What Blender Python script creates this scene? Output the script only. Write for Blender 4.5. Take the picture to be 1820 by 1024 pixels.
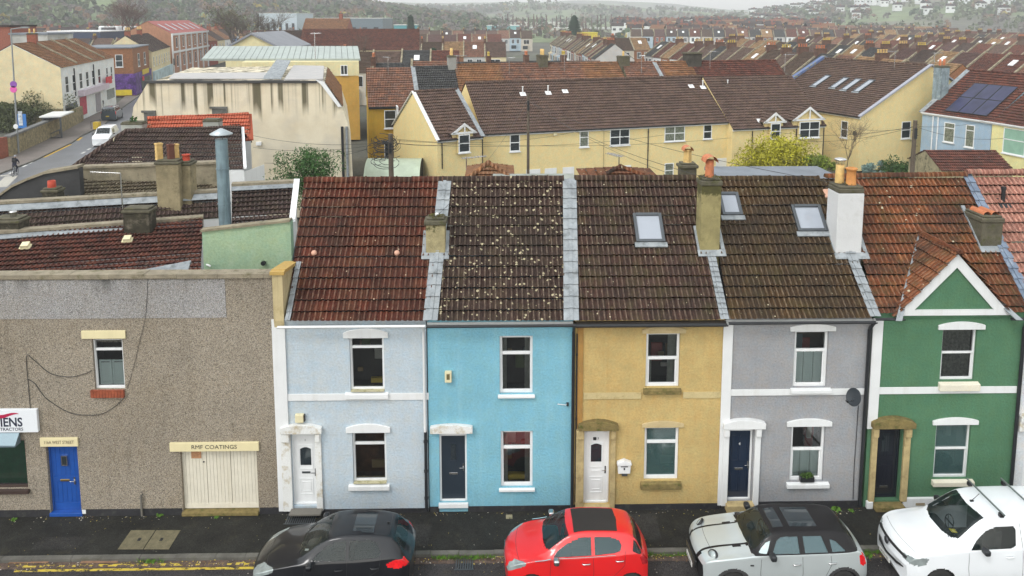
import bpy, bmesh, math, random
import numpy as np
from mathutils import Vector, Matrix, noise as mnoise
random.seed(7)
S = bpy.context.scene
for o in list(bpy.data.objects): bpy.data.objects.remove(o)
COL = S.collection
R = math.radians
# ------------------------------------------------------------ camera
F, PITCH, YAW = 1380.0, R(7.1), R(-1.05)
CAM = Vector((0, -20.6, 14.0)); Y0 = 202.0
cd = bpy.data.cameras.new('camera'); cam = bpy.data.objects.new('camera', cd); COL.objects.link(cam)
cd.sensor_width = 36; cd.lens = 36*F/1820; cd.shift_y = -(512-Y0)/1820
cd.clip_start = .5; cd.clip_end = 9000
cam.location = CAM; cam.rotation_euler = (math.pi/2-PITCH, 0, YAW)
S.camera = cam
# ------------------------------------------------------------ sky, sun, exposure
SUN_EL, SUN_AZ = R(50), R(222)      # azimuth: direction the light comes from, clockwise from +Y
w = bpy.data.worlds.new('World'); S.world = w; w.use_nodes = True
nt = w.node_tree; nt.nodes.clear()
sky = nt.nodes.new('ShaderNodeTexSky'); sky.sky_type = 'NISHITA'; sky.sun_disc = False
sky.sun_elevation = SUN_EL; sky.sun_rotation = SUN_AZ
sky.air_density = 3.5; sky.dust_density = 1.0; sky.ozone_density = 1.0
hs = nt.nodes.new('ShaderNodeHueSaturation'); hs.inputs['Saturation'].default_value = .16
bg = nt.nodes.new('ShaderNodeBackground'); bg.inputs['Strength'].default_value = .15
wo = nt.nodes.new('ShaderNodeOutputWorld')
nt.links.new(sky.outputs[0], hs.inputs['Color']); nt.links.new(hs.outputs[0], bg.inputs['Color']); nt.links.new(bg.outputs[0], wo.inputs['Surface'])
ld = bpy.data.lights.new('sun', 'SUN'); ld.energy = 0.6; ld.angle = R(16); ld.color = (1, .98, .96)
sun = bpy.data.objects.new('sun', ld); COL.objects.link(sun)
sd = Vector((math.sin(SUN_AZ)*math.cos(SUN_EL), math.cos(SUN_AZ)*math.cos(SUN_EL), math.sin(SUN_EL)))
sun.rotation_euler = sd.to_track_quat('Z', 'Y').to_euler()
S.view_settings.view_transform = 'Standard'; S.view_settings.look = 'None'
S.view_settings.exposure = 1.10; S.view_settings.gamma = 1
# ------------------------------------------------------------ pixel rays -> world points on real planes
def ray(px, py):
    x = (px-910)/F; y = -(py-Y0)/F
    f = Vector((x, math.cos(PITCH)+y*math.sin(PITCH), -math.sin(PITCH)+y*math.cos(PITCH)))
    c, s = math.cos(YAW), math.sin(YAW)
    return Vector((c*f.x-s*f.y, s*f.x+c*f.y, f.z))
def at_z(px, py, z=0.):
    r = ray(px, py); return CAM + r*((z-CAM.z)/r.z)
def at_y(px, py, Y=0.):
    r = ray(px, py); return CAM + r*((Y-CAM.y)/r.y)
def on_plane(px, py, p, n):
    r = ray(px, py); return CAM + r*((p-CAM).dot(n)/r.dot(n))
def on_wall(px, py, A, B, off=0.):
    d = (B-A); n = Vector((d.y, -d.x, 0)).normalized()
    if (CAM-A).dot(n) < 0: n = -n
    return on_plane(px, py, A+n*off, n)
# ------------------------------------------------------------ tagging
def tag(o, label=None, cat=None, group=None, kind=None):
    if label: o['label'] = label
    if cat: o['category'] = cat
    if group: o['group'] = group
    if kind: o['kind'] = kind
    return o
def thing(name, label, cat, loc=(0,0,0), rz=0, group=None):
    o = bpy.data.objects.new(name, None); COL.objects.link(o)
    o.empty_display_size = .2
    o.location = loc; o.rotation_euler = (0,0,rz)
    return tag(o, label, cat, group)
def copy_tree(o, parent=None):
    c = o.copy(); COL.objects.link(c)
    if parent: c.parent = parent
    for ch in KIDS.get(o.name, []):
        copy_tree(ch, c)
    return c
KIDS = {}
class MB:
    """collects faces with per-face material slot and uv"""
    def __init__(s): s.v=[]; s.f=[]; s.m=[]; s.uv=[]; s.sm=[]
    def face(s, pts, m=0, uv=None, smooth=False):
        b=len(s.v); s.v.extend([tuple(p) for p in pts]); s.f.append(tuple(range(b,b+len(pts))))
        s.m.append(m); s.uv.append(uv); s.sm.append(smooth)
    def grid(s, P, m=0, smooth=True, close=False, uvf=None):
        b=len(s.v); n=len(P); k=len(P[0])
        for r_ in P: s.v.extend([tuple(p) for p in r_])
        for i in range(n-1):
            for j in range(k if close else k-1):
                j2=(j+1)%k
                s.f.append((b+i*k+j, b+i*k+j2, b+(i+1)*k+j2, b+(i+1)*k+j)); s.m.append(m); s.uv.append(None); s.sm.append(smooth)
    def box(s, x0,x1,y0,y1,z0,z1, m=0, M=None, skip=()):
        c=[Vector((x,y,z)) for z in (z0,z1) for y in (y0,y1) for x in (x0,x1)]
        if M is not None: c=[M@p for p in c]
        fs={'b':(0,2,3,1),'t':(4,5,7,6),'f':(0,1,5,4),'k':(2,6,7,3),'l':(0,4,6,2),'r':(1,3,7,5)}
        for k,q in fs.items():
            if k not in skip: s.face([c[i] for i in q], m)
    def slab(s, pts, d, m=0):
        """polygon pts thickened by vector d"""
        pts=[Vector(p) for p in pts]; d=Vector(d); q=[p+d for p in pts]
        s.face(pts[::-1], m); s.face(q, m); n=len(pts)
        for i in range(n):
            j=(i+1)%n; s.face([pts[i],pts[j],q[j],q[i]], m)
    def tube(s, path, r, n=8, m=0, r1=None, caps=True, smooth=True):
        path=[Vector(p) for p in path]; rings=[]; K=len(path)
        for i,p in enumerate(path):
            t=(path[min(i+1,K-1)]-path[max(i-1,0)]).normalized()
            up=Vector((0,0,1)) if abs(t.z)<.95 else Vector((1,0,0))
            a=t.cross(up).normalized(); b=t.cross(a)
            rr=r if r1 is None else r+(r1-r)*i/max(1,K-1)
            rings.append([p+a*(math.cos(2*math.pi*k/n)*rr)+b*(math.sin(2*math.pi*k/n)*rr) for k in range(n)])
        s.grid(rings, m, smooth, close=True)
        if caps: s.face(rings[0][::-1], m); s.face(rings[-1], m)
    def lathe(s, prof, c=(0,0,0), n=16, m=0, ax='z', smooth=True):
        c=Vector(c); rings=[]
        for rr,h in prof:
            ring=[]
            for k in range(n):
                a=2*math.pi*k/n
                if ax=='z': ring.append(c+Vector((math.cos(a)*rr, math.sin(a)*rr, h)))
                elif ax=='y': ring.append(c+Vector((math.cos(a)*rr, h, math.sin(a)*rr)))
                else: ring.append(c+Vector((h, math.cos(a)*rr, math.sin(a)*rr)))
            rings.append(ring)
        s.grid(rings, m, smooth, close=True); s.face(rings[0][::-1], m); s.face(rings[-1], m)
    def build(s, name, mats, parent=None, world=True):
        me=bpy.data.meshes.new(name)
        V=s.v
        off=Vector((0,0,0))
        o=bpy.data.objects.new(name, me); COL.objects.link(o)
        if parent is not None:
            o.parent=parent
            if world:
                top=parent
                inv=ROOTM(parent)
                V=[tuple(inv@Vector(p)) for p in V]
            KIDS.setdefault(parent.name, []).append(o)
        me.from_pydata(V, [], s.f)
        if not isinstance(mats,(list,tuple)): mats=[mats]
        for m_ in mats: me.materials.append(m_)
        me.polygons.foreach_set('material_index', s.m); me.polygons.foreach_set('use_smooth', s.sm)
        if any(u is not None for u in s.uv):
            L=me.uv_layers.new(name='UVMap'); arr=[]
            for f,u in zip(s.f,s.uv):
                if u is None: arr.extend([0.,0.]*len(f))
                else:
                    for a in u: arr.extend((a[0],a[1]))
            L.data.foreach_set('uv', arr)
        me.update()
        return o
def ROOTM(o):
    """inverse world matrix of a part's parent (parts sit at identity under their thing)"""
    M=Matrix.Identity(4)
    while o is not None:
        M = Matrix.LocRotScale(o.location, o.rotation_euler, o.scale) @ M
        o=o.parent
    return M.inverted()
def weld(o, d=.0005):
    bm=bmesh.new(); bm.from_mesh(o.data); bmesh.ops.remove_doubles(bm, verts=bm.verts, dist=d); bm.to_mesh(o.data); bm.free(); return o
def bevel(o, wd=.01, seg=2, ang=35):
    m=o.modifiers.new('bevel','BEVEL'); m.width=wd; m.segments=seg; m.limit_method='ANGLE'; m.angle_limit=R(ang)
    return o
def bx(name, mats, parent, x0,x1,y0,y1,z0,z1, M=None, bev=0, world=True):
    b=MB(); b.box(x0,x1,y0,y1,z0,z1,M=M); o=b.build(name,mats,parent,world)
    if bev: weld(o); bevel(o,bev)
    return o
# ------------------------------------------------------------ materials
MATS={}
def _new(name):
    m=bpy.data.materials.new(name); m.use_nodes=True; t=m.node_tree; t.nodes.clear()
    out=t.nodes.new('ShaderNodeOutputMaterial'); p=t.nodes.new('ShaderNodeBsdfPrincipled'); t.links.new(p.outputs[0],out.inputs['Surface'])
    return m,t,p
def C4(c): return (c[0],c[1],c[2],1)
def N(t, typ, **kw):
    n=t.nodes.new(typ)
    for k,v in kw.items():
        if k.startswith('_'): n.inputs[k[1:].replace('_',' ')].default_value=v
        else: setattr(n,k,v)
    return n
def noise(t, vec, scale, detail=4, rough=.55, sc3=None):
    if sc3:
        mp=N(t,'ShaderNodeMapping'); mp.inputs['Scale'].default_value=sc3; t.links.new(vec,mp.inputs['Vector']); vec=mp.outputs[0]
    n=N(t,'ShaderNodeTexNoise'); n.inputs['Scale'].default_value=scale; n.inputs['Detail'].default_value=detail; n.inputs['Roughness'].default_value=rough
    t.links.new(vec,n.inputs['Vector']); return n.outputs['Fac']
def ramp(t, fac, stops, const=False):
    r=N(t,'ShaderNodeValToRGB'); e=r.color_ramp.elements
    if const: r.color_ramp.interpolation='CONSTANT'
    while len(e)<len(stops): e.new(.5)
    for i,(p,c) in enumerate(stops):
        e[i].position=p; e[i].color=C4(c) if not isinstance(c,(int,float)) else (c,c,c,1)
    t.links.new(fac,r.inputs['Fac']); return r.outputs['Color']
def mix(t, a, b, fac, mode='MIX'):
    m=N(t,'ShaderNodeMix',data_type='RGBA',blend_type=mode)
    for sock,v in ((0,fac),(6,a),(7,b)):
        if hasattr(v,'links'): t.links.new(v,m.inputs[sock])
        else: m.inputs[sock].default_value = v if sock==0 else C4(v)
    return m.outputs[2]
def mth(t, op, a, b=0., c=None):
    m=N(t,'ShaderNodeMath',operation=op)
    for i,v in enumerate((a,b,c)):
        if v is None: continue
        if hasattr(v,'links'): t.links.new(v,m.inputs[i])
        else: m.inputs[i].default_value=v
    return m.outputs[0]
def bump(t, p, h, dist, strength=1.):
    b=N(t,'ShaderNodeBump'); b.inputs['Strength'].default_value=strength; b.inputs['Distance'].default_value=dist
    t.links.new(h,b.inputs['Height']); t.links.new(b.outputs[0],p.inputs['Normal']); return b
def sc(c,k): return (min(1,c[0]*k),min(1,c[1]*k),min(1,c[2]*k))
def lerp3(a,b,k): return tuple(a[i]+(b[i]-a[i])*k for i in range(3))
def M_(name, col, rough=.6, var=.12, vs=1.5, grain=.1, gs=60, bmp=.004, bs=40, streak=0., scol=(.12,.11,.09), stain=0., tcol=(.2,.17,.1), tz=1., metal=0., coat=0., spec=.4, ztop=None, zh=.5, chroma=0):
    """general surface: base colour, large blotches, fine grain, rain streaks, stains, bump"""
    if name in MATS: return MATS[name]
    m,t,p=_new(name); tc=N(t,'ShaderNodeTexCoord').outputs['Object']
    c=mix(t, sc(col,1-var), sc(col,1+var), ramp(t,noise(t,tc,vs,5,.6),[(.3,0.),(.7,1.)]))
    if chroma:
        c=mix(t,c,ramp(t,noise(t,tc,2.6,8,.75),[(.34,(1-chroma*.9,1+chroma*.2,1+chroma)),(.5,(1,1,1)),(.66,(1+chroma,1,1-chroma*1.1))]),1.,'MULTIPLY')
    if grain: c=mix(t, c, ramp(t,noise(t,tc,gs,3,.7),[(.3,1-grain*2.2),(.7,1+0*grain)]), 1., 'MULTIPLY')
    if streak:
        f=ramp(t,noise(t,tc,3.,5,.65,(1.6,1.6,.13)),[(.50,0.),(.75,1.)])
        c=mix(t,c,scol,mth(t,'MULTIPLY',f,streak))
    if stain:
        f=ramp(t,noise(t,tc,tz,6,.7),[(.52,0.),(.68,1.)])
        c=mix(t,c,tcol,mth(t,'MULTIPLY',f,stain))
    if ztop:
        sz=N(t,'ShaderNodeSeparateXYZ'); t.links.new(tc,sz.inputs[0]); f=ramp(t,mth(t,'ADD',mth(t,'DIVIDE',mth(t,'SUBTRACT',sz.outputs[2],ztop-zh),zh),mth(t,'MULTIPLY',mth(t,'SUBTRACT',noise(t,tc,4.5,5,.65),.5),2.6)),[(.35,0.),(.62,1.)]); c=mix(t,c,mix(t,(.018,.017,.010),(.09,.085,.02),noise(t,tc,9,4)),mth(t,'MULTIPLY',f,.93))
    t.links.new(c,p.inputs['Base Color'])
    p.inputs['Roughness'].default_value=rough; p.inputs['Metallic'].default_value=metal
    p.inputs['Specular IOR Level'].default_value=spec; p.inputs['Coat Weight'].default_value=coat; p.inputs['Coat Roughness'].default_value=.05
    if bmp: bump(t,p,noise(t,tc,bs,4,.6),bmp)
    MATS[name]=m; return m
def tilemat(name, cols, moss=.25, mosscol=(.10,.10,.035), lichen=0., lichcol=(.62,.56,.40), lsc=5., dark=.35, rolls=True, tw=.3, g=.34, rough=.75, tmix=.55, wear_highlight_col=(.30,.24,.18), wear_highlight=.5, gain=1.):
    if name in MATS: return MATS[name]
    m,t,p=_new(name); uv=N(t,'ShaderNodeUVMap').outputs[0]
    vm=N(t,'ShaderNodeVectorMath',operation='DIVIDE'); vm.inputs[1].default_value=(tw,g,1); t.links.new(uv,vm.inputs[0])
    fl=N(t,'ShaderNodeVectorMath',operation='FLOOR'); t.links.new(vm.outputs[0],fl.inputs[0])
    wn=N(t,'ShaderNodeTexWhiteNoise',noise_dimensions='2D'); t.links.new(fl.outputs[0],wn.inputs['Vector'])
    k=len(cols); c=ramp(t,wn.outputs['Value'],[((i+.5)/k,cc) for i,cc in enumerate(cols)]); c=mix(t,c,tuple(sum(q[i] for q in cols)/k for i in range(3)),tmix)
    big=noise(t,uv,.55,5,.65); c=mix(t,c,ramp(t,noise(t,uv,1.3,5,.7),[(.3,.62),(.7,1.25)]),1.,'MULTIPLY')
    fine=noise(t,uv,9.,4,.75,(3.2,.8,1)); c=mix(t,c,ramp(t,fine,[(.32,.36),(.5,.95),(.68,1.6)]),1.,'MULTIPLY')
    gr=noise(t,uv,75.,3,.8); c=mix(t,c,ramp(t,gr,[(.3,.6),(.7,1.35)]),1.,'MULTIPLY')
    c=mix(t,c,(gain,gain,gain),1.,'MULTIPLY')
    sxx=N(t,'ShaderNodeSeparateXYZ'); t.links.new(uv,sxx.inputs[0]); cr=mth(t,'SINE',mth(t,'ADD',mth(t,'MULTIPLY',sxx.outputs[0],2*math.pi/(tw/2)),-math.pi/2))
    wf=mth(t,'MULTIPLY',ramp(t,cr,[(.55,0.),(.95,1.)]),ramp(t,noise(t,uv,11,4,.8,(2.,.8,1)),[(.42,0.),(.62,1.)])); c=mix(t,c,lerp3(wear_highlight_col,(.5,.45,.38),.0),mth(t,'MULTIPLY',wf,wear_highlight))  # lighter roll crowns: wear plus rib highlights painted into the tile colour
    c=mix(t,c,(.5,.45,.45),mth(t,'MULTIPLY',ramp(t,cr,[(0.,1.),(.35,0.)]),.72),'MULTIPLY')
    if moss: c=mix(t,c,mosscol,mth(t,'MULTIPLY',ramp(t,noise(t,uv,1.7,7,.75),[(.48,0.),(.72,1.)]),moss))
    if dark: c=mix(t,c,(.028,.024,.022),mth(t,'MULTIPLY',ramp(t,big,[(.42,0.),(.66,1.)]),dark))
    if lichen:
        v=N(t,'ShaderNodeTexVoronoi'); v.inputs['Scale'].default_value=lsc; v.inputs['Randomness'].default_value=1
        ad=N(t,'ShaderNodeVectorMath',operation='ADD'); nz=N(t,'ShaderNodeTexNoise'); nz.inputs['Scale'].default_value=14
        t.links.new(uv,nz.inputs['Vector']); s_=N(t,'ShaderNodeVectorMath',operation='SCALE'); s_.inputs['Scale'].default_value=.045
        t.links.new(nz.outputs['Color'],s_.inputs[0]); t.links.new(uv,ad.inputs[0]); t.links.new(s_.outputs[0],ad.inputs[1]); t.links.new(ad.outputs[0],v.inputs['Vector'])
        sepc=N(t,'ShaderNodeSeparateColor'); t.links.new(v.outputs['Color'],sepc.inputs[0])
        rad=mth(t,'MULTIPLY',sepc.outputs[0],.12+lichen*.26)
        keep=mth(t,'LESS_THAN',sepc.outputs[1],.12+lichen*.7)
        f=mth(t,'MULTIPLY',mth(t,'LESS_THAN',v.outputs['Distance'],rad),keep)
        c=mix(t,c,mix(t,lichcol,sc(lichcol,.55),noise(t,uv,25,2)),f)
    t.links.new(c,p.inputs['Base Color']); p.inputs['Roughness'].default_value=.92; p.inputs['Specular IOR Level'].default_value=.12
    h=mth(t,'MULTIPLY',noise(t,uv,55,3,.7),.25)
    if rolls:
        sx=N(t,'ShaderNodeSeparateXYZ'); t.links.new(uv,sx.inputs[0])
        wv=mth(t,'SINE',mth(t,'MULTIPLY',sx.outputs[0],2*math.pi/(tw/2)))
        h=mth(t,'ADD',h,wv)
    bump(t,p,h,.014 if rolls else .02)
    MATS[name]=m; return m
def glassmat(name, tint=(.02,.03,.035), rough=.03, trans=.88, ior=1.62):
    if name in MATS: return MATS[name]
    m=bpy.data.materials.new(name); m.use_nodes=True; t=m.node_tree; t.nodes.clear()
    out=N(t,'ShaderNodeOutputMaterial'); g=N(t,'ShaderNodeBsdfGlossy'); g.inputs['Roughness'].default_value=rough; g.inputs['Color'].default_value=(1,1,1,1)
    tr=N(t,'ShaderNodeBsdfTransparent'); tr.inputs['Color'].default_value=(.8+tint[0],.84+tint[1],.84+tint[2],1)
    df=N(t,'ShaderNodeBsdfPrincipled'); df.inputs['Base Color'].default_value=C4(tint); df.inputs['Roughness'].default_value=.2
    m1=N(t,'ShaderNodeMixShader'); m1.inputs[0].default_value=1-trans; t.links.new(tr.outputs[0],m1.inputs[1]); t.links.new(df.outputs[0],m1.inputs[2])
    fr=N(t,'ShaderNodeFresnel'); fr.inputs['IOR'].default_value=ior
    m2=N(t,'ShaderNodeMixShader'); t.links.new(fr.outputs[0],m2.inputs[0]); t.links.new(m1.outputs[0],m2.inputs[1]); t.links.new(g.outputs[0],m2.inputs[2])
    nn=N(t,'ShaderNodeBump'); nn.inputs['Distance'].default_value=.003; nn.inputs['Strength'].default_value=.3
    tc=N(t,'ShaderNodeTexCoord').outputs['Object']; t.links.new(noise(t,tc,1.6,2),nn.inputs['Height']); t.links.new(nn.outputs[0],g.inputs['Normal'])
    t.links.new(m2.outputs[0],out.inputs['Surface']); MATS[name]=m; return m
def pebble(name, base, dark, light, scale=42, ztop=None):
    m,t,p=_new(name); tc=N(t,'ShaderNodeTexCoord').outputs['Object']
    v=N(t,'ShaderNodeTexVoronoi'); v.inputs['Scale'].default_value=scale; t.links.new(tc,v.inputs['Vector'])
    s_=N(t,'ShaderNodeSeparateColor'); t.links.new(v.outputs['Color'],s_.inputs[0])
    c=ramp(t,s_.outputs[0],[(.0,dark),(.22,base),(.6,base),(.85,light),(1.,lerp3(base,(.32,.22,.12),.6))])
    c=mix(t,c,ramp(t,noise(t,tc,.7,5,.6),[(.3,.80),(.7,1.12)]),1.,'MULTIPLY')
    c=mix(t,c,ramp(t,noise(t,tc,2.2,4,.6,(1.3,1,.15)),[(.55,1.),(.85,.7)]),1.,'MULTIPLY')
    c=mix(t,c,ramp(t,v.outputs['Distance'],[(.35,1.),(.75,.55)]),1.,'MULTIPLY')
    c=mix(t,c,(.70,.67,.62),mth(t,'MULTIPLY',ramp(t,noise(t,tc,.35,6,.7),[(.45,0.),(.62,1.)]),.75),'MULTIPLY')
    if ztop:
        sx=N(t,'ShaderNodeSeparateXYZ'); t.links.new(tc,sx.inputs[0]); f=mth(t,'MULTIPLY',ramp(t,noise(t,tc,1.9,3,.6,(1,1,.02)),[(.5,0.),(.66,1.)]),ramp(t,mth(t,'ADD',mth(t,'SUBTRACT',sx.outputs[2],ztop-.75),mth(t,'MULTIPLY',noise(t,tc,3,4),.3)),[(.25,0.),(.8,1.)])); c=mix(t,c,(.05,.05,.045),mth(t,'MULTIPLY',f,.85))
    t.links.new(c,p.inputs['Base Color']); p.inputs['Roughness'].default_value=.9
    bump(t,p,mth(t,'SUBTRACT',1.,v.outputs['Distance']),.012); MATS[name]=m; return m
# ------------------------------------------------------------ shared palette
WHITE=M_('white_paint',(.70,.715,.725),.45,var=.05,grain=.02,streak=.25,scol=(.42,.40,.34),bmp=.002)
UPVC=M_('white_plastic',(.73,.745,.755),.3,var=.03,grain=0,bmp=0,streak=.1)
CREAMP=M_('cream_paint',(.70,.64,.42),.5,var=.06,grain=.03,streak=.25,scol=(.35,.3,.2))
BLACKP=M_('black_plastic',(.02,.022,.025),.35,var=.2,grain=0,bmp=0)
LEAD=M_('lead_flashing',(.27,.295,.315),.6,var=.25,vs=3,grain=.06,bmp=.01,bs=12,stain=.75,tcol=(.11,.12,.12),tz=4,metal=.0,spec=.15,streak=.4,scol=(.42,.43,.42))
CEM=M_('mossy_cement',(.11,.10,.07),.95,var=.3,vs=4,grain=.12,bmp=.02,bs=25,stain=.9,tcol=(.07,.075,.02),tz=5)
CEML=M_('weathered_render',(.33,.29,.18),.9,var=.25,vs=3,grain=.1,bmp=.015,bs=25,stain=.95,tcol=(.035,.032,.015),tz=2.6,streak=.7,scol=(.06,.055,.02))
STONE=M_('bath_stone',(.46,.36,.18),.85,var=.2,vs=5,grain=.08,bmp=.01,bs=30,stain=.55,tcol=(.16,.11,.04),tz=4)
MOSST=M_('mossy_stone',(.21,.16,.06),.95,var=.3,vs=7,grain=.1,bmp=.02,bs=30,stain=.95,tcol=(.07,.08,.015),tz=6)
PLINTH=M_('bitumen_plinth',(.022,.022,.026),.7,var=.3,vs=3,grain=.1,stain=.3,tcol=(.1,.1,.08),tz=5)
TERRA=M_('terracotta',(.50,.17,.075),.7,var=.2,vs=6,grain=.06,stain=.5,tcol=(.18,.1,.06),tz=8,bmp=.005)
BUFF=M_('buff_clay',(.62,.42,.16),.7,var=.15,vs=6,grain=.05,stain=.5,tcol=(.25,.2,.08),tz=8,bmp=.005)
GLASS=glassmat('window_glass',ior=1.85); CARGL=glassmat('car_glass',(.015,.035,.037),.02,.75,1.42)
SKYL=M_('skylight_glass',(.30,.33,.38),.10,var=.03,grain=0,bmp=0,spec=.9)
GREYM=M_('grey_metal',(.09,.10,.11),.35,var=.1,grain=0,bmp=0,metal=.5)
DARKIN=M_('room_dark',(.05,.042,.036),.9,grain=0,bmp=0)
CURT=M_('net_curtain',(.42,.42,.38),.9,var=.15,vs=9,grain=.1,bmp=0)
SHUT=M_('shutter_white',(.84,.92,.91),.5,var=.04,grain=0,bmp=0)
BRICK=M_('brick_red',(.28,.09,.055),.85,var=.3,vs=5,grain=.1,stain=.4,tcol=(.12,.07,.05),tz=5,bmp=.01)
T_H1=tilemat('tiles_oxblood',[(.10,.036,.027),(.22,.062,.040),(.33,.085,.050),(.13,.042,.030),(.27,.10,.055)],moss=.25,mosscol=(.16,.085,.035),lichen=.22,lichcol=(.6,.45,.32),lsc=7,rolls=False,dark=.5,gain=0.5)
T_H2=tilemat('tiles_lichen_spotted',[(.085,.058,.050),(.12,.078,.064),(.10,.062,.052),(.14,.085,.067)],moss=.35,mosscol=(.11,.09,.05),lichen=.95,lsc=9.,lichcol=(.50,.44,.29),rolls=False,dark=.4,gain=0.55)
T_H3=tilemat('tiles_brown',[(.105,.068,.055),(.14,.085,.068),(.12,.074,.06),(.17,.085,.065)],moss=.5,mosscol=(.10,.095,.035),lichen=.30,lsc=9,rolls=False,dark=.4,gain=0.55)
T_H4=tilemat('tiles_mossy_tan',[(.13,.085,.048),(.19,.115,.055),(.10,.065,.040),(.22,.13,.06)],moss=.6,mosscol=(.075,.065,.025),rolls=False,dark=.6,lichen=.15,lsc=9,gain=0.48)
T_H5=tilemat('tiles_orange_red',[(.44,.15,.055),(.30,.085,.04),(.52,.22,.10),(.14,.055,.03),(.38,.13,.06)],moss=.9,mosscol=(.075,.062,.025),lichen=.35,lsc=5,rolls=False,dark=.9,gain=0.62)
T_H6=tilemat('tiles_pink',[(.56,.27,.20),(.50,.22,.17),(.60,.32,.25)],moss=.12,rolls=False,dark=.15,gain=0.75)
GLASSDK=M_('dark_glass',(.02,.028,.034),.06,var=.1,grain=0,bmp=0,spec=1.)
# ------------------------------------------------------------ tiled roof planes
PR=[(0,0),(.22,.0),(.36,.026),(.5,.036),(.64,.026),(.78,.0)]
def clip(poly, a, b, c):
    """keep a*u+b*v>=c"""
    out=[]; n=len(poly)
    for i in range(n):
        p,q=poly[i],poly[(i+1)%n]; dp=a*p[0]+b*p[1]-c; dq=a*q[0]+b*q[1]-c
        if dp>=0: out.append(p)
        if (dp>=0)!=(dq>=0):
            k=dp/(dp-dq); out.append((p[0]+(q[0]-p[0])*k,p[1]+(q[1]-p[1])*k))
    return out
def tiles(mb, O, e, s, poly, mode='roll', tw=.3, g=.34, th=.062, m=0, seed=0, du=0, dv=0):
    """poly: convex, in metres (u along eave e, v up slope s) from O"""
    n=e.cross(s).normalized()
    if n.z<0: n=-n
    rnd=random.Random(seed)
    us=[p[0] for p in poly]; vs=[p[1] for p in poly]
    P3=lambda u,v,h: O+e*u+s*v+n*h
    jit={}
    def J(i,k):
        if (i,k) not in jit: jit[(i,k)]=(rnd.uniform(-.008,.008),rnd.uniform(-.003,.004))
        return jit[(i,k)]
    k0=math.floor(min(vs)/g); k1=math.ceil(max(vs)/g)
    for k in range(k0,k1):
        band=clip(clip(poly,0,1,k*g),0,-1,-(k+1)*g)
        if len(band)<3: continue
        if mode=='step':
            hh=lambda v: th*(1-(v-k*g)/g)+.004
            mb.face([P3(u,v,hh(v)) for u,v in band],m,[(u+du,v+dv) for u,v in band])
            lo=[p for p in band if abs(p[1]-k*g)<1e-6]
            if len(lo)>=2:
                a=min(lo);b=max(lo)
                mb.face([P3(a[0],a[1],hh(a[1])),P3(a[0],a[1]+.03,-.005),P3(b[0],b[1]+.03,-.005),P3(b[0],b[1],hh(b[1]))],m,[(a[0]+du,a[1]+dv),(a[0]+du,a[1]+.01+dv),(b[0]+du,b[1]+.01+dv),(b[0]+du,b[1]+dv)])
            continue
        bu=[p[0] for p in band]; r0=math.floor(min(bu)/(tw/2)); r1=math.ceil(max(bu)/(tw/2))
        for r_ in range(r0,r1):
            dvj,dh=J(r_//2,k)
            if r_%2==1: dvj+=.0
            for q in range(6):
                fa,ha=PR[q]; fb,hb=PR[(q+1)%6] if q<5 else (1.,0.)
                ua=(r_+fa)*tw/2; ub=(r_+fb)*tw/2
                cell=clip(clip(band,1,0,ua),-1,0,-ub)
                if len(cell)<3: continue
                def H(u,v):
                    k_=(u-ua)/(ub-ua); return ha+(hb-ha)*k_ + th*(1-(v-k*g)/g)+.004+dh
                def V(v): return v+dvj*(1 if v-k*g<1e-4 else 0)
                mb.face([P3(u,V(v),H(u,v)) for u,v in cell],m,[(u+du,max(v,k*g+.004)+dv) for u,v in cell],True)
                lo=[p for p in cell if abs(p[1]-k*g)<1e-6]
                if len(lo)>=2:
                    a=min(lo);b=max(lo)
                    mb.face([P3(a[0],V(a[1]),H(*a)),P3(a[0],a[1]+.06,-.006),P3(b[0],b[1]+.06,-.006),P3(b[0],V(b[1]),H(*b))],m,[(a[0]+du,a[1]+.01+dv)]*4)
def uvof(p,O,e,s): d=p-O; return (d.dot(e),d.dot(s))
class Plane:
    def __init__(s,O,e,sl): s.O=Vector(O); s.e=Vector(e).normalized(); s.s=Vector(sl).normalized(); s.n=s.e.cross(s.s).normalized(); s.n = s.n if s.n.z>0 else -s.n
    def px(s,x,y,h=0): return on_plane(x,y,s.O+s.n*h,s.n)
    def uv(s,x,y,h=0): p=s.px(x,y,h); return uvof(p,s.O,s.e,s.s)
    def P(s,u,v,h=0): return s.O+s.e*u+s.s*v+s.n*h
    def M(s,u,v,h=0):
        p=s.P(u,v,h); M=Matrix((s.e,s.s,s.n)).transposed().to_4x4(); M.translation=p; return M
def skylight(root, PL, px0, py0, px1, py1, h=.11, frame=GREYM, name='skylight', w=None):
    """px rect roughly: left-top, right-bottom of the frame on the roof plane"""
    a=PL.uv(px0,py1,h); b=PL.uv(px1,py0,h)
    u0,u1=sorted((a[0],b[0])); v0,v1=sorted((a[1],b[1]))
    if w: um=(u0+u1)/2; u0,u1=um-w/2,um+w/2
    M=PL.M(0,0,0); t=.09 if u1-u0>.6 else .05
    mb=MB(); mb.box(u0,u0+t,v0,v1,-.02,h+.04,M=M); mb.box(u1-t,u1,v0,v1,-.02,h+.04,M=M); mb.box(u0+t,u1-t,v1-t,v1,-.02,h+.055,M=M); mb.box(u0+t,u1-t,v0,v0+t,-.02,h+.03,M=M)
    f=mb.build(name,frame,root); weld(f); bevel(f,.012)
    mb=MB(); mb.box(u0+t,u1-t,v0+t,v1-t,0,h,M=M); mb.build('pane',SKYL,f)
    mb=MB(); mb.box(u0-.05,u1+.05,v0-.16,v0-.003,.05,.10,M=M); mb.build('flashing',LEAD,f)
    return f
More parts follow.
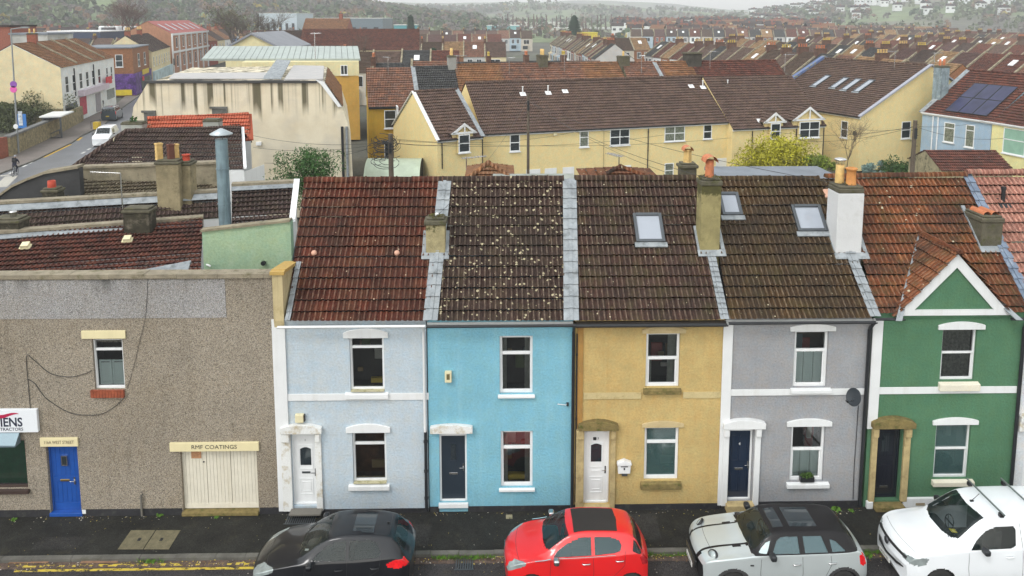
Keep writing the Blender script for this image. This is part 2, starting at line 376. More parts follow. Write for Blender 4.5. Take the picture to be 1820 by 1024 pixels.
# ------------------------------------------------------------ walls with openings (plane Y=const, camera side faces -Y)
def wall_rects(mb, x0,x1,z0,z1,Y,holes,rev=.14,m=0,thick=.3):
    xs=sorted({x0,x1,*[min(max(h[0],x0),x1) for h in holes],*[min(max(h[1],x0),x1) for h in holes]}); zs=sorted({z0,z1,*[h[2] for h in holes],*[h[3] for h in holes]})
    for i in range(len(xs)-1):
        for j in range(len(zs)-1):
            cx=(xs[i]+xs[i+1])/2; cz=(zs[j]+zs[j+1])/2
            if any(h[0]<cx<h[1] and h[2]<cz<h[3] for h in holes): continue
            mb.face([(xs[i],Y,zs[j]),(xs[i+1],Y,zs[j]),(xs[i+1],Y,zs[j+1]),(xs[i],Y,zs[j+1])],m)
    for h in holes:
        a,b,c,d=h[:4]
        mb.face([(a,Y,c),(a,Y,d),(a,Y+rev,d),(a,Y+rev,c)],m); mb.face([(b,Y,c),(b,Y+rev,c),(b,Y+rev,d),(b,Y,d)],m)
        mb.face([(a,Y,d),(b,Y,d),(b,Y+rev,d),(a,Y+rev,d)],m); mb.face([(a,Y,c),(a,Y+rev,c),(b,Y+rev,c),(b,Y,c)],m)
def FX(px,py,Y=0.): p=at_y(px,py,Y); return p.x,p.z
def rect(x0,y0,x1,y1,Y=0.):
    a=FX((x0+x0)/2,y1,Y); b=FX(x1,y0,Y); c=FX(x0,y0,Y); d=FX(x1,y1,Y)
    return ((a[0]+c[0])/2,(b[0]+d[0])/2,(a[1]+d[1])/2,(b[1]+c[1])/2)
def interior(root, h, depth=.9, mat=None, extra=None):
    a,b,c,d=h; mb=MB(); y0=.15; y1=y0+depth; a-=.25;b+=.25;c-=.2;d+=.1
    mb.face([(a,y1,c),(b,y1,c),(b,y1,d),(a,y1,d)]); mb.face([(a,y0,c),(a,y1,c),(a,y1,d),(a,y0,d)]); mb.face([(b,y0,c),(b,y0,d),(b,y1,d),(b,y1,c)])
    mb.face([(a,y0,c),(b,y0,c),(b,y1,c),(a,y1,c)]); mb.face([(a,y0,d),(a,y1,d),(b,y1,d),(b,y0,d)])
    return mb.build('interior', mat or DARKIN, root)
def window(root, h, bars=(), vbars=(), fw=.06, yd=.07, mat=None, sash=False, glass=None, dec=None):
    """h: opening; bars/vbars: relative positions of rails. frame is the part, pane a sub-part"""
    a,b,c,d=h; mat=mat or UPVC; mb=MB(); y0,y1=yd,yd+.07
    mb.box(a,a+fw,y0,y1,c,d); mb.box(b-fw,b,y0,y1,c,d); mb.box(a+fw,b-fw,y0,y1,d-fw,d); mb.box(a+fw,b-fw,y0,y1,c,c+fw*1.3)
    for k in bars:
        z=c+(d-c)*k; mb.box(a+fw,b-fw,y0-.008,y1,z-fw*.55,z+fw*.55)
    if sash and bars:      # inner lower sash frame set back
        z=c+(d-c)*bars[0]; t=fw*.6
        mb.box(a+fw,a+fw+t,y0+.02,y1,c+fw,z-fw*.55); mb.box(b-fw-t,b-fw,y0+.02,y1,c+fw,z-fw*.55)
    for k in vbars:
        x=a+(b-a)*k; mb.box(x-fw*.4,x+fw*.4,y0-.004,y1,c+fw,d-fw)
    f=mb.build('window',mat,root); weld(f); bevel(f,.008,2)
    mb=MB(); mb.face([(a+.02,y0+.045,c+.02),(b-.02,y0+.045,c+.02),(b-.02,y0+.045,d-.02),(a+.02,y0+.045,d-.02)]); mb.build('pane',glass or GLASS,f)
    return f
def curtain(win, x0,x1,z0,z1,y=.24,mat=None,wav=.02,name='curtain',n=40):
    rows=[]
    for z in (z0,z1):
        rows.append([Vector((x0+(x1-x0)*i/n, y+wav*math.sin(i*1.1)+wav*.4*math.sin(i*2.7+z), z)) for i in range(n+1)])
    mb=MB(); mb.grid(rows); return mb.build(name,mat or CURT,win)
def shutters(win,a,b,c,d,y=.20,leaves=2):
    mb=MB(); w_=(b-a)/leaves
    for i in range(leaves):
        x0=a+i*w_+.01; x1=x0+w_-.02; t=.045
        mb.box(x0,x0+t,y,y+.03,c,d); mb.box(x1-t,x1,y,y+.03,c,d); mb.box(x0+t,x1-t,y,y+.03,c,c+.07); mb.box(x0+t,x1-t,y,y+.03,d-.05,d)
        n=int((d-c-.13)/.062)
        for k in range(n):
            z=c+.08+k*.062; mb.face([(x0+t,y-.004,z),(x1-t,y-.004,z),(x1-t,y+.03,z+.05),(x0+t,y+.03,z+.05)])
    return mb.build('shutter',SHUT,win)
def arch(root, x0,x1,z0,z1,end=.55,out=.05,mat=None,name='lintel',yb=.0,n=14):
    """segmental arched head: flat bottom, cambered top"""
    pts=[(x0,z0),(x1,z0)]; ze=z0+(z1-z0)*end
    for i in range(n+1):
        k=1-i/n; x=x0+(x1-x0)*k; pts.append((x, ze+(z1-ze)*math.sin(math.pi*k)**.8 if 0<k<1 else ze))
    mb=MB(); mb.slab([(p[0],-out,p[1]) for p in pts],(0,out+yb-.003,0)); o=mb.build(name,mat or WHITE,root); weld(o); bevel(o,.01); return o
def sill(root,x0,x1,z0,z1,out=.09,mat=None,name='sill'):
    mb=MB(); c=[(x0,-out,z0),(x1,-out,z0),(x1,-out,z0+(z1-z0)*.7),(x0,-out,z0+(z1-z0)*.7)]
    mb.face(c); 
    t=[(x0,.13,z1),(x1,.13,z1)]; mb.face([c[3],c[2],t[1],t[0]]); mb.face([(x0,-out,z0),(x0,0.13,z0),(x1,0.13,z0),(x1,-out,z0)])
    mb.face([c[0],c[3],t[0],(x0,.13,z0)]); mb.face([c[1],(x1,.13,z0),t[1],c[2]])
    o=mb.build(name,mat or WHITE,root); weld(o); bevel(o,.012); return o
def text(body,size,loc,mat,parent,name='lettering',rot=(math.pi/2,0,0),align='CENTER',bold=.0,sx=1.,ext=.004,world=True):
    cu=bpy.data.curves.new(name,'FONT'); cu.body=body; cu.size=size; cu.align_x=align; cu.align_y='CENTER'; cu.extrude=ext; cu.offset=bold*size; cu.resolution_u=3
    tmp=bpy.data.objects.new('tmp',cu); COL.objects.link(tmp); bpy.context.view_layer.update()
    me=bpy.data.meshes.new_from_object(tmp.evaluated_get(bpy.context.evaluated_depsgraph_get())); bpy.data.objects.remove(tmp)
    M=Matrix.LocRotScale(Vector(loc),None,None)@ (Matrix.Rotation(rot[2],4,'Z')@Matrix.Rotation(rot[1],4,'Y')@Matrix.Rotation(rot[0],4,'X'))@Matrix.Diagonal((sx,1,1,1))
    if world: M=ROOTM(parent)@M
    me.transform(M); me.materials.clear(); me.materials.append(mat)
    o=bpy.data.objects.new(name,me); COL.objects.link(o); o.parent=parent; KIDS.setdefault(parent.name,[]).append(o); return o
def pipe(root,pts,r=.035,mat=None,name='downpipe'):
    mb=MB(); mb.tube(pts,r,10); p=[Vector(q) for q in pts]
    L=p[-1]-p[0]
    for k in (.12,.5,.85):
        q=p[0]+L*k
        if len(pts)==2: mb.tube([q-L.normalized()*.03,q+L.normalized()*.03],r*1.35,10)
    return mb.build(name,mat or BLACKP,root)
def gutter(root,A,B,r=.06,mat=None):
    A=Vector(A);B=Vector(B);t=(B-A).normalized();side=t.cross(Vector((0,0,1))).normalized();mb=MB();rings=[]
    for P_ in (A,B):
        rings.append([P_+side*(math.cos(a)*r)+Vector((0,0,math.sin(a)*r)) for a in [math.pi+math.pi*k/8 for k in range(9)]]+[P_+side*(math.cos(a)*(r-.012))+Vector((0,0,math.sin(a)*(r-.012))) for a in [2*math.pi-math.pi*k/8 for k in range(9)]])
    mb.grid(rings,close=True); mb.face(rings[0]); mb.face(rings[1])
    return mb.build('gutter',mat or BLACKP,root)
def ridge(root,A,B,r=.13,mat=None,seg=.45,name='ridge_tile',cem=None):
    """half-round ridge pieces, slightly uneven"""
    A=Vector(A);B=Vector(B);L=(B-A).length;n=max(1,int(L/seg));t=(B-A)/n;tn=t.normalized();side=tn.cross(Vector((0,0,1))).normalized();up=side.cross(tn)
    mb=MB(); rnd=random.Random(int(L*100))
    for i in range(n):
        off=up*rnd.uniform(-.008,.01); rr=[]
        for q,(k,sc_) in enumerate(((0,1.),(.93,.95),(.93,1.1),(1.0,1.1))):
            p=A+t*(i+k)+off; rr.append([p+side*(math.cos(a)*r*sc_)+up*(math.sin(a)*r*sc_*.95) for a in [math.pi*j/8-.15*(1-2*(j/8)) for j in range(9)]])
        mb.grid(rr); mb.face(rr[-1][::-1]); mb.face(rr[0])
    for f in range(len(mb.f)): mb.uv[f]=[(mb.v[i][0]*1.0,.1+mb.v[i][1]*.3) for i in mb.f[f]]
    return mb.build(name,mat,root)
def pot(parent,p,h=.45,r=.12,mat=TERRA,style='roll',name='chimney_pot'):
    p=Vector(p)
    if style=='roll': pr=[(r*1.05,0),(r*1.1,.04),(r*.95,.07),(r*.86,h*.8),(r*.95,h*.86),(r*1.12,h*.9),(r*1.12,h*.97),(r*.95,h),(r*.7,h),(r*.7,h*.6)]
    elif style=='square': pr=[(r*1.1,0),(r*1.1,.05),(r*.9,.09),(r*.85,h*.85),(r*1.05,h*.9),(r*1.05,h),(r*.75,h),(r*.75,h*.5)]
    else: pr=[(r,0),(r*.97,h*.5),(r*.9,h),(r*.75,h),(r*.75,h*.6)]
    mb=MB(); mb.lathe(pr,p,4 if style=='square' else 14,smooth=style!='square'); return mb.build(name,mat,parent)
def stack(parent,x0,x1,y0,y1,z0,z1,mat,cap=.06,capz=.12,M=None,capm=None,bev=.02,name='chimney',world=True):
    mb=MB(); mb.box(x0,x1,y0,y1,z0,z1-capz,M=M); o=mb.build(name,mat,parent,world); weld(o); bevel(o,bev)
    if cap is not None:
        mb=MB(); mb.box(x0-cap,x1+cap,y0-cap,y1+cap,z1-capz,z1,M=M); mb.box(x0+.02,x1-.02,y0+.02,y1-.02,z1+.001,z1+.07,M=M)
        c=mb.build('chimney_cap',capm or CEM,o,world); weld(c); bevel(c,.03)
    return o
# ------------------------------------------------------------ front terrace
WALLM={}
def wallmat(name,col,**k):
    d=dict(chroma=.07,rough=.9,var=.09,vs=.8,stain=.28,tcol=sc(col,.74),tz=1.7,spec=.12,grain=.09,gs=17,bmp=.022,bs=17,streak=.16,scol=sc(col,.55)); d.update(k); return M_(name,col,**d)
W1=wallmat('wall_pale_blue',(.50,.575,.635),var=.05,streak=.15); W2=wallmat('wall_sky_blue',(.215,.47,.585),scol=(.34,.56,.64),streak=.25,tcol=(.17,.39,.49))
W3=wallmat('wall_ochre',(.54,.40,.17),streak=.3,scol=(.40,.23,.07),var=.13,stain=.45,tcol=(.36,.27,.11)); W4=wallmat('wall_grey',(.33,.335,.35)); W5=wallmat('wall_green',(.088,.195,.112),var=.12,scol=(.13,.24,.15))
W6=wallmat('wall_offwhite',(.66,.68,.70))
EZ=at_y(910,573,-.18).z
RF=Plane((0,-.18,EZ),(1,0,0),(0,3.48,8.93-EZ))
SLOPE=math.hypot(3.48,8.93-EZ)
RZ=8.93
def side_walls(mb,xa,xb,m=0):
    for x in (xa,xb): mb.face([(x,0,0),(x,6.6,0),(x,6.6,EZ),(x,3.3,RZ-.02),(x,0,EZ+.1)],m)
    mb.face([(xa,6.6,0),(xa,6.6,EZ),(xb,6.6,EZ),(xb,6.6,0)],m)
def front_house(name,label,wmat,tm,xpx,roofpx,holes,base_px=905,top=None,seed=0,ridgem=None,dx=0):
    xa=FX(*xpx[0])[0]; xb=FX(*xpx[1])[0]
    root=thing(name,label,'house',((xa+xb)/2,0,0),group='terrace of painted houses along the street')
    mb=MB(); wall_rects(mb,xa,xb,0,EZ+.12,0,holes); side_walls(mb,xa,xb); mb.build('wall',wmat,root)
    # roof
    poly=[RF.uv(*p) for p in roofpx]; poly=[(u,max(0,min(SLOPE,v))) for u,v in poly]
    mb=MB(); tiles(mb,RF.O,RF.e,RF.s,poly,'roll',seed=seed,du=seed*9.)
    bO=Vector((0,6.78,EZ)); bs=Vector((0,-3.48,RZ-EZ)).normalized()
    u0=min(p[0] for p in poly if p[1]>SLOPE*.5); u1=max(p[0] for p in poly)
    tiles(mb,bO,Vector((1,0,0)),bs,[(u0,0),(u1,0),(u1,SLOPE),(u0,SLOPE)],'step')
    rf=mb.build('roof',tm,root)
    return root,rf,xa,xb,u0,u1
FURN=[M_('furn_a',(.30,.20,.10),.8),M_('furn_b',(.12,.16,.18),.8),M_('furn_c',(.45,.42,.38),.8),M_('furn_d',(.28,.06,.05),.8),M_('furn_e',(.10,.13,.05),.8)]
def furnish(wn,h,seed):
    rr=random.Random(seed); a,b,c,d=h
    for k in range(4):
        x=rr.uniform(a,b-.2); w_=rr.uniform(.12,.45); z=c-.1+rr.uniform(0,(d-c)*.7); bx('furnishing',FURN[rr.randrange(5)],wn,x,x+w_,.45+.1*k,.52+.1*k,z,z+rr.uniform(.1,.55),bev=.02)
def bx2(name,mat,root,px,out,yb=-.003,bev=.006):
    """raised band/strip on the facade given by a pixel rect"""
    a,b,c,d=px; return bx(name,mat,root,a,b,-out,yb,c,d,bev=bev)
def plinth(root,xa,xb,holes,z=.16,mat=PLINTH,out=.03):
    xs=[xa]
    for h in sorted(holes):
        if h[2]<z+.35: bx('plinth',mat,root,xs[-1],h[0]-.02,-out,-.002,0,z); xs.append(h[1]+.02)
    bx('plinth',mat,root,xs[-1],xb,-out,-.002,0,z)
def letterplate(door,x,z,y,w=.24,m=None): return bx('letterplate',m or M_('chrome',(.6,.6,.6),.25,metal=1,grain=0,bmp=0,var=.02),door,x-w/2,x+w/2,y-.015,y,z-.03,z+.03,bev=.006)
def handle(door,x,z,y,m=None,side=-1):
    mb=MB(); mb.box(x-.02,x+.02,y-.012,y,z-.11,z+.11); mb.tube([(x,y-.012,z),(x,y-.05,z),(x+side*.11,y-.05,z)],.01,8); return mb.build('handle',m or M_('chrome',(.6,.6,.6),.25,metal=1),door)
def door(root,h,mat,frame=UPVC,fw=.055,trans=.0,style='panel',glassrect=None,y=.08,light=None):
    a,b,c,d=h; mb=MB(); y1=y+.06
    mb.box(a,a+fw,y,y1,c,d); mb.box(b-fw,b,y,y1,c,d); mb.box(a+fw,b-fw,y,y1,d-fw,d); mb.box(a+fw,b-fw,y-.02,y1,c,c+.05)
    if trans: mb.box(a+fw,b-fw,y,y1,d-trans-fw,d-trans)
    f=mb.build('door_frame',frame,root); weld(f); bevel(f,.006)
    if trans:
        mb=MB(); mb.box(a+fw,b-fw,y+.03,y+.04,d-trans,d-fw); mb.build('fanlight',GLASSDK,f)
    ta,tb,tc_,td=a+fw,b-fw,c+.05,d-fw-(trans if trans else 0)-(0 if not trans else .0)
    if trans: td=d-trans-fw
    mb=MB(); mb.box(ta,tb,y+.022,y1-.005,tc_,td)
    W_=tb-ta;H_=td-tc_
    def mould(u0,u1,v0,v1,r=.018,yy=y+.022,arched=False):
        X0,X1=ta+W_*u0,ta+W_*u1; Z0,Z1=tc_+H_*v0,tc_+H_*v1
        for q in ((X0,X1,Z0,Z0+r),(X0,X1,Z1-r,Z1),(X0,X0+r,Z0+r,Z1-r),(X1-r,X1,Z0+r,Z1-r)): mb.box(q[0],q[1],yy-.013,yy-.001,q[2],q[3])
    if style=='pvc':
        mould(.18,.82,.50,.86); mould(.2,.8,.12,.36); mould(.3,.7,.17,.31,.012)
    elif style=='composite': mould(.36,.66,.60,.88,.022)
    elif style=='victorian':
        mould(.12,.46,.55,.93);mould(.54,.88,.55,.93);mould(.12,.46,.1,.42);mould(.54,.88,.1,.42)
    elif style=='plank':
        for k in range(1,6): mb.box(ta+W_*k/6-.004,ta+W_*k/6+.004,y+.015,y+.0215,tc_+.02,td-.02)
        mb.box(ta+.02,tb-.02,y+.008,y+.021,tc_+H_*.44,tc_+H_*.52); mb.box(ta+.02,tb-.02,y+.008,y+.021,tc_+.02,tc_+.22)
    dr=mb.build('door',mat,root)
    if glassrect:
        u0,u1,v0,v1=glassrect; X0,X1=ta+W_*u0,ta+W_*u1; Z0,Z1=tc_+H_*v0,tc_+H_*v1
        pts=[(X0,Z0),(X1,Z0),(X1,Z1)]
        if style=='pvc': pts+=[(X0+(X1-X0)*(1-k/8),Z1+.05*math.sin(math.pi*k/8)) for k in range(1,8)]
        pts+=[(X0,Z1)]
        mb=MB(); mb.slab([(p[0],y+.019,p[1]) for p in pts],(0,-.006,0)); mb.build('door_glass',GLASSDK,dr)
    return dr,(ta,tb,tc_,td)
# ---- holes
def H(x0,y0,x1,y1): return rect(x0,y0,x1,y1)
# house 1 : pale blue
h1=[H(622,598,683,695),H(627,765,687,858),H(519,768,566,899)]
if 1:
    pass
r1,rf1,xa1,xb1,u0,u1=front_house('terraced_house','pale lilac-blue rendered house with white string course and rust-red tiled roof, beside the pebbledashed workshop',W1,T_H1,((505,700),(759,700)),[(509,572),(763,572),(788,322),(541,322)],h1,seed=1)
MO1=M_('mould_sill',(.5,.46,.3),.9,stain=.9,tcol=(.16,.15,.03),tz=9)
wn=window(r1,h1[0],bars=(.79,)); interior(wn,h1[0]); bx('blind',M_('yellow_box',(.6,.42,.04),.6),wn,h1[0][1]-.42,h1[0][1]-.1,.25,.35,h1[0][2]+.12,h1[0][2]+.26); 
wn=window(r1,h1[1],bars=(.68+.05,),mat=WHITE); interior(wn,h1[1],.35,M_('orange_curtain',(.11,.045,.018),.9,var=.5,vs=3,grain=.1))
for (x0,y0,x1,y1) in ((610,583,690,600),(615,752,694,768)): a=rect(x0,y0,x1,y1); arch(r1,a[0],a[1],a[2],a[3],out=.06)
for q,hh in (((614,693,691,707),h1[0]),((620,857,693,869),h1[1])): a=rect(*q); sill(r1,a[0],a[1],a[2],hh[2]+.003,.10,WHITE)
for hh in (h1[0],h1[1]): bx('sill_moss',MO1,r1,hh[0]+.01,hh[1]-.01,-.07,.07,hh[2]+.004,hh[2]+.03,bev=.01)
bx2('string_course',WHITE,r1,rect(507,699,762,711),.03)
d,(ta,tb,tc_,td)=door(r1,h1[2],UPVC,trans=.1,style='pvc',glassrect=(.26,.74,.56,.80)); letterplate(d,(ta+tb)/2,tc_+(td-tc_)*.45,.10,m=GREYM); handle(d,tb-.05,tc_+(td-tc_)*.45,.10,GREYM)
text('1',.09,((ta+tb)/2,.095,tc_+(td-tc_)*.93),GREYM,d,name='house_number')
PEEL=M_('peeling_white',(.74,.75,.74),.6,stain=.8,tcol=(.38,.30,.16),tz=3.5,var=.08)
a=rect(500,751,573,767); arch(r1,a[0],a[1],a[2],a[3],out=.16,mat=PEEL,name='door_hood',end=.6)
for q in ((502,768,519,899),(562,768,573,899)):
    a=rect(*q); bx('pilaster',PEEL,r1,a[0],a[1],-.07,-.004,.1,a[3],bev=.01); bx('corbel',PEEL,r1,a[0]+.02,a[1]-.02,-.13,-.072,a[3]-.25,a[3]-.003,bev=.02)
a=rect(487,567,507,760); bx('quoin_strip',WHITE,r1,a[0],a[1]+.05,-.06,-.004,.1,a[3],bev=.008)
bx('step',M_('worn_concrete',(.16,.15,.13),.9),r1,h1[2][0]-.05,h1[2][1]+.1,-.32,-.035,.12,.19,bev=.02)
plinth(r1,xa1,xb1,h1,.12)
gutter(r1,(xa1-.05,-.27,EZ-.04),(xb1,-.27,EZ-.04),.055,WHITE)
px_=FX(755,700)[0]; pipe(r1,[(px_,-.28,EZ-.06),(px_,-.20,EZ-.16),(px_,-.09,EZ-.26),(px_,-.07,EZ-.34),(px_,-.07,FX(755,765)[1])],.04,WHITE); pipe(r1,[(px_+.01,-.07,FX(755,766)[1]),(px_+.01,-.07,.12)],.045,BLACKP)
def alarm(name,label,px,mat,parent_group=None,txt=False):
    a=rect(*px); t=thing(name,label,'alarm box',((a[0]+a[1])/2,0,a[2])); o=bx('casing',mat,t,a[0],a[1],-.12,-.003,a[2],a[3],bev=.015)
    if txt: bx('emblem',M_('olive_print',(.15,.12,.05),.6),t,a[0]+.05,a[1]-.05,-.124,-.1205,a[2]+.09,a[3]-.06)
    else: bx('sounder',M_('dark_grille',(.04,.035,.03),.6),t,a[1]+.001,a[1]+.03,-.10,-.01,a[2]+.02,a[3]-.02)
    return t
alarm('alarm_box','square cream alarm box above the white door of the pale lilac-blue house',(526,734,541,748),CREAMP)
alarm('alarm_box','upright cream alarm box with printed emblem on the sky blue wall',(791,658,803,677),CREAMP,txt=True)
# house 2 : sky blue
h2=[H(888,597,947,700),H(890,766,947,866),H(781,768,830,893)]
r2,rf2,xa2,xb2,u0b,u1b=front_house('terraced_house','sky blue rendered house with charcoal door and cream-spotted dark tiled roof',W2,T_H2,((761,700),(1017,700)),[(776,572),(1003,572),(1002,320),(795,322)],h2,seed=2)
for hh in h2[:2]:
    wn=window(r2,hh,bars=(.69,),fw=.075); interior(wn,hh)
    curtain(wn,hh[0]+.04,hh[0]+.2,hh[2],hh[3]); curtain(wn,hh[1]-.22,hh[1]-.04,hh[2],hh[3])
    sill(r2,hh[0]-.05,hh[1]+.06,hh[2]-.10,hh[2]+.003,.08,UPVC)
bx('cushion',M_('yellow_box',(.6,.42,.04)),wn,h2[1][0]+.2,h2[1][1]-.15,.3,.5,h2[1][2]+.02,h2[1][2]+.2,bev=.05)
a=rect(765,752,840,767); arch(r2,a[0],a[1],a[2],a[3],out=.14,name='door_hood',end=.75,mat=PEEL)
NAVY=M_('charcoal_door',(.02,.03,.043),.35,var=.06,grain=0,bmp=.001)
d,(ta,tb,tc_,td)=door(r2,h2[2],NAVY,trans=.1,style='composite',glassrect=(.40,.62,.62,.86)); letterplate(d,(ta+tb)/2,tc_+(td-tc_)*.40,.10); handle(d,tb-.05,tc_+(td-tc_)*.50,.10)
bx('step',UPVC,r2,h2[2][0]-.03,h2[2][1]+.03,-.08,.08,h2[2][2]-.13,h2[2][2]-.002,bev=.008)
plinth(r2,xa2,xb2,h2,.16)
gutter(r2,(xa2,-.27,EZ-.05),(xb2+.05,-.27,EZ-.05),.06); bx('fascia',WHITE,r2,xa2,xb2,-.05,-.004,EZ-.16,EZ-.05)
px_=FX(1018,700)[0]; pipe(r2,[(px_,-.28,EZ-.06),(px_,-.09,EZ-.26),(px_,-.07,EZ-.34),(px_,-.07,.1)],.045)
pipe(r2,[(px_+.1,-.05,EZ-.4),(px_+.1,-.05,.3)],.02,name='cable_run')
# house 3 : ochre
h3=[H(1148,592,1208,688),H(1145,759,1206,853),H(1037,762,1083,896)]
r3,rf3,xa3,xb3,u0c,u1c=front_house('terraced_house','ochre rendered house with yellow stone door surround and one skylight in brown roof',W3,T_H3,((1021,700),(1284,700)),[(1027,572),(1279,572),(1249,318),(1021,320)],h3,seed=3)
wn=window(r3,h3[0],bars=(.52,),sash=True,fw=.07); interior(wn,h3[0]); 
curtain(wn,h3[0][1]-.3,h3[0][1]-.05,h3[0][2],h3[0][3]); curtain(wn,h3[0][0]+.05,h3[0][0]+.2,h3[0][2],h3[0][2]+.8)
wn=window(r3,h3[1],bars=(.70,),fw=.075,glass=glassmat('teal_glass',(.05,.10,.10),.05,.25)); interior(wn,h3[1])
for q in ((1141,579,1219,592),(1141,747,1215,759)): a=rect(*q); arch(r3,a[0],a[1],a[2],a[3],out=.05,mat=M_('cream_stone',(.55,.44,.24),.8,stain=.4,tcol=(.3,.2,.07),tz=5))
for q,hh in (((1143,689,1210,699),h3[0]),((1138,855,1210,867),h3[1])): a=rect(*q); sill(r3,a[0],a[1],a[2],hh[2]+.003,.10,MOSST)
ST2=M_('patchy_cream_band',(.56,.46,.24),.8,stain=.85,tcol=(.30,.22,.08),tz=3.2)
a=rect(1037,697,1281,708); bx('string_course',ST2,r3,a[0],h3[0][0]-.12,-.025,-.003,a[2],a[3]); bx('string_course',ST2,r3,h3[0][1]+.12,a[1],-.025,-.003,a[2],a[3])
a=rect(1021,578,1036,760); bx('quoin_strip',M_('orange_stone',(.40,.22,.06),.85,stain=.7,tcol=(.25,.15,.05),tz=2),r3,xa3+.06,a[1],-.03,-.004,.1,EZ-.1)
d,(ta,tb,tc_,td)=door(r3,h3[2],UPVC,trans=.13,style='pvc',glassrect=(.26,.74,.58,.82)); letterplate(d,(ta+tb)/2,tc_+(td-tc_)*.44,.10,m=UPVC); handle(d,tb-.05,tc_+(td-tc_)*.46,.10)
bx('house_number',BLACKP,d,(ta+tb)/2-.09,(ta+tb)/2-.0,.075,.1,tc_+(td-tc_)*.9,tc_+(td-tc_)*.94); text('3',.09,((ta+tb)/2+.05,.095,tc_+(td-tc_)*.92),GREYM,d,name='house_number')
a=rect(1027,744,1098,760); arch(r3,a[0],a[1],a[2],a[3],out=.2,mat=MOSST,name='door_hood',end=.5)
for q in ((1023,761,1037,896),(1084,761,1093,896)):
    a=rect(*q); bx('pilaster',STONE,r3,a[0],a[1],-.08,-.004,.05,a[3],bev=.01); bx('corbel',STONE,r3,a[0],a[1],-.15,-.082,a[3]-.28,a[3]-.003,bev=.03)
bx('step',STONE,r3,h3[2][0]-.02,h3[2][1]+.02,-.12,.08,.06,h3[2][2]-.002,bev=.01)
plinth(r3,xa3,xb3,h3,.17)
gutter(r3,(xa3,-.27,EZ-.06),(xb3,-.27,EZ-.06),.065); bx('fascia',M_('brown_fascia',(.05,.04,.035),.6),r3,xa3,xb3,-.12,-.004,EZ-.2,EZ-.05)
# house 4 : grey
h4=[H(1411,588,1471,688),H(1405,757,1465,855),H(1293,758,1337,890)]
r4,rf4,xa4,xb4,u0d,u1d=front_house('terraced_house','mid grey rendered house with white trim, navy door and moss-browned roof with two skylights',W4,T_H4,((1286,700),(1542,700)),[(1296,569),(1549,567),(1484,318),(1256,318)],h4,seed=4)
for hh,nb in ((h4[0],.64),(h4[1],.56)):
    wn=window(r4,hh,bars=(nb,),sash=True,fw=.07); interior(wn,hh); shutters(wn,hh[0]+.06,hh[1]-.06,hh[2]+.08,hh[2]+(hh[3]-hh[2])*nb-.02,.17,3)
for q in ((1404,575,1485,588),(1398,743,1478,757)): a=rect(*q); arch(r4,a[0],a[1],a[2],a[3],out=.06)
for q,hh in (((1404,689,1476,697),h4[0]),((1397,856,1472,865),h4[1])): a=rect(*q); sill(r4,a[0],a[1],a[2],hh[2]+.003,.11,WHITE)
bx2('string_course',WHITE,r4,rect(1297,691,1542,702),.03)
a=rect(1280,572,1297,893); bx('quoin_strip',WHITE,r4,a[0],a[1],-.05,-.004,.12,EZ-.05,bev=.008)
DNAV=M_('navy_door',(.012,.022,.045),.3,var=.08,grain=0,bmp=.001,coat=.4)
d,(ta,tb,tc_,td)=door(r4,h4[2],DNAV,trans=.12,style='victorian'); letterplate(d,(ta+tb)/2,tc_+(td-tc_)*.43,.10); handle(d,tb-.04,tc_+(td-tc_)*.49,.10)
text('4',.12,((ta+tb)/2,.095,tc_+(td-tc_)*.80),WHITE,d,name='house_number')
a=rect(1284,742,1358,758); arch(r4,a[0],a[1],a[2],a[3],out=.18,name='door_hood',end=.6)
for q in ((1283,759,1293,893),(1339,759,1349,893)):
    a=rect(*q); bx('pilaster',WHITE,r4,a[0],a[1],-.08,-.052 if q[0]<1300 else -.004,.12,a[3],bev=.01); bx('corbel',WHITE,r4,a[0],a[1],-.15,-.082,a[3]-.24,a[3]-.003,bev=.03)
bx('step',STONE,r4,h4[2][0]-.04,h4[2][1]+.04,-.25,.08,.005,h4[2][2]-.002,bev=.015)
plinth(r4,xa4,xb4,h4,.20)
gutter(r4,(xa4,-.27,EZ-.02),(xb4,-.27,EZ-.02),.06); bx('fascia',WHITE,r4,xa4,xb4,-.04,-.004,EZ-.14,EZ-.04)
px_=FX(1537,700)[0]; pipe(r4,[(px_,-.28,EZ-.06),(px_,-.09,EZ-.26),(px_,-.07,EZ-.34),(px_,-.07,.1)],.05)
px_=FX(1523,760)[0]; pipe(r4,[(px_,-.02,FX(1523,720)[1]),(px_-.02,-.02,1.2),(px_,-.02,.25)],.009,name='cable_run')
t=thing('planter','small black planter of green herbs on the lower window sill of the grey house','planter',(FX(1433,856)[0],-.02,h4[1][2]+.01))
mb=MB(); M=Matrix.Translation(t.location); mb.box(-.2,.2,-.07,.07,0,.15,M=M); o=mb.build('trough',BLACKP,t); weld(o); bevel(o,.01)
LEAF=M_('leaf_green',(.06,.12,.02),.6,var=.5,vs=12,grain=.1,bmp=0); LEAFY=M_('leaf_yellowgreen',(.32,.36,.03),.6,var=.45,vs=7,grain=.1,bmp=0)
def leafball(mb,c,r,n,size,rnd,flat=1.,m=0,shell=.5):
    for i in range(n):
        while True:
            v=Vector((rnd.uniform(-1,1),rnd.uniform(-1,1),rnd.uniform(-1,1)))
            if shell<v.length<1: break
        p=Vector(c)+Vector((v.x*r,v.y*r,v.z*r*flat)); a=Vector((rnd.gauss(0,1),rnd.gauss(0,1),rnd.gauss(0,1))).normalized(); b=a.orthogonal().normalized(); b.rotate(Matrix.Rotation(rnd.uniform(0,6.3),3,a)); s=size*rnd.uniform(.6,1.3); cr=a.cross(b)
        mb.face([p-b*s,p+cr*s*.45,p+b*s,p-cr*s*.45],m)
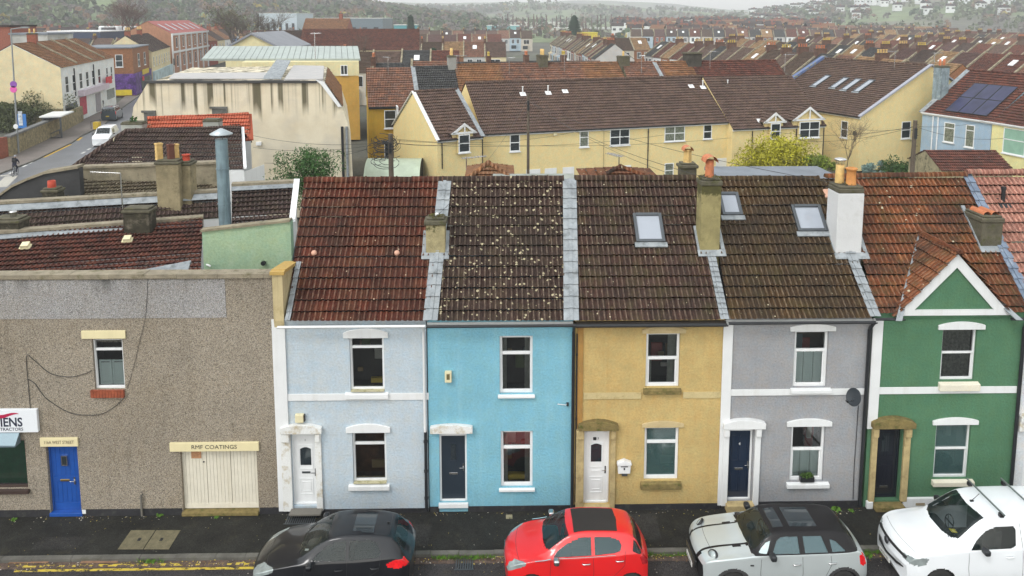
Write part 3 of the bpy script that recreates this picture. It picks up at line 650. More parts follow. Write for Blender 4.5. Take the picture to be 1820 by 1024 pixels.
mb=MB(); leafball(mb,t.location+Vector((0,0,.17)),.12,160,.035,random.Random(3),.6,shell=0); leafball(mb,t.location+Vector((.1,0,.19)),.09,100,.03,random.Random(4),.8,shell=0);leafball(mb,t.location+Vector((-.1,0,.17)),.09,90,.03,random.Random(5),.7,shell=0); mb.build('herbs',LEAF,t)
# house 5 : green with gablet
h5=[H(1673,584,1734,676),H(1661,754,1723,850),H(1556,757,1601,889)]
r5,rf5,xa5,xb5,u0e,u1e=front_house('terraced_house','green rendered house with white-edged front gable and weathered orange roof tiles',W5,T_H5,((1546,700),(1810,700)),[(1556,558),(1834,556),(1717,311),(1494,316)],h5,seed=5)
wn=window(r5,h5[0],bars=(.52,),sash=True,fw=.05,mat=WHITE); interior(wn,h5[0]); curtain(wn,h5[0][0]+.04,h5[0][1]-.06,h5[0][2]+.03,h5[0][3]-.03,y=.2,mat=M_('grey_net',(.24,.24,.22),.9,var=.4,vs=14,grain=.2))
wn=window(r5,h5[1],bars=(.53,),sash=True,fw=.05,mat=WHITE,glass=glassmat('teal_glass')); interior(wn,h5[1])
for q in ((1667,571,1750,585),(1657,741,1738,754)): a=rect(*q); arch(r5,a[0],a[1],a[2],a[3],out=.06)
for q,hh in (((1667,678,1738,692),h5[0]),((1655,851,1728,861),h5[1])): a=rect(*q); sill(r5,a[0],a[1],a[2],hh[2]+.003,.13,M_('cream_white',(.74,.70,.58),.7,stain=.3,tcol=(.5,.4,.2),tz=6))
bx2('string_course',WHITE,r5,rect(1561,687,1806,699),.03)
a=rect(1546,572,1564,740); bx('quoin_strip',WHITE,r5,a[0],a[1],-.05,-.004,2.4,EZ-.02,bev=.008)
d,(ta,tb,tc_,td)=door(r5,h5[2],M_('black_door',(.012,.014,.022),.25,var=.1,grain=0,bmp=.001,coat=.3),frame=M_('black_door',(.012,.014,.022)),trans=.0,style='victorian',glassrect=(.3,.62,.62,.88),y=.16); letterplate(d,(ta+tb)/2,tc_+.26,.18)
a=rect(1547,738,1622,756); arch(r5,a[0],a[1],a[2],a[3],out=.22,mat=MOSST,name='door_hood',end=.5)
for q in ((1545,758,1555,889),(1602,758,1613,889)):
    a=rect(*q); bx('pilaster',STONE,r5,a[0],a[1],-.1,-.004,.2,a[3],bev=.015); bx('corbel',STONE,r5,a[0],a[1],-.17,-.102,a[3]-.26,a[3]-.003,bev=.03)
bx('step',MOSST,r5,h5[2][0]-.04,h5[2][1]+.08,-.28,.16,.005,.15,bev=.02)
a=rect(1613,889,1660,905); bx('plinth',WHITE,r5,h5[2][1]+.1,xb5,-.09,-.004,.0,.30,bev=.02); bx('plinth',WHITE,r5,xa5+.05,h5[2][0]-.05,-.12,-.004,.0,.22,bev=.02)
a=rect(1624,897,1640,902); bx('air_brick',M_('airbrick',(.35,.28,.18),.9),r5,a[0],a[1],-.096,-.091,.08,.16)
gutter(r5,(xa5-.1,-.30,EZ+.08),(FX(1598,560)[0],-.30,EZ+.08),.06); gutter(r5,(FX(1785,560)[0],-.30,EZ+.06),(xb5+.1,-.30,EZ+.06),.06)
px_=FX(1808,700)[0]; pipe(r5,[(px_+.05,-.28,EZ-.0),(px_,-.09,EZ-.2),(px_,-.07,EZ-.3),(px_,-.07,.1)],.05)
# gablet: apex (1700,455) base (1598..1789, 557)
G0=Vector((FX(1596,557,-.06)[0],-.06,FX(1596,560,-.06)[1])); G1=Vector((FX(1790,557,-.06)[0],-.06,G0.z)); GA=Vector(((G0.x+G1.x)/2,-.06,FX(1700,452,-.06)[1]))
mb=MB(); mb.slab([(G0.x,-.06,EZ+.0),(G1.x,-.06,EZ+.0),(G1.x,-.06,G1.z),GA,(G0.x,-.06,G0.z)],(0,.15,0)); mb.build('gable_wall',W5,r5)
mb=MB(); t_=.20
gi=[Vector((G0.x+.42,0,G0.z+.16)),Vector((G1.x-.42,0,G0.z+.16)),Vector((GA.x,0,GA.z-.36))]
go=[Vector((G0.x-.08,0,G0.z-.0)),Vector((G1.x+.08,0,G0.z-.0)),Vector((GA.x,0,GA.z+.02))]
for i in range(3):
    j=(i+1)%3; q=[go[i],go[j],gi[j],gi[i]]; mb.slab([(p.x,-.12,p.z) for p in q],(0,.055,0))
mb.build('bargeboard',WHITE,r5)
# gablet roof slopes run back to the main slope
def yroof(z): return -.18+(z-EZ)/(8.93-EZ)*3.48
yb=yroof(GA.z+.1)
mb=MB()
for sgn,Gx in ((-1,G0.x-.14),(1,G1.x+.14)):
    A=Vector((GA.x,-.2,GA.z+.07)); B=Vector((Gx,-.2,G0.z-.04)); Cc=Vector((GA.x,yb,GA.z+.07)); Dd=Vector((Gx,yroof(G0.z-.04),G0.z-.04))
    s_=(A-B).normalized(); e_=Vector((0,1,0)); O=B
    poly=[(0,0),((Dd-B).dot(e_),0),((Cc-B).dot(e_),(A-B).length),(0,(A-B).length)]
    tiles(mb,O,e_,s_,poly,'roll',seed=11,du=50)
mb.build('gable_roof',T_H5,r5); ridge(r5,(GA.x,-.25,GA.z+.08),(GA.x,yb+.1,GA.z+.08),.09,T_H5,seg=.4)
mb=MB()
for Gx,k in ((G0.x-.14,-1),(G1.x+.14,1)):
    a_=Vector((Gx,yroof(G0.z-.04)-.2,G0.z-.1)); b_=Vector((GA.x,yb,GA.z+.05)); nrm=RF.n*.07; sd_=Vector((-.09*1,0,0))
    mb.slab([a_+nrm-sd_,b_+nrm-sd_*.5,b_+nrm+sd_*.5,a_+nrm+sd_],RF.n*.02)
mb.build('valley_flashing',LEAD,r5)
# house 6 : right edge
h6=[(FX(1815,830)[0]+.05,FX(1815,830)[0]+1.0,.35,2.5)]
xa6=FX(1812,700)[0]
r6=thing('terraced_house','off-white house with pink tiled roof, cut off by the right edge','house',(xa6+2,0,0),group='terrace of painted houses along the street')
mb=MB(); wall_rects(mb,xa6,xa6+4.2,0,EZ+.12,0,h6); side_walls(mb,xa6,xa6+4.2); mb.build('wall',W6,r6)
door(r6,h6[0],UPVC,style='pvc',trans=.2); a=(xa6+.02,xa6+.22,2.45,2.75); bx('corbel',PEEL,r6,*a[:2],-.12,-.003,2.3,2.6,bev=.03); arch(r6,xa6+.02,xa6+1.3,2.6,2.9,out=.16,mat=PEEL,name='door_hood')
pl=[RF.uv(1840,556),(RF.uv(1840,556)[0]+3.5,0),(RF.uv(1722,306)[0]+6,SLOPE+.15),RF.uv(1722,306)]
mb=MB(); tiles(mb,RF.O+RF.n*.04,RF.e,RF.s,[(pl[0][0],0),pl[1],pl[2],(pl[3][0],SLOPE+.15)],'roll',seed=6); tiles(mb,Vector((0,6.78,EZ)),Vector((1,0,0)),Vector((0,-3.48,RZ-EZ)).normalized(),[(xa6,0),(xa6+4,0),(xa6+4,SLOPE),(xa6,SLOPE)],'step'); mb.build('roof',T_H6,r6)
# ridges
ridge(r1,(u0+.0,3.3,RZ+.0),(u1,3.3,RZ),.13,T_H1); ridge(r2,(u0b-.25,3.3,RZ),(u1b,3.3,RZ+.02),.13,T_H2); ridge(r3,(u0c,3.3,RZ+.02),(xb3-.1,3.3,RZ+.02),.13,T_H3)
ridge(r4,(xa4+.2,3.3,RZ+.0),(xb4-.3,3.3,RZ+.0),.11,T_H4); ridge(r5,(xb4-.1,3.3,RZ+.06),(RF.uv(1712,308)[0],3.3,RZ+.1),.12,T_H5); ridge(r6,(RF.uv(1712,308)[0],3.3,RZ+.17),(RF.uv(1712,308)[0]+6,3.3,RZ+.17),.12,T_H6)
# party flashings laid over the roof planes (part of the left house of each pair)
def strip(root,pa,pb,wd=.36,h=.105,mat=LEAD,name='party_flashing',n=13):
    a=RF.uv(*pa); b=RF.uv(*pb); mb=MB()
    for i in range(n):
        k0=i/n; k1=(i+1)/n; v0=a[1]+(b[1]-a[1])*k0; v1=a[1]+(b[1]-a[1])*k1; u_0=a[0]+(b[0]-a[0])*k0; u_1=a[0]+(b[0]-a[0])*k1
        for c_,q in enumerate(((-.5,-.12),(-.12,.12),(.12,.5))):
            hh=h+(.02 if c_==1 else 0)
            mb.slab([RF.P(u_0+q[0]*wd,v0-.01,hh),RF.P(u_0+q[1]*wd,v0-.01,hh),RF.P(u_1+q[1]*wd,v1+.01,hh-.035),RF.P(u_1+q[0]*wd,v1+.01,hh-.035)],RF.n*.012)
    o=mb.build(name,mat,root); return o
strip(r1,(765,572),(791,324),.40); strip(r2,(1015,572),(1012,321),.42); strip(r3,(1287,570),(1262,450),.24); strip(r4,(1554,565),(1505,440),.3,n=9); strip(r5,(1836,556),(1716,312),.3,n=14,mat=M_('blue_lead',(.17,.215,.29),.6,var=.25,vs=3,stain=.5,tcol=(.35,.38,.42),tz=5,spec=.2))
strip(r1,(512,572),(532,468),.14,n=7)
# ---- chimneys of the front row
def ch(root,pxl,pxr,pyb,pyt,mat,Yc,dep,cap=.04,capm=None,name='chimney'):
    """front face spans pxl..pxr, base at pyb on the roof, top at pyt"""
    p=RF.px((pxl+pxr)/2,pyb,.05); y0=p.y; a=at_y(pxl,(pyb+pyt)/2,y0).x; b=at_y(pxr,(pyb+pyt)/2,y0).x; z1=at_y((pxl+pxr)/2,pyt,y0).z
    o=stack(root,a,b,y0,y0+dep,p.z-.6,z1,mat,cap,.14,capm=capm); 
    mb=MB(); M=RF.M(0,0,0); u_,v_=RF.uv((pxl+pxr)/2,pyb); w_=(b-a)/2
    mb.box(u_-w_-.12,u_+w_+.12,v_-.2,v_+.02,.05,.085,M=M); mb.box(u_-w_-.11,u_-w_-.002,v_+.03,v_+dep*1.5,.05,.09,M=M); mb.box(u_+w_+.002,u_+w_+.11,v_+.03,v_+dep*1.5,.05,.09,M=M); mb.build('flashing',LEAD,o)
    return o,a,b,y0,z1
o,a,b,y0,z1=ch(r1,757,791,452,392,M_('mossy_top_render',(.36,.31,.17),.9,var=.25,vs=4,grain=.1,bmp=.02,bs=20,ztop=8.45,zh=.75),0,.5,.05); mb=MB(); leafball(mb,((a+b)/2,y0+.25,z1+.05),.26,500,.03,random.Random(2),.35,shell=0); mb.build('moss_cap',M_('moss',(.12,.11,.03),.95,var=.5,vs=20,grain=.2),o); bx('vent',UPVC,o,(a+b)/2-.02,(a+b)/2+.08,y0+.2,y0+.3,z1+.06,z1+.16,bev=.02)
PATCH=M_('patched_render',(.30,.26,.12),.9,var=.25,vs=2.5,grain=.08,stain=.6,tcol=(.12,.10,.04),tz=1.9,ztop=9.1,zh=.5)
o,a,b,y0,z1=ch(r3,1246,1281,447,322,PATCH,0,.55,.03)
MOSSM=M_('moss',(.12,.11,.03))
mb=MB(); leafball(mb,((a+b)/2,y0+.28,z1+.04),.34,600,.03,random.Random(8),.25,shell=0); mb.build('moss_cap',MOSSM,o)
p0=pot(o,((a+b)/2,y0+.3,z1+.02),.55,.13,TERRA,'plain')
mb=MB(); rows=[]
for k in range(9):
    an=math.pi*k/8; rows.append([((a+b)/2-.19*math.cos(an), y0+.3+yy, z1+.52+.19*math.sin(an)) for yy in (-.25,.25)])
mb.grid(rows); mb.build('cowl',TERRA,o)
o,a,b,y0,z1=ch(r4,1488,1534,452,336,M_('white_chimney_render',(.62,.63,.64),.85,var=.06,grain=.05,stain=.35,tcol=(.3,.3,.27),tz=1.5,bmp=.01),0,.75,.0)
mb=MB(); leafball(mb,((a+b)/2,y0+.36,z1+.02),.36,500,.03,random.Random(9),.3,shell=0); mb.build('moss_cap',MOSSM,o)
pot(o,((a+b)/2+.1,y0+.3,z1+.02),.55,.15,M_('orange_clay',(.55,.24,.07),.7,var=.2,vs=6),'roll'); q=pot(o,((a+b)/2-.13,y0+.55,z1+.02),.6,.13,BUFF,'plain')
mb=MB(); mb.lathe([(.16,.0),(.17,.02),(.17,.05),(.05,.08),(.0,.09)],((a+b)/2-.13,y0+.55,z1+.74),16); [mb.tube([((a+b)/2-.13+.11*math.cos(t_),y0+.55+.11*math.sin(t_),z1+.6),((a+b)/2-.13+.11*math.cos(t_),y0+.55+.11*math.sin(t_),z1+.75)],.01,5) for t_ in (0,1.6,3.1,4.7)]; mb.build('cowl',M_('chrome',(.6,.6,.6)),o)
o,a,b,y0,z1=ch(r5,1745,1782,440,388,CEM,0,.95,.03)
for k in (0,1): 
    mb=MB(); rows=[]
    for i in range(7):
        an=math.pi*i/6; rows.append([((a+b)/2-.12+k*.24-.11*math.cos(an), y0+yy, z1+.06+.11*math.sin(an)) for yy in (.1,.8)])
    mb.grid(rows); mb.build('ridge_cap',TERRA,o)
# skylights, vents
skylight(r3,RF,1130,379,1176,430,w=.86); skylight(r4,RF,1406,364,1470,411,w=.9); skylight(r4,RF,1284,342,1312,382,w=.62)
VEN=M_('pink_clay',(.62,.36,.26),.7)
for q in ((559,452),(706,452)):
    u_,v_=RF.uv(*q); mb=MB(); M=RF.M(u_,v_,.05); mb.lathe([(.075,-.05),(.08,.05),(.05,.085),(0,.095)],(0,0,0),12); mb.v=[tuple(M@Vector(p)) for p in mb.v]; mb.build('roof_vent',VEN,r1)
u_,v_=RF.uv(1470,346); mb=MB(); mb.box(-.12,.12,-.16,.16,.03,.10,M=RF.M(u_,v_,0)); o=mb.build('roof_vent',VEN,r4); weld(o); bevel(o,.04)
p=RF.px(1782,360,.05); mb=MB(); mb.tube([p,p+Vector((0,0,.12)),p+Vector((0,0,.42))],.06,12); mb.tube([p+Vector((0,0,.4)),p+Vector((0,0,.5))],.075,12); mb.box(-.17,.17,-.2,.15,.03,.06,M=RF.M(*RF.uv(1782,362),.02)); mb.build('vent_pipe',BLACKP,r6)
# satellite dish, letterbox, lanterns
c=at_y(1519,706,-.45); t=thing('satellite_dish','dark grey satellite dish on an arm by the downpipe of the grey house','satellite dish',(c.x,-.003,c.z))
mb=MB(); rows=[]; D_=Matrix.Translation(c)@Matrix.Rotation(R(-62),4,'Z')@Matrix.Rotation(R(72),4,'X')
for i in range(9):
    rr=.25*i/8; rows.append([D_@Vector((rr*math.cos(2*math.pi*k/24)*.92,rr*math.sin(2*math.pi*k/24),rr*rr*.7)) for k in range(24)])
mb.grid(rows,close=True); o=mb.build('dish',M_('dish_grey',(.025,.032,.04),.5,grain=0,bmp=0),t)
so=o.modifiers.new('solid','SOLIDIFY'); so.thickness=.012
fp=at_y(1507,715,-.75); mb=MB(); mb.tube([(c.x+.12,-.01,c.z-.1),(c.x+.02,-.35,c.z-.12),tuple(fp)],.014,8); mb.build('arm',GREYM,t); mb=MB(); mb.tube([fp,fp+Vector((-.05,-.02,.06))],.03,10); mb.build('receiver',BLACKP,t)
a=rect(1098,815,1119,838); t=thing('letterbox','white wall letterbox with pitched top beside the ochre house door','letterbox',((a[0]+a[1])/2,-.005,a[2]))
mb=MB(); xm=(a[0]+a[1])/2; mb.slab([(a[0],-.12,a[2]),(a[1],-.12,a[2]),(a[1]+.02,-.12,a[3]-.1),(a[0]-.02,-.12,a[3]-.1)],(0,.11,0)); o=mb.build('casing',WHITE,t); weld(o); bevel(o,.01)
mb=MB(); mb.slab([(a[0]-.04,-.15,a[3]-.13),(a[1]+.04,-.15,a[3]-.13),(a[1]+.03,-.15,a[3]-.06),(xm,-.15,a[3]+.02),(a[0]-.03,-.15,a[3]-.06)],(0,.145,0)); o=mb.build('lid',UPVC,t); weld(o); bevel(o,.008)
bx('slot',BLACKP,t,xm-.1,xm+.1,-.126,-.121,a[3]-.19,a[3]-.165); bx('lock',BLACKP,t,xm-.02,xm+.02,-.127,-.121,a[2]+.12,a[2]+.18); bx('newspaper_holder',GREYM,t,xm-.06,xm+.1,-.1,-.004,a[2]-.09,a[2]-.01,bev=.01)
t=thing('wall_bracket','small white cable bracket on the sky blue wall by the black downpipe','bracket',(FX(1008,718)[0],0,FX(1008,718)[1])); p=t.location; mb=MB(); mb.tube([p,p+Vector((-.05,-.1,.02)),p+Vector((-.28,-.12,.06))],.012,6); mb.build('rod',WHITE,t); bx('mount',BLACKP,t,p.x-.02,p.x+.04,-.04,-.002,p.z-.05,p.z+.05)

for wn_ in [c for r_ in (r1,r2,r3,r4,r5) for c in KIDS.get(r_.name,[]) if c.name.startswith('window')]:
    xs_=[v.co.x+r_.location.x for r_ in [wn_.parent] for v in wn_.data.vertices]; zs_=[v.co.z for v in wn_.data.vertices]; furnish(wn_,(min(xs_),max(xs_),min(zs_),max(zs_)),int(abs(sum(xs_))*7))
# ------------------------------------------------------------ workshop on the left
PEB=pebble('pebbledash',(.37,.32,.25),(.13,.11,.088),(.55,.49,.41),56)
PEBL=None
BOARD=M_('cream_board',(.70,.62,.38),.6,var=.05,grain=.02,bmp=.001,streak=.15,scol=(.4,.32,.16))
hw=[H(166,603,220,692),H(86,792,141,913),H(323,800,458,908),H(-60,783,47,869)]
xw0=-17.; xw1=FX(503,700)[0]-.02; ZT=at_y(200,487,0).z
PEBL=pebble('pebbledash_grey',(.42,.41,.41),(.18,.18,.18),(.62,.62,.63),56,ztop=ZT)
rw=thing('workshop','wide pebbledashed workshop with blue door and cream boarded garage doors','workshop',((xw0+xw1)/2,0,0))
mb=MB(); wall_rects(mb,xw0,xw1,0,ZT-.12,0,hw); mb.face([(xw0,0,0),(xw0,6,0),(xw0,6,ZT-.3),(xw0,0,ZT-.12)]); mb.face([(xw0,.3,ZT-.12),(xw1,.3,ZT-.12),(xw1,.3,5.0),(xw0,.3,5.0)]); mb.build('wall',PEB,rw)
a=rect(-60,490,401,566); bx('render_band',PEBL,rw,a[0],a[1],-.012,-.003,a[2],ZT-.16)
mb=MB(); x=xw0; rnd=random.Random(5)
while x<xw1-.1:
    L=rnd.uniform(.8,1.3); x2=min(x+L,xw1-.14); mb.box(x+.004,x2-.004,-.06,.36,ZT-.12+rnd.uniform(-.006,.006),ZT+rnd.uniform(-.008,.008)); x=x2
    if x2>=xw1-.15: break
o=mb.build('coping',M_('mossy_coping',(.30,.26,.19),.95,var=.25,vs=3,grain=.15,bmp=.015,stain=.8,tcol=(.09,.08,.03),tz=3.5),rw); bevel(o,.015)
STN=M_('coping_drip_stain',(.13,.125,.12),.95,var=.3,grain=.15)
mb=MB()
for px_ in (32,74,117,155,192,236,330,403,60,90,280):
    p=FX(px_,492); hh=rnd.uniform(.12,.35); ww=rnd.uniform(.05,.11); n=6; xs=[p[0]+ww*math.cos(math.pi*k/n) for k in range(n+1)]
    mb.face([(p[0]-ww,-.0145,ZT-.165),(p[0]-ww*.5,-.0145,ZT-.165-hh*.7),(p[0]+rnd.uniform(-.02,.02),-.0145,ZT-.165-hh),(p[0]+ww*.5,-.0145,ZT-.165-hh*.6),(p[0]+ww,-.0145,ZT-.165)])

# upper window
wn=window(rw,hw[0],bars=(.78,),fw=.055); interior(wn,hw[0]); shutters(wn,hw[0][0]+.06,hw[0][1]-.06,hw[0][2]+.07,hw[0][2]+.78,.17,2)
bx2('lintel',BOARD,rw,rect(146,587,224,601),.05)
a=rect(163,692,222,705); mb=MB(); n=11
for k in range(n): x=a[0]+(a[1]-a[0])*k/n; mb.box(x+.004,x+(a[1]-a[0])/n-.004,-.08,.12,a[2],hw[0][2]-.003)
o=mb.build('brick_sill',M_('sill_brick',(.30,.075,.035),.85,var=.3,vs=8),rw); bevel(o,.008)
# blue door
BLU=M_('blue_paint',(.012,.075,.33),.35,var=.1,vs=3,grain=.03,bmp=.002,streak=.2,scol=(.02,.03,.12))
d,(ta,tb,tc_,td)=door(rw,hw[1],BLU,frame=BLU,fw=.05,style='plank',y=.10); letterplate(d,(ta+tb)/2-.03,tc_+(td-tc_)*.46,.11,.26,M_('brass',(.6,.42,.15),.35,metal=1)); handle(d,tb-.14,tc_+(td-tc_)*.45,.11)
bx('door_glass',GLASSDK,d,(ta+tb)/2-.06,(ta+tb)/2+.06,.085,.12,tc_+(td-tc_)*.70,tc_+(td-tc_)*.83); 
mb=MB(); xm=(ta+tb)/2; z0=tc_+(td-tc_)*.69; z1=tc_+(td-tc_)*.84
for q in ((xm-.085,xm-.06,z0,z1),(xm+.06,xm+.085,z0,z1),(xm-.06,xm+.06,z0,z0+.025),(xm-.06,xm+.06,z1-.025,z1)): mb.box(q[0],q[1],.078,.12,q[2],q[3])
mb.build('glass_frame',M_('chrome',(.6,.6,.6)),d)
bx('step',BLU,rw,hw[1][0]-.02,hw[1][1]+.03,-.05,.12,.01,hw[1][2]+.04,bev=.01)
a=rect(73,777,140,792); s_=bx2('door_board',BOARD,rw,a,.06); INK=M_('sign_ink',(.05,.045,.04),.6,grain=0,bmp=0); text('116A WEST STREET',.135,((a[0]+a[1])/2,-.062,(a[2]+a[3])/2),M_('faded_ink',(.22,.18,.12),.7),s_,sx=.72)
# garage doors
g=hw[2]; mb=MB(); n=22; w_=(g[1]-g[0])/n; rnd=random.Random(1)
for k in range(n):
    gap=.012 if k in (7,14) else .003
    mb.box(g[0]+k*w_+gap,g[0]+(k+1)*w_-.003,.10+rnd.uniform(0,.004),.14,g[2]+.02,g[3]-.01)
mb.box(g[0]+.01,g[1]-.01,.085,.099,g[2]+.03,g[2]+.16)
o=mb.build('garage_door',M_('cream_boarding',(.66,.62,.52),.6,var=.06,vs=4,grain=.04,bmp=.003,streak=.45,scol=(.48,.42,.30)),rw)
bx('notice',M_('notice_card',(.52,.27,.14),.7,var=.2,vs=20,grain=.2),o,FX(337,800)[0],FX(355,800)[0],.09,.096,FX(345,818)[1],FX(345,801)[1]+.0)
mb=MB(); mb.lathe([(.02,0),(.025,-.02),(0,-.03)],(g[0]+7*w_-.07,.099,FX(364,824)[1]),10,ax='y'); mb.build('handle',BLACKP,o)
a=rect(303,785,461,800); s_=bx2('shop_board',BOARD,rw,a,.07); text('RMF COATINGS',.165,((a[0]+a[1])/2,-.072,(a[2]+a[3])/2),INK,s_,bold=.0,sx=1.08)
bx('threshold',MOSST,rw,g[0]-.02,g[1]+.01,-.10,.12,.0,g[2]+.01,bev=.02)
# shop window with blinds, hood and signboard
g=hw[3]; wn=window(rw,g,fw=.05,mat=M_('brown_frame',(.05,.03,.025),.5)); interior(wn,g)
mb=MB(); n=18; GB=M_('green_blind',(.02,.16,.07),.6,var=.2,vs=4,grain=.1)
for k in range(n):
    x=g[0]+(g[1]-g[0])*(k+.5)/n; mb.face([(x-.05,.20,g[2]+.03),(x+.04,.245,g[2]+.03),(x+.04,.245,g[3]),(x-.05,.20,g[3])])
mb.build('blind',GB,wn); bx('sill',M_('brown_frame',(.05,.03,.025)),rw,g[0],g[1]+.04,-.09,.07,g[2]-.12,g[2]-.003,bev=.01)
a=rect(-60,766,38,784); mb=MB(); mb.slab([(a[0],-.05,a[3]+.02),(a[0],-.30,a[2]+.03),(a[0],-.30,a[2]-.02),(a[0],-.05,a[2]-.02)],(a[1]-a[0],0,0)); mb.build('canopy',M_('canopy_metal',(.18,.25,.29),.4,var=.1,metal=.3),rw)
a=rect(-130,726,70,766); s_=bx2('signboard',M_('sign_white',(.72,.75,.79),.35,var=.02,grain=0,bmp=0),rw,a,.10)
NI=M_('sign_navy',(.02,.025,.05),.5,grain=0,bmp=0); MG=M_('sign_magenta',(.40,.01,.06),.5,grain=0,bmp=0)
zc=FX(20,748)[1]; xr=FX(44,748)[0]
text('IENS',.36,(xr,-.102,zc),NI,s_,align='RIGHT',bold=.022,sx=.86,ext=.002); text('CONTRACTORS',.125,(xr+.005,-.102,FX(20,760)[1]),NI,s_,align='RIGHT',sx=1.0,ext=.002,bold=.008)
mb=MB(); x0=FX(-30,733)[0]; x1=FX(38,733)[0]; zt=FX(20,734)[1]; n=16; top=[];bot=[]
for i in range(n+1):
    k=i/n; x=x0+(x1-x0)*k; c_=zt-.03+.055*math.sin((k*1.35-.95)*2*math.pi*.8); t_=.075*math.sin(math.pi*min(1,k*.93+.07))**.7*(1 if k<1 else 0); top.append((x,-.104,c_+t_)); bot.append((x,-.104,c_-t_*.35))
for i in range(n): mb.slab([bot[i],bot[i+1],top[i+1],top[i]],(0,.003,0))
mb.build('logo_swoosh',MG,s_)
# plinth, cables, stub pipe
xs=[xw0]
for hh in sorted([h_ for h_ in hw if h_[2]<.5]): bx('plinth',PLINTH,rw,xs[-1],hh[0]-.03,-.02,-.002,0,.20); xs.append(hh[1]+.03)
bx('plinth',PLINTH,rw,xs[-1],xw1,-.02,-.002,0,.19)
def cable(parent,pxs,Y=-.02,r=.008,mat=BLACKP,name='cable'):
    pts=[]
    for q in pxs: p=at_y(q[0],q[1],Y); pts.append(p)
    sm=[]
    for i in range(len(pts)-1):
        p0=pts[max(0,i-1)];p1=pts[i];p2=pts[i+1];p3=pts[min(len(pts)-1,i+2)]
        for k in range(6):
            t=k/6; sm.append(.5*((2*p1)+(p2-p0)*t+(2*p0-5*p1+4*p2-p3)*t*t+(3*p1-p0-3*p2+p3)*t**3))
    sm.append(pts[-1]); mb=MB(); mb.tube(sm,r,6); return mb.build(name,mat,parent)
cable(rw,[(54,727),(50,680),(47,633),(60,640),(90,664),(125,670),(152,664),(163,658)]); cable(rw,[(49,674),(62,682),(82,708),(120,732),(150,738),(180,736),(205,722),(222,705)]); cable(rw,[(263,490),(259,560),(250,600),(238,650),(226,692)],r=.005)
cable(rw,[(-5,618),(3,619)],r=.01)
p=at_y(251,892,-.06); mb=MB(); mb.tube([(p.x,-.06,.02),(p.x,-.06,.62)],.03,10); mb.tube([(p.x-.02,-.05,.62),(p.x+.05,-.05,.66),(p.x+.02,-.05,.74)],.02,8); mb.build('stub_pipe',M_('worn_concrete',(.16,.15,.13)),rw)
bx('hydrant_plate',WHITE,rw,FX(150,906)[0]-.05,FX(150,906)[0]+.05,-.03,-.021,.08,.2)
# cream parapet pier between workshop and terrace (top of the party wall)
rp=thing('parapet_wall','cream painted party parapet with ochre coping between workshop and pale lilac-blue house','parapet wall',(xw1+.2,0,0))
a=rect(487,497,505,568); z0=a[2]; za=at_y(488,486,-.05).z
YEL=M_('ochre_coping',(.50,.33,.10),.8,var=.15,vs=5,stain=.5,tcol=(.16,.12,.03),tz=5)
b_=FX(512,480)[0]
mb=MB(); prof=[(-.10,z0),(-.10,za),(0,za),(1.35,at_y(525,462,1.35).z-.12),(1.35,z0-.5),(0,z0-.5)]
mb.slab([(a[0],y,z) for y,z in prof],(a[1]-a[0],0,0)); o=mb.build('pier',M_('cream_parapet',(.56,.46,.26),.8,streak=.6,scol=(.2,.16,.07),stain=.5,tcol=(.25,.19,.07),tz=3),rp)
mb=MB(); zt=prof[3][1]; L=Vector((0,1.35,zt-za)); n_=Vector((0,-L.z,L.y)).normalized()
for k in range(4):
    p0=Vector((0,0,za))+L*k/4; p1=Vector((0,0,za))+L*(k+.96)/4; mb.slab([(a[0]-.05,p0.y,p0.z),(a[1]+.06,p0.y,p0.z),(a[1]+.06,p1.y,p1.z),(a[0]-.05,p1.y,p1.z)],n_*.09)
mb.box(a[0]-.05,a[1]+.06,-.15,-.001,za-.02,za+.07); mb.build('coping',YEL,rp)
# ------------------------------------------------------------ street
def asphalt(name,col,wet=.5,crack=0):
    m,t,p=_new(name); tc=N(t,'ShaderNodeTexCoord').outputs['Object']
    v=N(t,'ShaderNodeTexVoronoi'); v.inputs['Scale'].default_value=70; t.links.new(tc,v.inputs['Vector']); s_=N(t,'ShaderNodeSeparateColor'); t.links.new(v.outputs['Color'],s_.inputs[0])
    c=mix(t,sc(col,.55),sc(col,1.6),ramp(t,s_.outputs[0],[(.2,0.),(.9,1.)]))
    c=mix(t,c,ramp(t,noise(t,tc,.8,6,.65),[(.3,.6),(.7,1.35)]),1.,'MULTIPLY'); c=mix(t,c,(.10,.085,.05),mth(t,'MULTIPLY',ramp(t,noise(t,tc,2.4,6,.75),[(.55,0.),(.75,1.)]),.35))
    sp=ramp(t,noise(t,tc,130,2,.9),[(.70,0.),(.74,1.)]); c=mix(t,c,(.34,.31,.26),mth(t,'MULTIPLY',sp,.7))
    t.links.new(c,p.inputs['Base Color']); t.links.new(ramp(t,noise(t,tc,1.1,4,.6),[(.3,.80-wet*.4),(.7,.95)]),p.inputs['Roughness']); p.inputs['Specular IOR Level'].default_value=.25; bump(t,p,mth(t,'ADD',v.outputs['Distance'],noise(t,tc,7,3)),.012); MATS[name]=m; return m
ASP=asphalt('road_asphalt',(.040,.037,.038),.55); PAV=asphalt('pavement_tarmac',(.018,.018,.0155),.5)
KY=-1.66
GR=M_('ground_earth',(.10,.10,.08),.95,var=.3,vs=.05,grain=.15,gs=3,bmp=.02,stain=.5,tcol=(.05,.07,.02),tz=.03)
mb=MB(); X=[-30,30]; Yp=[KY+.035,0.01]
mb.face([(-30,Yp[0]+.0,-.0),(30,Yp[0],0),(30,.4,0),(-30,.4,0)]); tag(mb.build('pavement',PAV),kind='structure')
mb=MB(); mb.face([(-30,-12,-.075),(30,-12,-.075),(30,KY-.12,-.075),(-30,KY-.12,-.075)]); tag(mb.build('road',ASP),kind='structure')
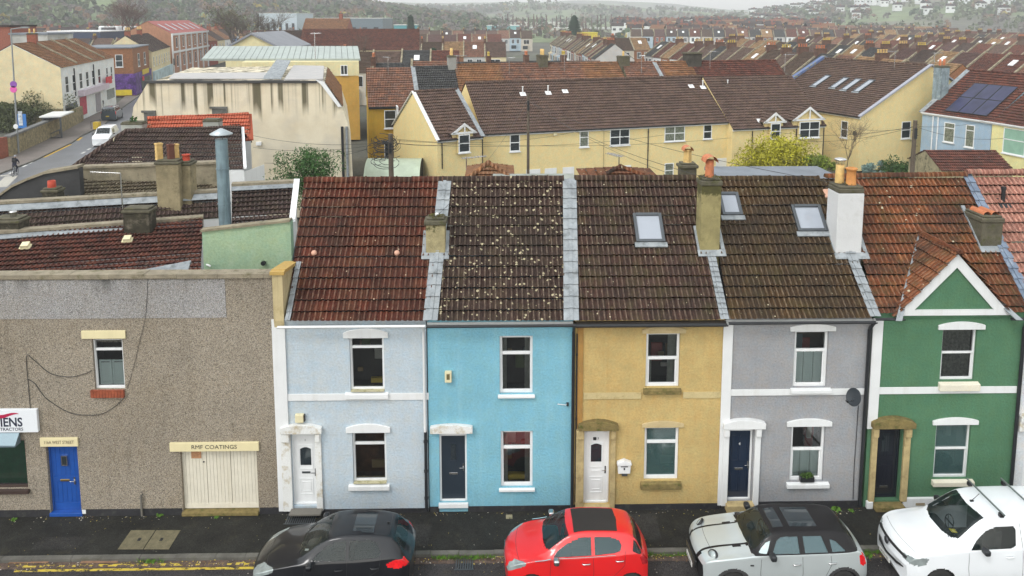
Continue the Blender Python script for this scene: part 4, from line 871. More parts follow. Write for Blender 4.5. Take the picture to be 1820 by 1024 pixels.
mb=MB(); x=-30; rnd=random.Random(12); KST=M_('kerb_stone',(.13,.125,.11),.85,var=.3,vs=2,grain=.12,bmp=.01,stain=.5,tcol=(.06,.06,.03),tz=3)
while x<30:
    L=rnd.uniform(.75,1.25); j=rnd.uniform(-.012,.012); mb.box(x+.006,x+L-.006,KY-.13+j,KY+.03,-.2,.006+rnd.uniform(-.006,.006)); x+=L
o=tag(mb.build('kerb',KST),kind='structure'); bevel(o,.02)
# gutter setts, patches, yellow lines
SETT=M_('gutter_setts',(.13,.09,.07),.8,var=.45,vs=7,grain=.2,stain=.7,tcol=(.04,.035,.03),tz=2.2,bmp=.03,bs=12)
mb=MB(); x=-30
while x<30:
    L=rnd.uniform(.09,.14)
    for r_ in range(2):
        y1=KY-.14-r_*.12; mb.box(x+.005,x+L-.005,y1-.115,y1-.004,-.15,-.066+rnd.uniform(-.008,.004))
    x+=L
o=tag(mb.build('gutter_setts',SETT),kind='structure')
PATC=M_('reinstatement_pink',(.26,.15,.09),.9,var=.3,vs=4,grain=.15)
mb=MB()
def gpx(px,py,z=-.1): p=at_z(px,py,z); return p
for (x0,x1) in ((22,85),(148,208)):
    a_=gpx(x0,996,-.09); b_=gpx(x1,1003,-.09); mb.face([(a_.x,b_.y,-.052),(b_.x,b_.y,-.052),(b_.x,a_.y,-.052),(a_.x,a_.y,-.052)])
tag(mb.build('road_patch',PATC),kind='structure')
YP,t,p=_new('worn_yellow_paint'); 
tc=N(t,'ShaderNodeTexCoord').outputs['Object']; n1=noise(t,tc,5,7,.78,(.7,1.6,1)); c=mix(t,(.60,.42,.02),(.40,.33,.08),noise(t,tc,9,3)); t.links.new(c,p.inputs['Base Color']); p.inputs['Roughness'].default_value=.6
t.links.new(ramp(t,n1,[(.44,0.),(.49,1.)]),p.inputs['Alpha'])
mb=MB()
for py in (1006.5,1014.5):
    yl=gpx(200,py,-.1).y; xa=gpx(28,py).x; xb_=gpx(452,py).x; n=60
    for i in range(n):
        x0=xa+(xb_-xa)*i/n; x1=xa+(xb_-xa)*(i+1)/n; mb.face([(x0,yl-.045,-.070),(x1,yl-.045,-.070),(x1,yl+.045,-.070),(x0,yl+.045,-.070)])
yl=gpx(1000,1006,-.1).y; mb.face([(7.2,yl-.05,-.070),(9,yl-.05,-.070),(9,yl+.05,-.070),(7.2,yl+.05,-.070)])
tag(mb.build('yellow_line',YP),kind='structure')
# inspection covers
t=thing('inspection_cover','pair of pale concrete inspection cover slabs set in the dark pavement','inspection cover',tuple(at_z(265,960)))
q=[at_z(*p) for p in ((233,943),(321,943),(300,977),(209,977))]; q=[Vector((p.x,p.y,.004)) for p in q]
CC=M_('cover_concrete',(.17,.15,.09),.9,var=.25,vs=5,grain=.2,bmp=.01)
def L2(a,b,k): return a+(b-a)*k
mb=MB(); mb.slab([q[3],L2(q[3],q[2],.49),L2(q[0],q[1],.49),q[0]],(0,0,.008)); mb.build('slab',CC,t)
mb=MB(); mb.slab([L2(q[3],q[2],.51),q[2],q[1],L2(q[0],q[1],.51)],(0,0,.008)); mb.build('slab',CC,t)
for k in (.28,.72):
    c_=(L2(q[3],q[2],k)+L2(q[0],q[1],k))/2; mb=MB(); mb.box(c_.x-.02,c_.x+.06,c_.y-.06,c_.y+.06,.013,.016); mb.build('lifting_slot',BLACKP,t)
t=thing('coal_hole_cover','dark ribbed metal grate in the pavement under the white front door','pavement grate',tuple(at_z(536,923)))
mb=MB(); c_=at_z(536,923)
for k in range(14): mb.box(c_.x-.42+k*.06,c_.x-.39+k*.06,c_.y-.2,c_.y+.2,.004,.016)
mb.box(c_.x-.45,c_.x+.44,c_.y-.23,c_.y-.2,.004,.02); mb.box(c_.x-.45,c_.x+.44,c_.y+.2,c_.y+.23,.004,.02); mb.build('grate',GREYM,t)
# litter of leaves (nobody could count it) and weeds
rnd=random.Random(21); mb=MB()
def leaf(x,y,z,s,m):
    a=rnd.uniform(0,6.28); c_,d_=math.cos(a)*s,math.sin(a)*s; h=rnd.uniform(0,s*.5)
    mb.face([(x-c_,y-d_,z),(x+d_*.5,y-c_*.5,z+h),(x+c_,y+d_,z+.3*h),(x-d_*.5,y+c_*.5,z+h*.6)],m)
for i in range(1500):
    x=rnd.uniform(-14,14); k=rnd.random()
    if k<.5: leaf(x,KY-.15-abs(rnd.gauss(0,.14)),-.058,rnd.uniform(.012,.035),rnd.choice((0,0,1,1,2)))
    elif k<.63: leaf(x,-abs(rnd.gauss(0,.10))-.05,.004,rnd.uniform(.01,.03),rnd.choice((0,1,2)))
    elif k<.80: leaf(x,rnd.uniform(KY,0),.004,rnd.uniform(.006,.018),rnd.choice((0,0,1,2)))
    else: leaf(x,rnd.uniform(KY-.8,KY-.2),-.070,rnd.uniform(.008,.022),rnd.choice((0,1,1,2)))
for px_,py,n in ((1090,986,0),(1170,988,90),(1210,905,20),(870,990,110),(910,992,80),(1500,990,60),(1480,912,25),(160,918,30),(1610,945,10)):
    c_=at_z(px_,py,-.1 if py>980 else 0)
    for i in range(n): leaf(c_.x+rnd.gauss(0,.35),min(c_.y+rnd.gauss(0,.05),KY-.16) if py>980 else c_.y+rnd.gauss(0,.08),-.058 if py>980 else .004,rnd.uniform(.015,.035),rnd.choice((0,1,1,2)))
tag(mb.build('leaf_litter',[M_('litter_yellow',(.45,.36,.08),.8,var=.3,grain=0,bmp=0),M_('litter_brown',(.14,.08,.035),.9,var=.4,grain=0,bmp=0),M_('litter_pale',(.55,.50,.42),.8,var=.3,grain=0,bmp=0)]),'scattered yellow and brown fallen leaves and litter along kerb and wall','leaf litter',kind='stuff')
WEED=M_('weed_green',(.10,.22,.02),.6,var=.4,vs=10,grain=.1,bmp=0)
def weed(name,label,px,py,z,r,n):
    c_=at_z(px,py,z); c_.y=min(c_.y,-.05) if z>-.05 else min(c_.y,KY-.16); t=thing(name,label,'weed',tuple(c_)); mb=MB(); rr=random.Random(px)
    for i in range(n):
        a=rr.uniform(0,6.28); l=rr.uniform(.4,1)*r; s=r*.13; d_=Vector((math.cos(a),math.sin(a),rr.uniform(.3,1.4))).normalized(); p0=c_+Vector((math.cos(a),math.sin(a),0))*r*.1*rr.random(); sd=d_.orthogonal().normalized()*s; mid=p0+d_*l*.6+Vector((0,0,l*.1)); tip=p0+d_*l-Vector((0,0,l*.25))
        mb.face([p0,mid+sd,tip,mid-sd])
    mb.build('leaves',WEED,t); return t
weed('weed','bright green weed clump at the foot of the grey house wall, larger of two',1486,907,0,.17,70); weed('weed','small green weed beside the downpipe foot at the green house',1513,909,0,.11,45)
weed('weed','low green weed against the workshop plinth',284,917,0,.14,60); weed('weed','small weed by the workshop shop window corner',25,925,0,.12,40); weed('weed','tuft on the threshold of the cream garage doors',385,921,0,.1,40)
weed('weed','green tuft growing from the kerb between black and red cars, right one',842,984,-.1,.16,70); weed('weed','green tuft growing from the kerb between black and red cars, left one',783,984,-.1,.14,60); weed('weed','green tuft in the gutter between silver car and white van',1543,990,-.1,.17,80); weed('weed','dark weed hanging over the kerb beside the yellow lines',276,988,-.1,.18,60)

PT=asphalt('tarmac_patch',(.030,.029,.027),.3); 
for k,(x0,x1,y0,y1) in enumerate(((-3.6,-1.9,-1.45,-.55),(2.9,4.4,-1.3,-.2),(7.6,8.3,-1.5,-.1),(-12.4,-11.2,-1.4,-.9))): mb=MB(); mb.face([(x0,y0,.004),(x1,y0,.004),(x1+.05,y1,.004),(x0+.04,y1,.004)]); tag(mb.build('pavement_patch',PT),kind='structure')
t=thing('drain_grate','small iron drain grate in the gutter between the black and red cars','drain grate',(-.9,KY-.4,-.07)); mb=MB(); [mb.box(-1.12+k*.06,-1.09+k*.06,KY-.6,KY-.2,-.066,-.052) for k in range(8)]; mb.box(-1.15,-.65,KY-.63,KY-.6,-.066,-.05); mb.box(-1.15,-.65,KY-.2,KY-.17,-.066,-.05); mb.build('grate',GREYM,t)
for k,(px_,py,lb) in enumerate(((905,919,'in front of the sky blue house'),(1376,925,'in front of the grey house'))):
    q=at_z(px_,py); t=thing('stopcock_cover','small square iron stopcock cover in the pavement '+lb,'utility cover',tuple(q)); mb=MB(); mb.box(q.x-.09,q.x+.09,q.y-.09,q.y+.09,.003,.012); mb.build('lid',CEML,t)

mb=MB(); rr=random.Random(50)
for (xa,xb,n) in ((770,880,420),(1150,1222,160),(1525,1570,120),(255,300,60),(640,700,60)):
    for i in range(n):
        q=at_z(rr.uniform(xa,xb),984,-.07); y=KY-.15-abs(rr.gauss(0,.035)); h=rr.uniform(.03,.11)*(1 if rr.random()<.7 else 1.6); a=rr.uniform(0,6.28); w_=rr.uniform(.006,.014); dx,dy=math.cos(a)*w_,math.sin(a)*w_; lx=rr.gauss(0,.04); ly=rr.gauss(-.02,.03)
        mb.face([(q.x-dx,y-dy,-.07),(q.x+dx,y+dy,-.07),(q.x+lx+dx*.6,y+ly,-.07+h*.7),(q.x+lx*1.5,y+ly*1.6,-.07+h)])
tag(mb.build('kerb_grass',WEED),'ragged grass and weeds growing in the gutter along the kerb','grass',kind='stuff')
# ------------------------------------------------------------ vehicles
def pchip(xs,ys,x):
    xs=np.array(xs,float);ys=np.array(ys,float);x=np.asarray(x,float)
    h=np.diff(xs);d=np.diff(ys)/h;m=np.zeros_like(ys)
    for i in range(1,len(xs)-1):
        if d[i-1]*d[i]>0: w1=2*h[i]+h[i-1];w2=h[i]+2*h[i-1];m[i]=(w1+w2)/(w1/d[i-1]+w2/d[i])
    m[0]=d[0];m[-1]=d[-1]
    k=np.clip(np.searchsorted(xs,x)-1,0,len(xs)-2);t=(x-xs[k])/h[k]
    return (2*t**3-3*t**2+1)*ys[k]+(t**3-2*t**2+t)*h[k]*m[k]+(-2*t**3+3*t**2)*ys[k+1]+(t**3-t**2)*h[k]*m[k+1]
def inpoly(px,py,poly):
    r=np.zeros(px.shape,bool); n=len(poly)
    for i in range(n):
        x1,y1=poly[i];x2,y2=poly[(i+1)%n]
        c=((y1>py)!=(y2>py))&(px<(x2-x1)*(py-y1)/((y2-y1) if y2!=y1 else 1e-9)+x1); r^=c
    return r
def paint(name,col,metal=.0,rough=.32,fl=.0):
    if name in MATS: return MATS[name]
    m,t,p=_new(name); tc=N(t,'ShaderNodeTexCoord').outputs['Object']
    c=mix(t,sc(col,.93),sc(col,1.05),noise(t,tc,2.,4)); 
    sp=ramp(t,noise(t,tc,240,2,.9),[(.58,0.),(.70,1.)]); c=mix(t,c,sc(lerp3(col,(.6,.6,.6),.5),1.0),mth(t,'MULTIPLY',sp,(.10 if sum(col)>.3 else .0)+fl))
    t.links.new(c,p.inputs['Base Color']); p.inputs['Metallic'].default_value=metal; p.inputs['Roughness'].default_value=rough; p.inputs['Coat Weight'].default_value=1; p.inputs['Coat Roughness'].default_value=.04
    MATS[name]=m; return m
TYRE=M_('tyre_rubber',(.018,.018,.018),.8,var=.2,grain=.05); RIM=M_('alloy_rim',(.42,.43,.45),.3,metal=.8,grain=0,bmp=0); CHROME=M_('chrome',(.6,.6,.6)); LAMP=M_('lamp_lens',(.34,.39,.39),.08,var=.25,vs=5,grain=0,bmp=0,spec=1,metal=.4); TAIL=M_('tail_lens',(.65,.008,.012),.12,var=.2,vs=12,grain=0,bmp=0,spec=.8); RUB=M_('black_trim',(.012,.012,.013),.45,grain=0,bmp=0); SEAT=M_('seat_fabric',(.035,.033,.03),.9,grain=.05,bmp=0)
def wheel(parent,x,y,r,wd,side,rim=RIM,spokes=5):
    wl=thing_part=None
    mb=MB(); c=(x,y,r); o_=side*wd/2
    mb.lathe([(r*.62,-wd/2),(r*.93,-wd/2),(r,-wd*.34),(r,wd*.34),(r*.93,wd/2),(r*.62,wd/2)],c,36,ax='y'); wl=mb.build('wheel',TYRE,parent,False)
    mb=MB(); yo=o_*.86; mb.lathe([(r*.64,o_*.97),(r*.63,o_*.97-side*.02),(r*.60,o_*.3),(0,o_*.3)],c,36,ax='y')
    for k in range(spokes):
        a=2*math.pi*k/spokes+.3; M=Matrix.Translation((x,y+yo,r))@Matrix.Rotation(-a,4,'Y'); mb.box(.05,r*.62,-.012,.012,-r*.07,r*.07,M=M)
    mb.lathe([(r*.16,yo-side*.03),(r*.16,yo),(r*.1,yo+side*.012),(0,yo+side*.012)],c,16,ax='y'); mb.build('rim',rim,wl,False); return wl
def car(name,label,loc,rz,st,L,paintm,spec,rx=.62,group='cars parked along the kerb',cat='car',DX=.016):
    """st: stations (x, zt, wt, zb, wb, zm, wm, zs, ws); front at x=0, rear at x=L, centre y=0"""
    root=thing(name,label,cat,loc,rz,group)
    st=sorted(st); xs=[q[0] for q in st]; X=np.arange(0,L+DX/2,DX); P_=[pchip(xs,[q[i] for q in st],X) for i in range(1,9)]
    zt,wt,zb,wb,zm,wm,zs,ws=P_
    crown=np.interp(X,[0,L*.3,L*.5,L],[.03,.05,.04,.03])
    ctrl_y=[0*wt, wt*.35, wt*.75, wt*.97, wt+(wb-wt)*.10, wt+(wb-wt)*.5, wb*.985, wb, wm, wm, ws, ws-.06, ws-.3]
    ctrl_z=[zt+crown, zt+crown*.9, zt+crown*.5, zt+crown*.05, zt-.04*np.minimum(1,(zt-zb)/.2)-.0, (zt+zb)/2, zb+.015, zb-.035, zm, zs+(zm-zs)*.45, zs, .20+0*zs, .17+0*zs]
    K=len(ctrl_y); CY=np.stack(ctrl_y,1); CZ=np.stack(ctrl_z,1)
    # quadratic B-spline sampling
    T=[];SUB=[3,4,4,5,11,12,6,9,12,6,3,2]
    ys=[];zs_=[];seg=[]
    for j in range(K-2):
        n=SUB[j]
        for q in range(n):
            t=q/n; a=(1-t)**2/2; c=t*t/2; b=1-a-c
            p0y,p0z=(CY[:,j],CZ[:,j]); 
            if j==0: p0y,p0z=2*CY[:,0]-CY[:,1],CZ[:,1]; 
            ys.append(a*CY[:,j]+b*CY[:,j+1]+c*CY[:,j+2]); zs_.append(a*CZ[:,j]+b*CZ[:,j+1]+c*CZ[:,j+2]); seg.append(j+t)
    ys.insert(0,0*X); zs_.insert(0,CZ[:,0]*.5+CZ[:,1]*.5); seg.insert(0,-1)
    Y=np.stack(ys,1); Z=np.stack(zs_,1); seg=np.array(seg); XX=np.repeat(X[:,None],Y.shape[1],1)
    # plan-view bow of nose and tail
    wmx=wm.max(); bowf=spec.get('bowf',.16); bowr=spec.get('bowr',.09)
    yy=(Y/wmx)
    XX=XX+bowf*(yy**2)*np.clip(1-X/(L*.42),0,1)[:,None]**1.0 - bowr*(yy**2)*np.clip((X-L*.72)/(L*.28),0,1)[:,None]
    # mirror
    Yf=np.concatenate([-Y[:,::-1],Y[:,1:]],1); Xf=np.concatenate([XX[:,::-1],XX[:,1:]],1); Zf=np.concatenate([Z[:,::-1],Z[:,1:]],1); Sf=np.concatenate([seg[::-1],seg[1:]])
    nx,ny=Xf.shape
    cx=(Xf[:-1,:-1]+Xf[1:,1:])/2; cy=(Yf[:-1,:-1]+Yf[1:,1:])/2; cz=(Zf[:-1,:-1]+Zf[1:,1:])/2; cs=np.repeat(((Sf[:-1]+Sf[1:])/2)[None,:],nx-1,0)
    ay=np.abs(cy); lab=np.zeros(cx.shape,int); regs=['body']
    sidem=(cs>3.3); topm=(cs<3.75)
    def setr(mask,nm):
        if nm not in regs: regs.append(nm)
        lab[mask]=regs.index(nm)
    for r_ in spec['regions']:
        kind,nm,poly=r_[0],r_[1],r_[2]; rest=r_[3] if len(r_)>3 else None
        if kind=='side': mk=sidem&inpoly(cx,cz,poly)
        elif kind=='top': mk=(cs<4.2)&inpoly(cx,ay,poly)
        elif kind=='all': mk=inpoly(cx,cz,poly)&(ay>.42)
        elif kind=='topz': mk=(cs<4.6)&inpoly(ay,cz,poly)&((cx>L*.5) if rest=='rear' else (cx<L*.5))
        if rest=='near': mk&=cy<0
        if rest=='left': mk&=cy>0
        setr(mk,nm)
    for (wx,wr) in spec['wheels']:
        ra=spec.get('arch',1.13)*wr; d=np.hypot(cx-wx,cz-wr*1.0); setr(sidem&(d<ra)&(ay>.4),'_hole')
        if spec.get('lip'): setr(sidem&(d>=ra)&(d<ra+spec['lip'])&(ay>.4),'arch_trim')
    SS=np.repeat(Sf[None,:],nx,0)
    def snap(A,B,poly,msk,tol):
        best=np.full(A.shape,9.); NA=A.copy(); NB=B.copy(); n=len(poly)
        for i in range(n):
            x1,y1=poly[i];x2,y2=poly[(i+1)%n]; dx,dy=x2-x1,y2-y1; l2=dx*dx+dy*dy+1e-12
            t=np.clip(((A-x1)*dx+(B-y1)*dy)/l2,0,1); qa=x1+t*dx; qb=y1+t*dy; d=np.hypot(A-qa,B-qb); m=d<best
            best[m]=d[m]; NA[m]=qa[m]; NB[m]=qb[m]
        m=msk&(best<tol); A[m]=NA[m]; B[m]=NB[m]
    for r_ in spec['regions']:
        if r_[0]=='side': snap(Xf,Zf,r_[2],SS>3.3,DX*.62)
        elif r_[0]=='all' : snap(Xf,Zf,r_[2],(np.abs(Yf)>.42),DX*.55)
        elif r_[0]=='top':
            A=Xf.copy();Bq=np.abs(Yf); sg=np.sign(Yf); snap(A,Bq,[q for q in r_[2]],(SS<4.2)&(np.abs(Yf)>.02),DX*.62); Xf[:]=A; Yf[:]=sg*Bq
    for (wx,wr) in spec['wheels']:
        ra=spec.get('arch',1.13)*wr
        for rr_ in ([ra,ra+spec['lip']] if spec.get('lip') else [ra]):
            dx_=Xf-wx; dz_=Zf-wr; d=np.hypot(dx_,dz_); m=(SS>3.3)&(np.abs(Yf)>.4)&(np.abs(d-rr_)<DX*.7); Xf[m]=wx+dx_[m]/d[m]*rr_; Zf[m]=wr+dz_[m]/d[m]*rr_
    verts=np.stack([Xf,Yf,Zf],-1).reshape(-1,3)
    matsm=dict(body=paintm,**spec['mats']); objs={}
    # soften seams: push glass in a little
    quad=lambda i,j:(i*ny+j,(i+1)*ny+j,(i+1)*ny+j+1,i*ny+j+1)
    body=None
    order=[r_ for r_ in regs if r_!='_hole']
    for nm in order:
        ii,jj=np.nonzero(lab==regs.index(nm))
        if len(ii)==0: continue
        # split near/far instances of side parts into separate objects
        groups={nm:np.ones(len(ii),bool)}
        if nm in spec.get('pair',()): groups={nm:cy[ii,jj]<0, nm+' ':cy[ii,jj]>=0}
        if nm=='arch_trim': groups={nm+' '*(2*a_+b_):((cy[ii,jj]<0)==bool(a_))&((cx[ii,jj]<L/2)==bool(b_)) for a_ in (0,1) for b_ in (0,1)}
        if nm=='side_window': groups={nm+' '*(2*g_+b_):(cy[ii,jj]<0 if b_ else cy[ii,jj]>=0)&(cx[ii,jj]>lo_)&(cx[ii,jj]<=hi_) for g_,(lo_,hi_) in enumerate(spec.get('wsplit',[(-1,99)])) for b_ in (0,1)}
        for gname,gm in groups.items():
            I=ii[gm];J=jj[gm]
            if len(I)==0: continue
            q=np.stack([I*ny+J,(I+1)*ny+J,(I+1)*ny+J+1,I*ny+J+1],1)
            u,inv=np.unique(q,return_inverse=True); V=verts[u].copy(); q=inv.reshape(-1,4)
            inset=spec.get('inset',{}).get(nm,0)
            if inset: V[:,1]-=np.sign(V[:,1])*inset*(np.abs(V[:,1])>.3); V[:,2]-=inset*.5
            mb=MB(); mb.v=[tuple(v) for v in V.tolist()]; mb.f=[tuple(a) for a in q.tolist()]; mb.m=[0]*len(mb.f); mb.uv=[None]*len(mb.f); mb.sm=[True]*len(mb.f)
            o=mb.build(nm.strip(),matsm[nm],root,False); objs[gname]=o
            if nm=='body': body=o
    # nose and tail caps
    for i,nm in ((0,'nose'),(nx-1,'tail')):
        ring=[tuple(verts[i*ny+j]) for j in range(ny)]
        b=MB(); c_=Vector((ring[ny//2][0]+(-.0 if i==0 else .0),0,(ring[ny//2][2]+.2)/2))
        for j in range(ny-1): b.face([ring[j],ring[j+1],c_] if i else [ring[j+1],ring[j],c_],0,None,False)
        b.face([ring[0],c_,ring[-1]])
        b.build('front_bumper' if i==0 else 'rear_bumper',spec.get('capm',(paintm,paintm))[0 if i==0 else 1],root,False)
    # wheels, wells, underside
    wy=wm.max()-.11
    for (wx,wr) in spec['wheels']:
        for s_ in (-1,1): wheel(root,wx,s_*(wy-.02),wr,.2,s_,spec.get('rim',RIM),spec.get('spokes',5))
    b=MB(); wq=wm.max()-.24; b.box(.25,L-.2,-wq,wq,.16,.62); 
    b.build('underbody',RUB,root,False)
    # cabin: seats, dash
    cab=spec['cab']; b=MB(); b.box(cab[0],cab[1],-wmx*.86,wmx*.86,.45,.50); o=b.build('cabin_floor',RUB,root,False)
    b=MB(); b.box(cab[0]-.05,cab[0]+.42,-wmx*.82,wmx*.82,.5,cab[2]); o=b.build('dashboard',RUB,root,False); weld(o); bevel(o,.08,3)
    b=MB(); c_=Vector((cab[0]+.52,.33,cab[2]+.02)); ring=[c_+Vector((.07*math.sin(a)*.5,.17*math.cos(a),.17*math.sin(a))) for a in [2*math.pi*k/20 for k in range(21)]]; b.tube(ring,.014,6,caps=False); b.tube([c_+Vector((0,-.15,0)),c_+Vector((0,.15,0))],.02,6); b.build('steering_wheel',RUB,root,False)
    for sx in ([cab[0]+.95,cab[0]+1.75] if cab[1]-cab[0]>2.1 else [cab[0]+.95]):
        for sy in (-.34,.34):
            b=MB(); b.box(sx-.28,sx+.2,sy-.24,sy+.24,.5,.72); b.box(sx+.14,sx+.32,sy-.23,sy+.23,.7,cab[3]-.32); b.box(sx+.2,sx+.3,sy-.12,sy+.12,cab[3]-.29,cab[3]-.12); o=b.build('seat',SEAT,root,False); weld(o); bevel(o,.05,3)
    # mirrors, handles
    for s_ in (-1,1):
        mx,mz=spec['mirror']; b=MB(); M=Matrix.Translation((mx,s_*(wmx+.09),mz))
        b.box(-.07,.07,-.10,.10,-.06,.08,M=M); o=b.build('wing_mirror',spec.get('mirm',paintm),root,False); weld(o); bevel(o,.045,4)
        b=MB(); b.tube([(mx+.02,s_*(wmx-.06),mz-.07),(mx,s_*(wmx+.05),mz-.03)],.025,8); b.build('mirror_arm',RUB,o,False)
        for hx,hz in spec.get('handles',()):
            wy_=float(np.interp(hx,X,wb))*.5+float(np.interp(hx,X,wm))*.5; b=MB(); b.tube([(hx-.09,s_*(wy_+.012),hz-.004),(hx-.07,s_*(wy_+.04),hz),(hx+.07,s_*(wy_+.04),hz+.006),(hx+.09,s_*(wy_+.012),hz+.004)],.014,8); b.build('door_handle',spec.get('handm',paintm),root,False)
    # wipers
    for q in spec.get('wipers',()):
        b=MB(); b.tube([q[0],q[1]],.009,6); b.build('wiper',RUB,root,False)
    root['_dims']=(float(wmx),L); del root['_dims']
    def surf(x,y):
        i=int(round(min(max(x,0),L)/DX)); yy_=Yf[i]; j=int(np.argmin(np.abs(yy_[ny//2:]-abs(y))))+ny//2
        return Vector((Xf[i,j],math.copysign(Yf[i,j],y),Zf[i,j]))
    def side(x,z,s_=-1):
        m=(SS>3.2)&(Yf<0 if s_<0 else Yf>0); d=np.where(m,np.hypot(Xf-x,Zf-z),9); k=np.unravel_index(np.argmin(d),d.shape); return Vector((x,Yf[k]+s_*.001,z))
    for ln in spec.get('lines',()):
        for s_ in (-1,1):
            pts=[]
            for (x0,z0),(x1,z1) in zip(ln[:-1],ln[1:]): pts+=[side(x0+(x1-x0)*k/6,z0+(z1-z0)*k/6,s_) for k in range(6)]
            pts.append(side(*ln[-1],s_)); b=MB(); b.tube(pts,.0045,4); b.build('shut_line',RUB,root,False)
    for ln in spec.get('toplines',()):
        pts=[surf(x,y)+Vector((0,0,.001)) for x,y in ln]; b=MB(); b.tube(pts,.0045,4); b.build('shut_line',RUB,root,False)
    return root,surf
def seam(root,pts,mat=RUB,r=.004,name='panel_gap'):
    b=MB(); b.tube(pts,r,4); return b.build(name,mat,root,False)
def sideline(surf_y,pts): return pts
# --- positions from the photo
def car_at(pxf,pxr,zc,L,yc):
    """front and rear silhouette x pixels -> front x in world for a car centred on y=yc"""
    p=at_y(pxf,960,yc-.2); return p.x
GLM=dict(windscreen=CARGL,side_window=CARGL,rear_window=CARGL)
# stations: (x, zt, wt, zb, wb, zm, wm, zs, ws)
# 1. black hatchback
L=3.86
st=[(0,.52,.50,.50,.60,.42,.64,.30,.62),(.06,.60,.54,.58,.66,.45,.70,.28,.66),(.22,.70,.60,.68,.74,.5,.78,.25,.74),(.5,.80,.62,.78,.78,.56,.83,.22,.80),(.9,.885,.62,.86,.79,.6,.845,.2,.82),(1.06,.93,.62,.885,.79,.6,.845,.2,.82),(1.25,1.02,.62,.90,.79,.6,.845,.2,.82),(1.75,1.33,.55,.93,.785,.62,.845,.2,.82),(1.95,1.41,.54,.94,.785,.62,.845,.2,.82),(2.3,1.455,.53,.95,.785,.64,.845,.2,.82),(2.9,1.44,.52,.99,.785,.66,.845,.2,.82),(3.35,1.37,.50,1.03,.77,.68,.84,.22,.82),(3.5,1.26,.53,1.03,.75,.68,.83,.24,.80),(3.68,1.03,.58,.98,.73,.66,.80,.28,.76),(3.78,.90,.60,.86,.70,.60,.76,.32,.72),(3.86,.78,.56,.74,.64,.55,.70,.36,.66)]
BLK=paint('black_car_paint',(.006,.007,.010),.0,.3,.0); BLK.node_tree.nodes['Principled BSDF'].inputs['Coat Weight'].default_value=.75; BLK.node_tree.nodes['Principled BSDF'].inputs['Specular IOR Level'].default_value=.2
# surface windows
spec=dict(regions=[('top','windscreen',[(1.14,-.1),(1.14,.2),(1.19,.5),(1.26,.605),(1.86,.515),(1.84,.2),(1.84,-.1)]),
 ('side','side_window',[(1.52,.985),(1.62,1.10),(1.86,1.28),(2.05,1.35),(2.30,1.385),(2.30,.995)]),
 ('side','side_window',[(2.39,1.0),(2.39,1.39),(2.85,1.385),(3.02,1.33),(3.13,1.14),(3.08,1.06)]),
 ('topz','rear_window',[(-.1,1.05),(.50,1.05),(.46,1.34),(-.1,1.35)],'rear'),
 ('top','sunroof',[(2.42,-.1),(2.42,.36),(2.92,.36),(2.92,-.1)]),
 ('side','tail_lamp',[(3.26,.92),(3.48,1.0),(3.80,.98),(3.84,.84),(3.55,.80),(3.32,.84)]),
 ('all','headlamp',[(.03,.52),(.10,.67),(.30,.745),(.62,.80),(.60,.73),(.3,.60),(.06,.50)]),],
 wheels=[(.72,.30),(3.12,.30)],mats=dict(GLM,sunroof=GLASSDK,tail_lamp=TAIL,headlamp=LAMP),inset=dict(side_window=.012,rear_window=.008),wsplit=[(-1,2.345),(2.345,9)],cab=(1.15,3.25,.86,1.42),mirror=(1.50,.97),lines=[[(1.36,.92),(1.34,.6),(1.38,.3)],[(2.345,1.0),(2.35,.6),(2.33,.3)],[(3.14,1.08),(3.10,.8),(2.75,.55),(2.66,.3)]],toplines=[[(.35,y*.1) for y in range(-6,7)],[(3.30,y*.1) for y in range(-4,5)]],handles=[(2.15,.80),(3.0,.84)],pair=('headlamp','tail_lamp','side_window'),
 wipers=[((1.13,-.45,.985),(1.42,.05,1.16)),((1.12,.1,.99),(1.36,.5,1.12))],handm=BLK)
YC=-2.42
def place(root,k): root.scale=(k,k,k*.965)
def mk(name,label,x,k,stt,L,pm,spec,yc=YC,rz=0):
    root,surf=car(name,label,(x,yc,-.072),rz,stt,L,pm,spec); place(root,k); return root,surf
c1,s1=mk('hatchback','glossy black five-door hatchback parked outside the pale lilac-blue house',-6.10,1.03,st,L,BLK,spec)
bx('paper_ticket',WHITE,c1,1.28,1.36,-.42,-.36,1.02,1.03,world=False)
bx('roof_aerial',RUB,c1,3.2,3.26,-.02,.02,1.42,1.47,world=False)
def plate(root,xf,z,txt,col,rear=False,w_=.5):
    m=M_('plate_'+('yellow' if rear else 'white'),col,.4,grain=0,bmp=0,var=.02); o=bx('number_plate',m,root,xf-.012,xf,-w_/2,w_/2,z-.055,z+.055,world=False)
    text(txt,.10,(xf-.014 if not rear else xf+.002,0,z),RUB,o,rot=(math.pi/2,0,-math.pi/2 if not rear else math.pi/2),world=False,sx=.8,ext=.001); return o
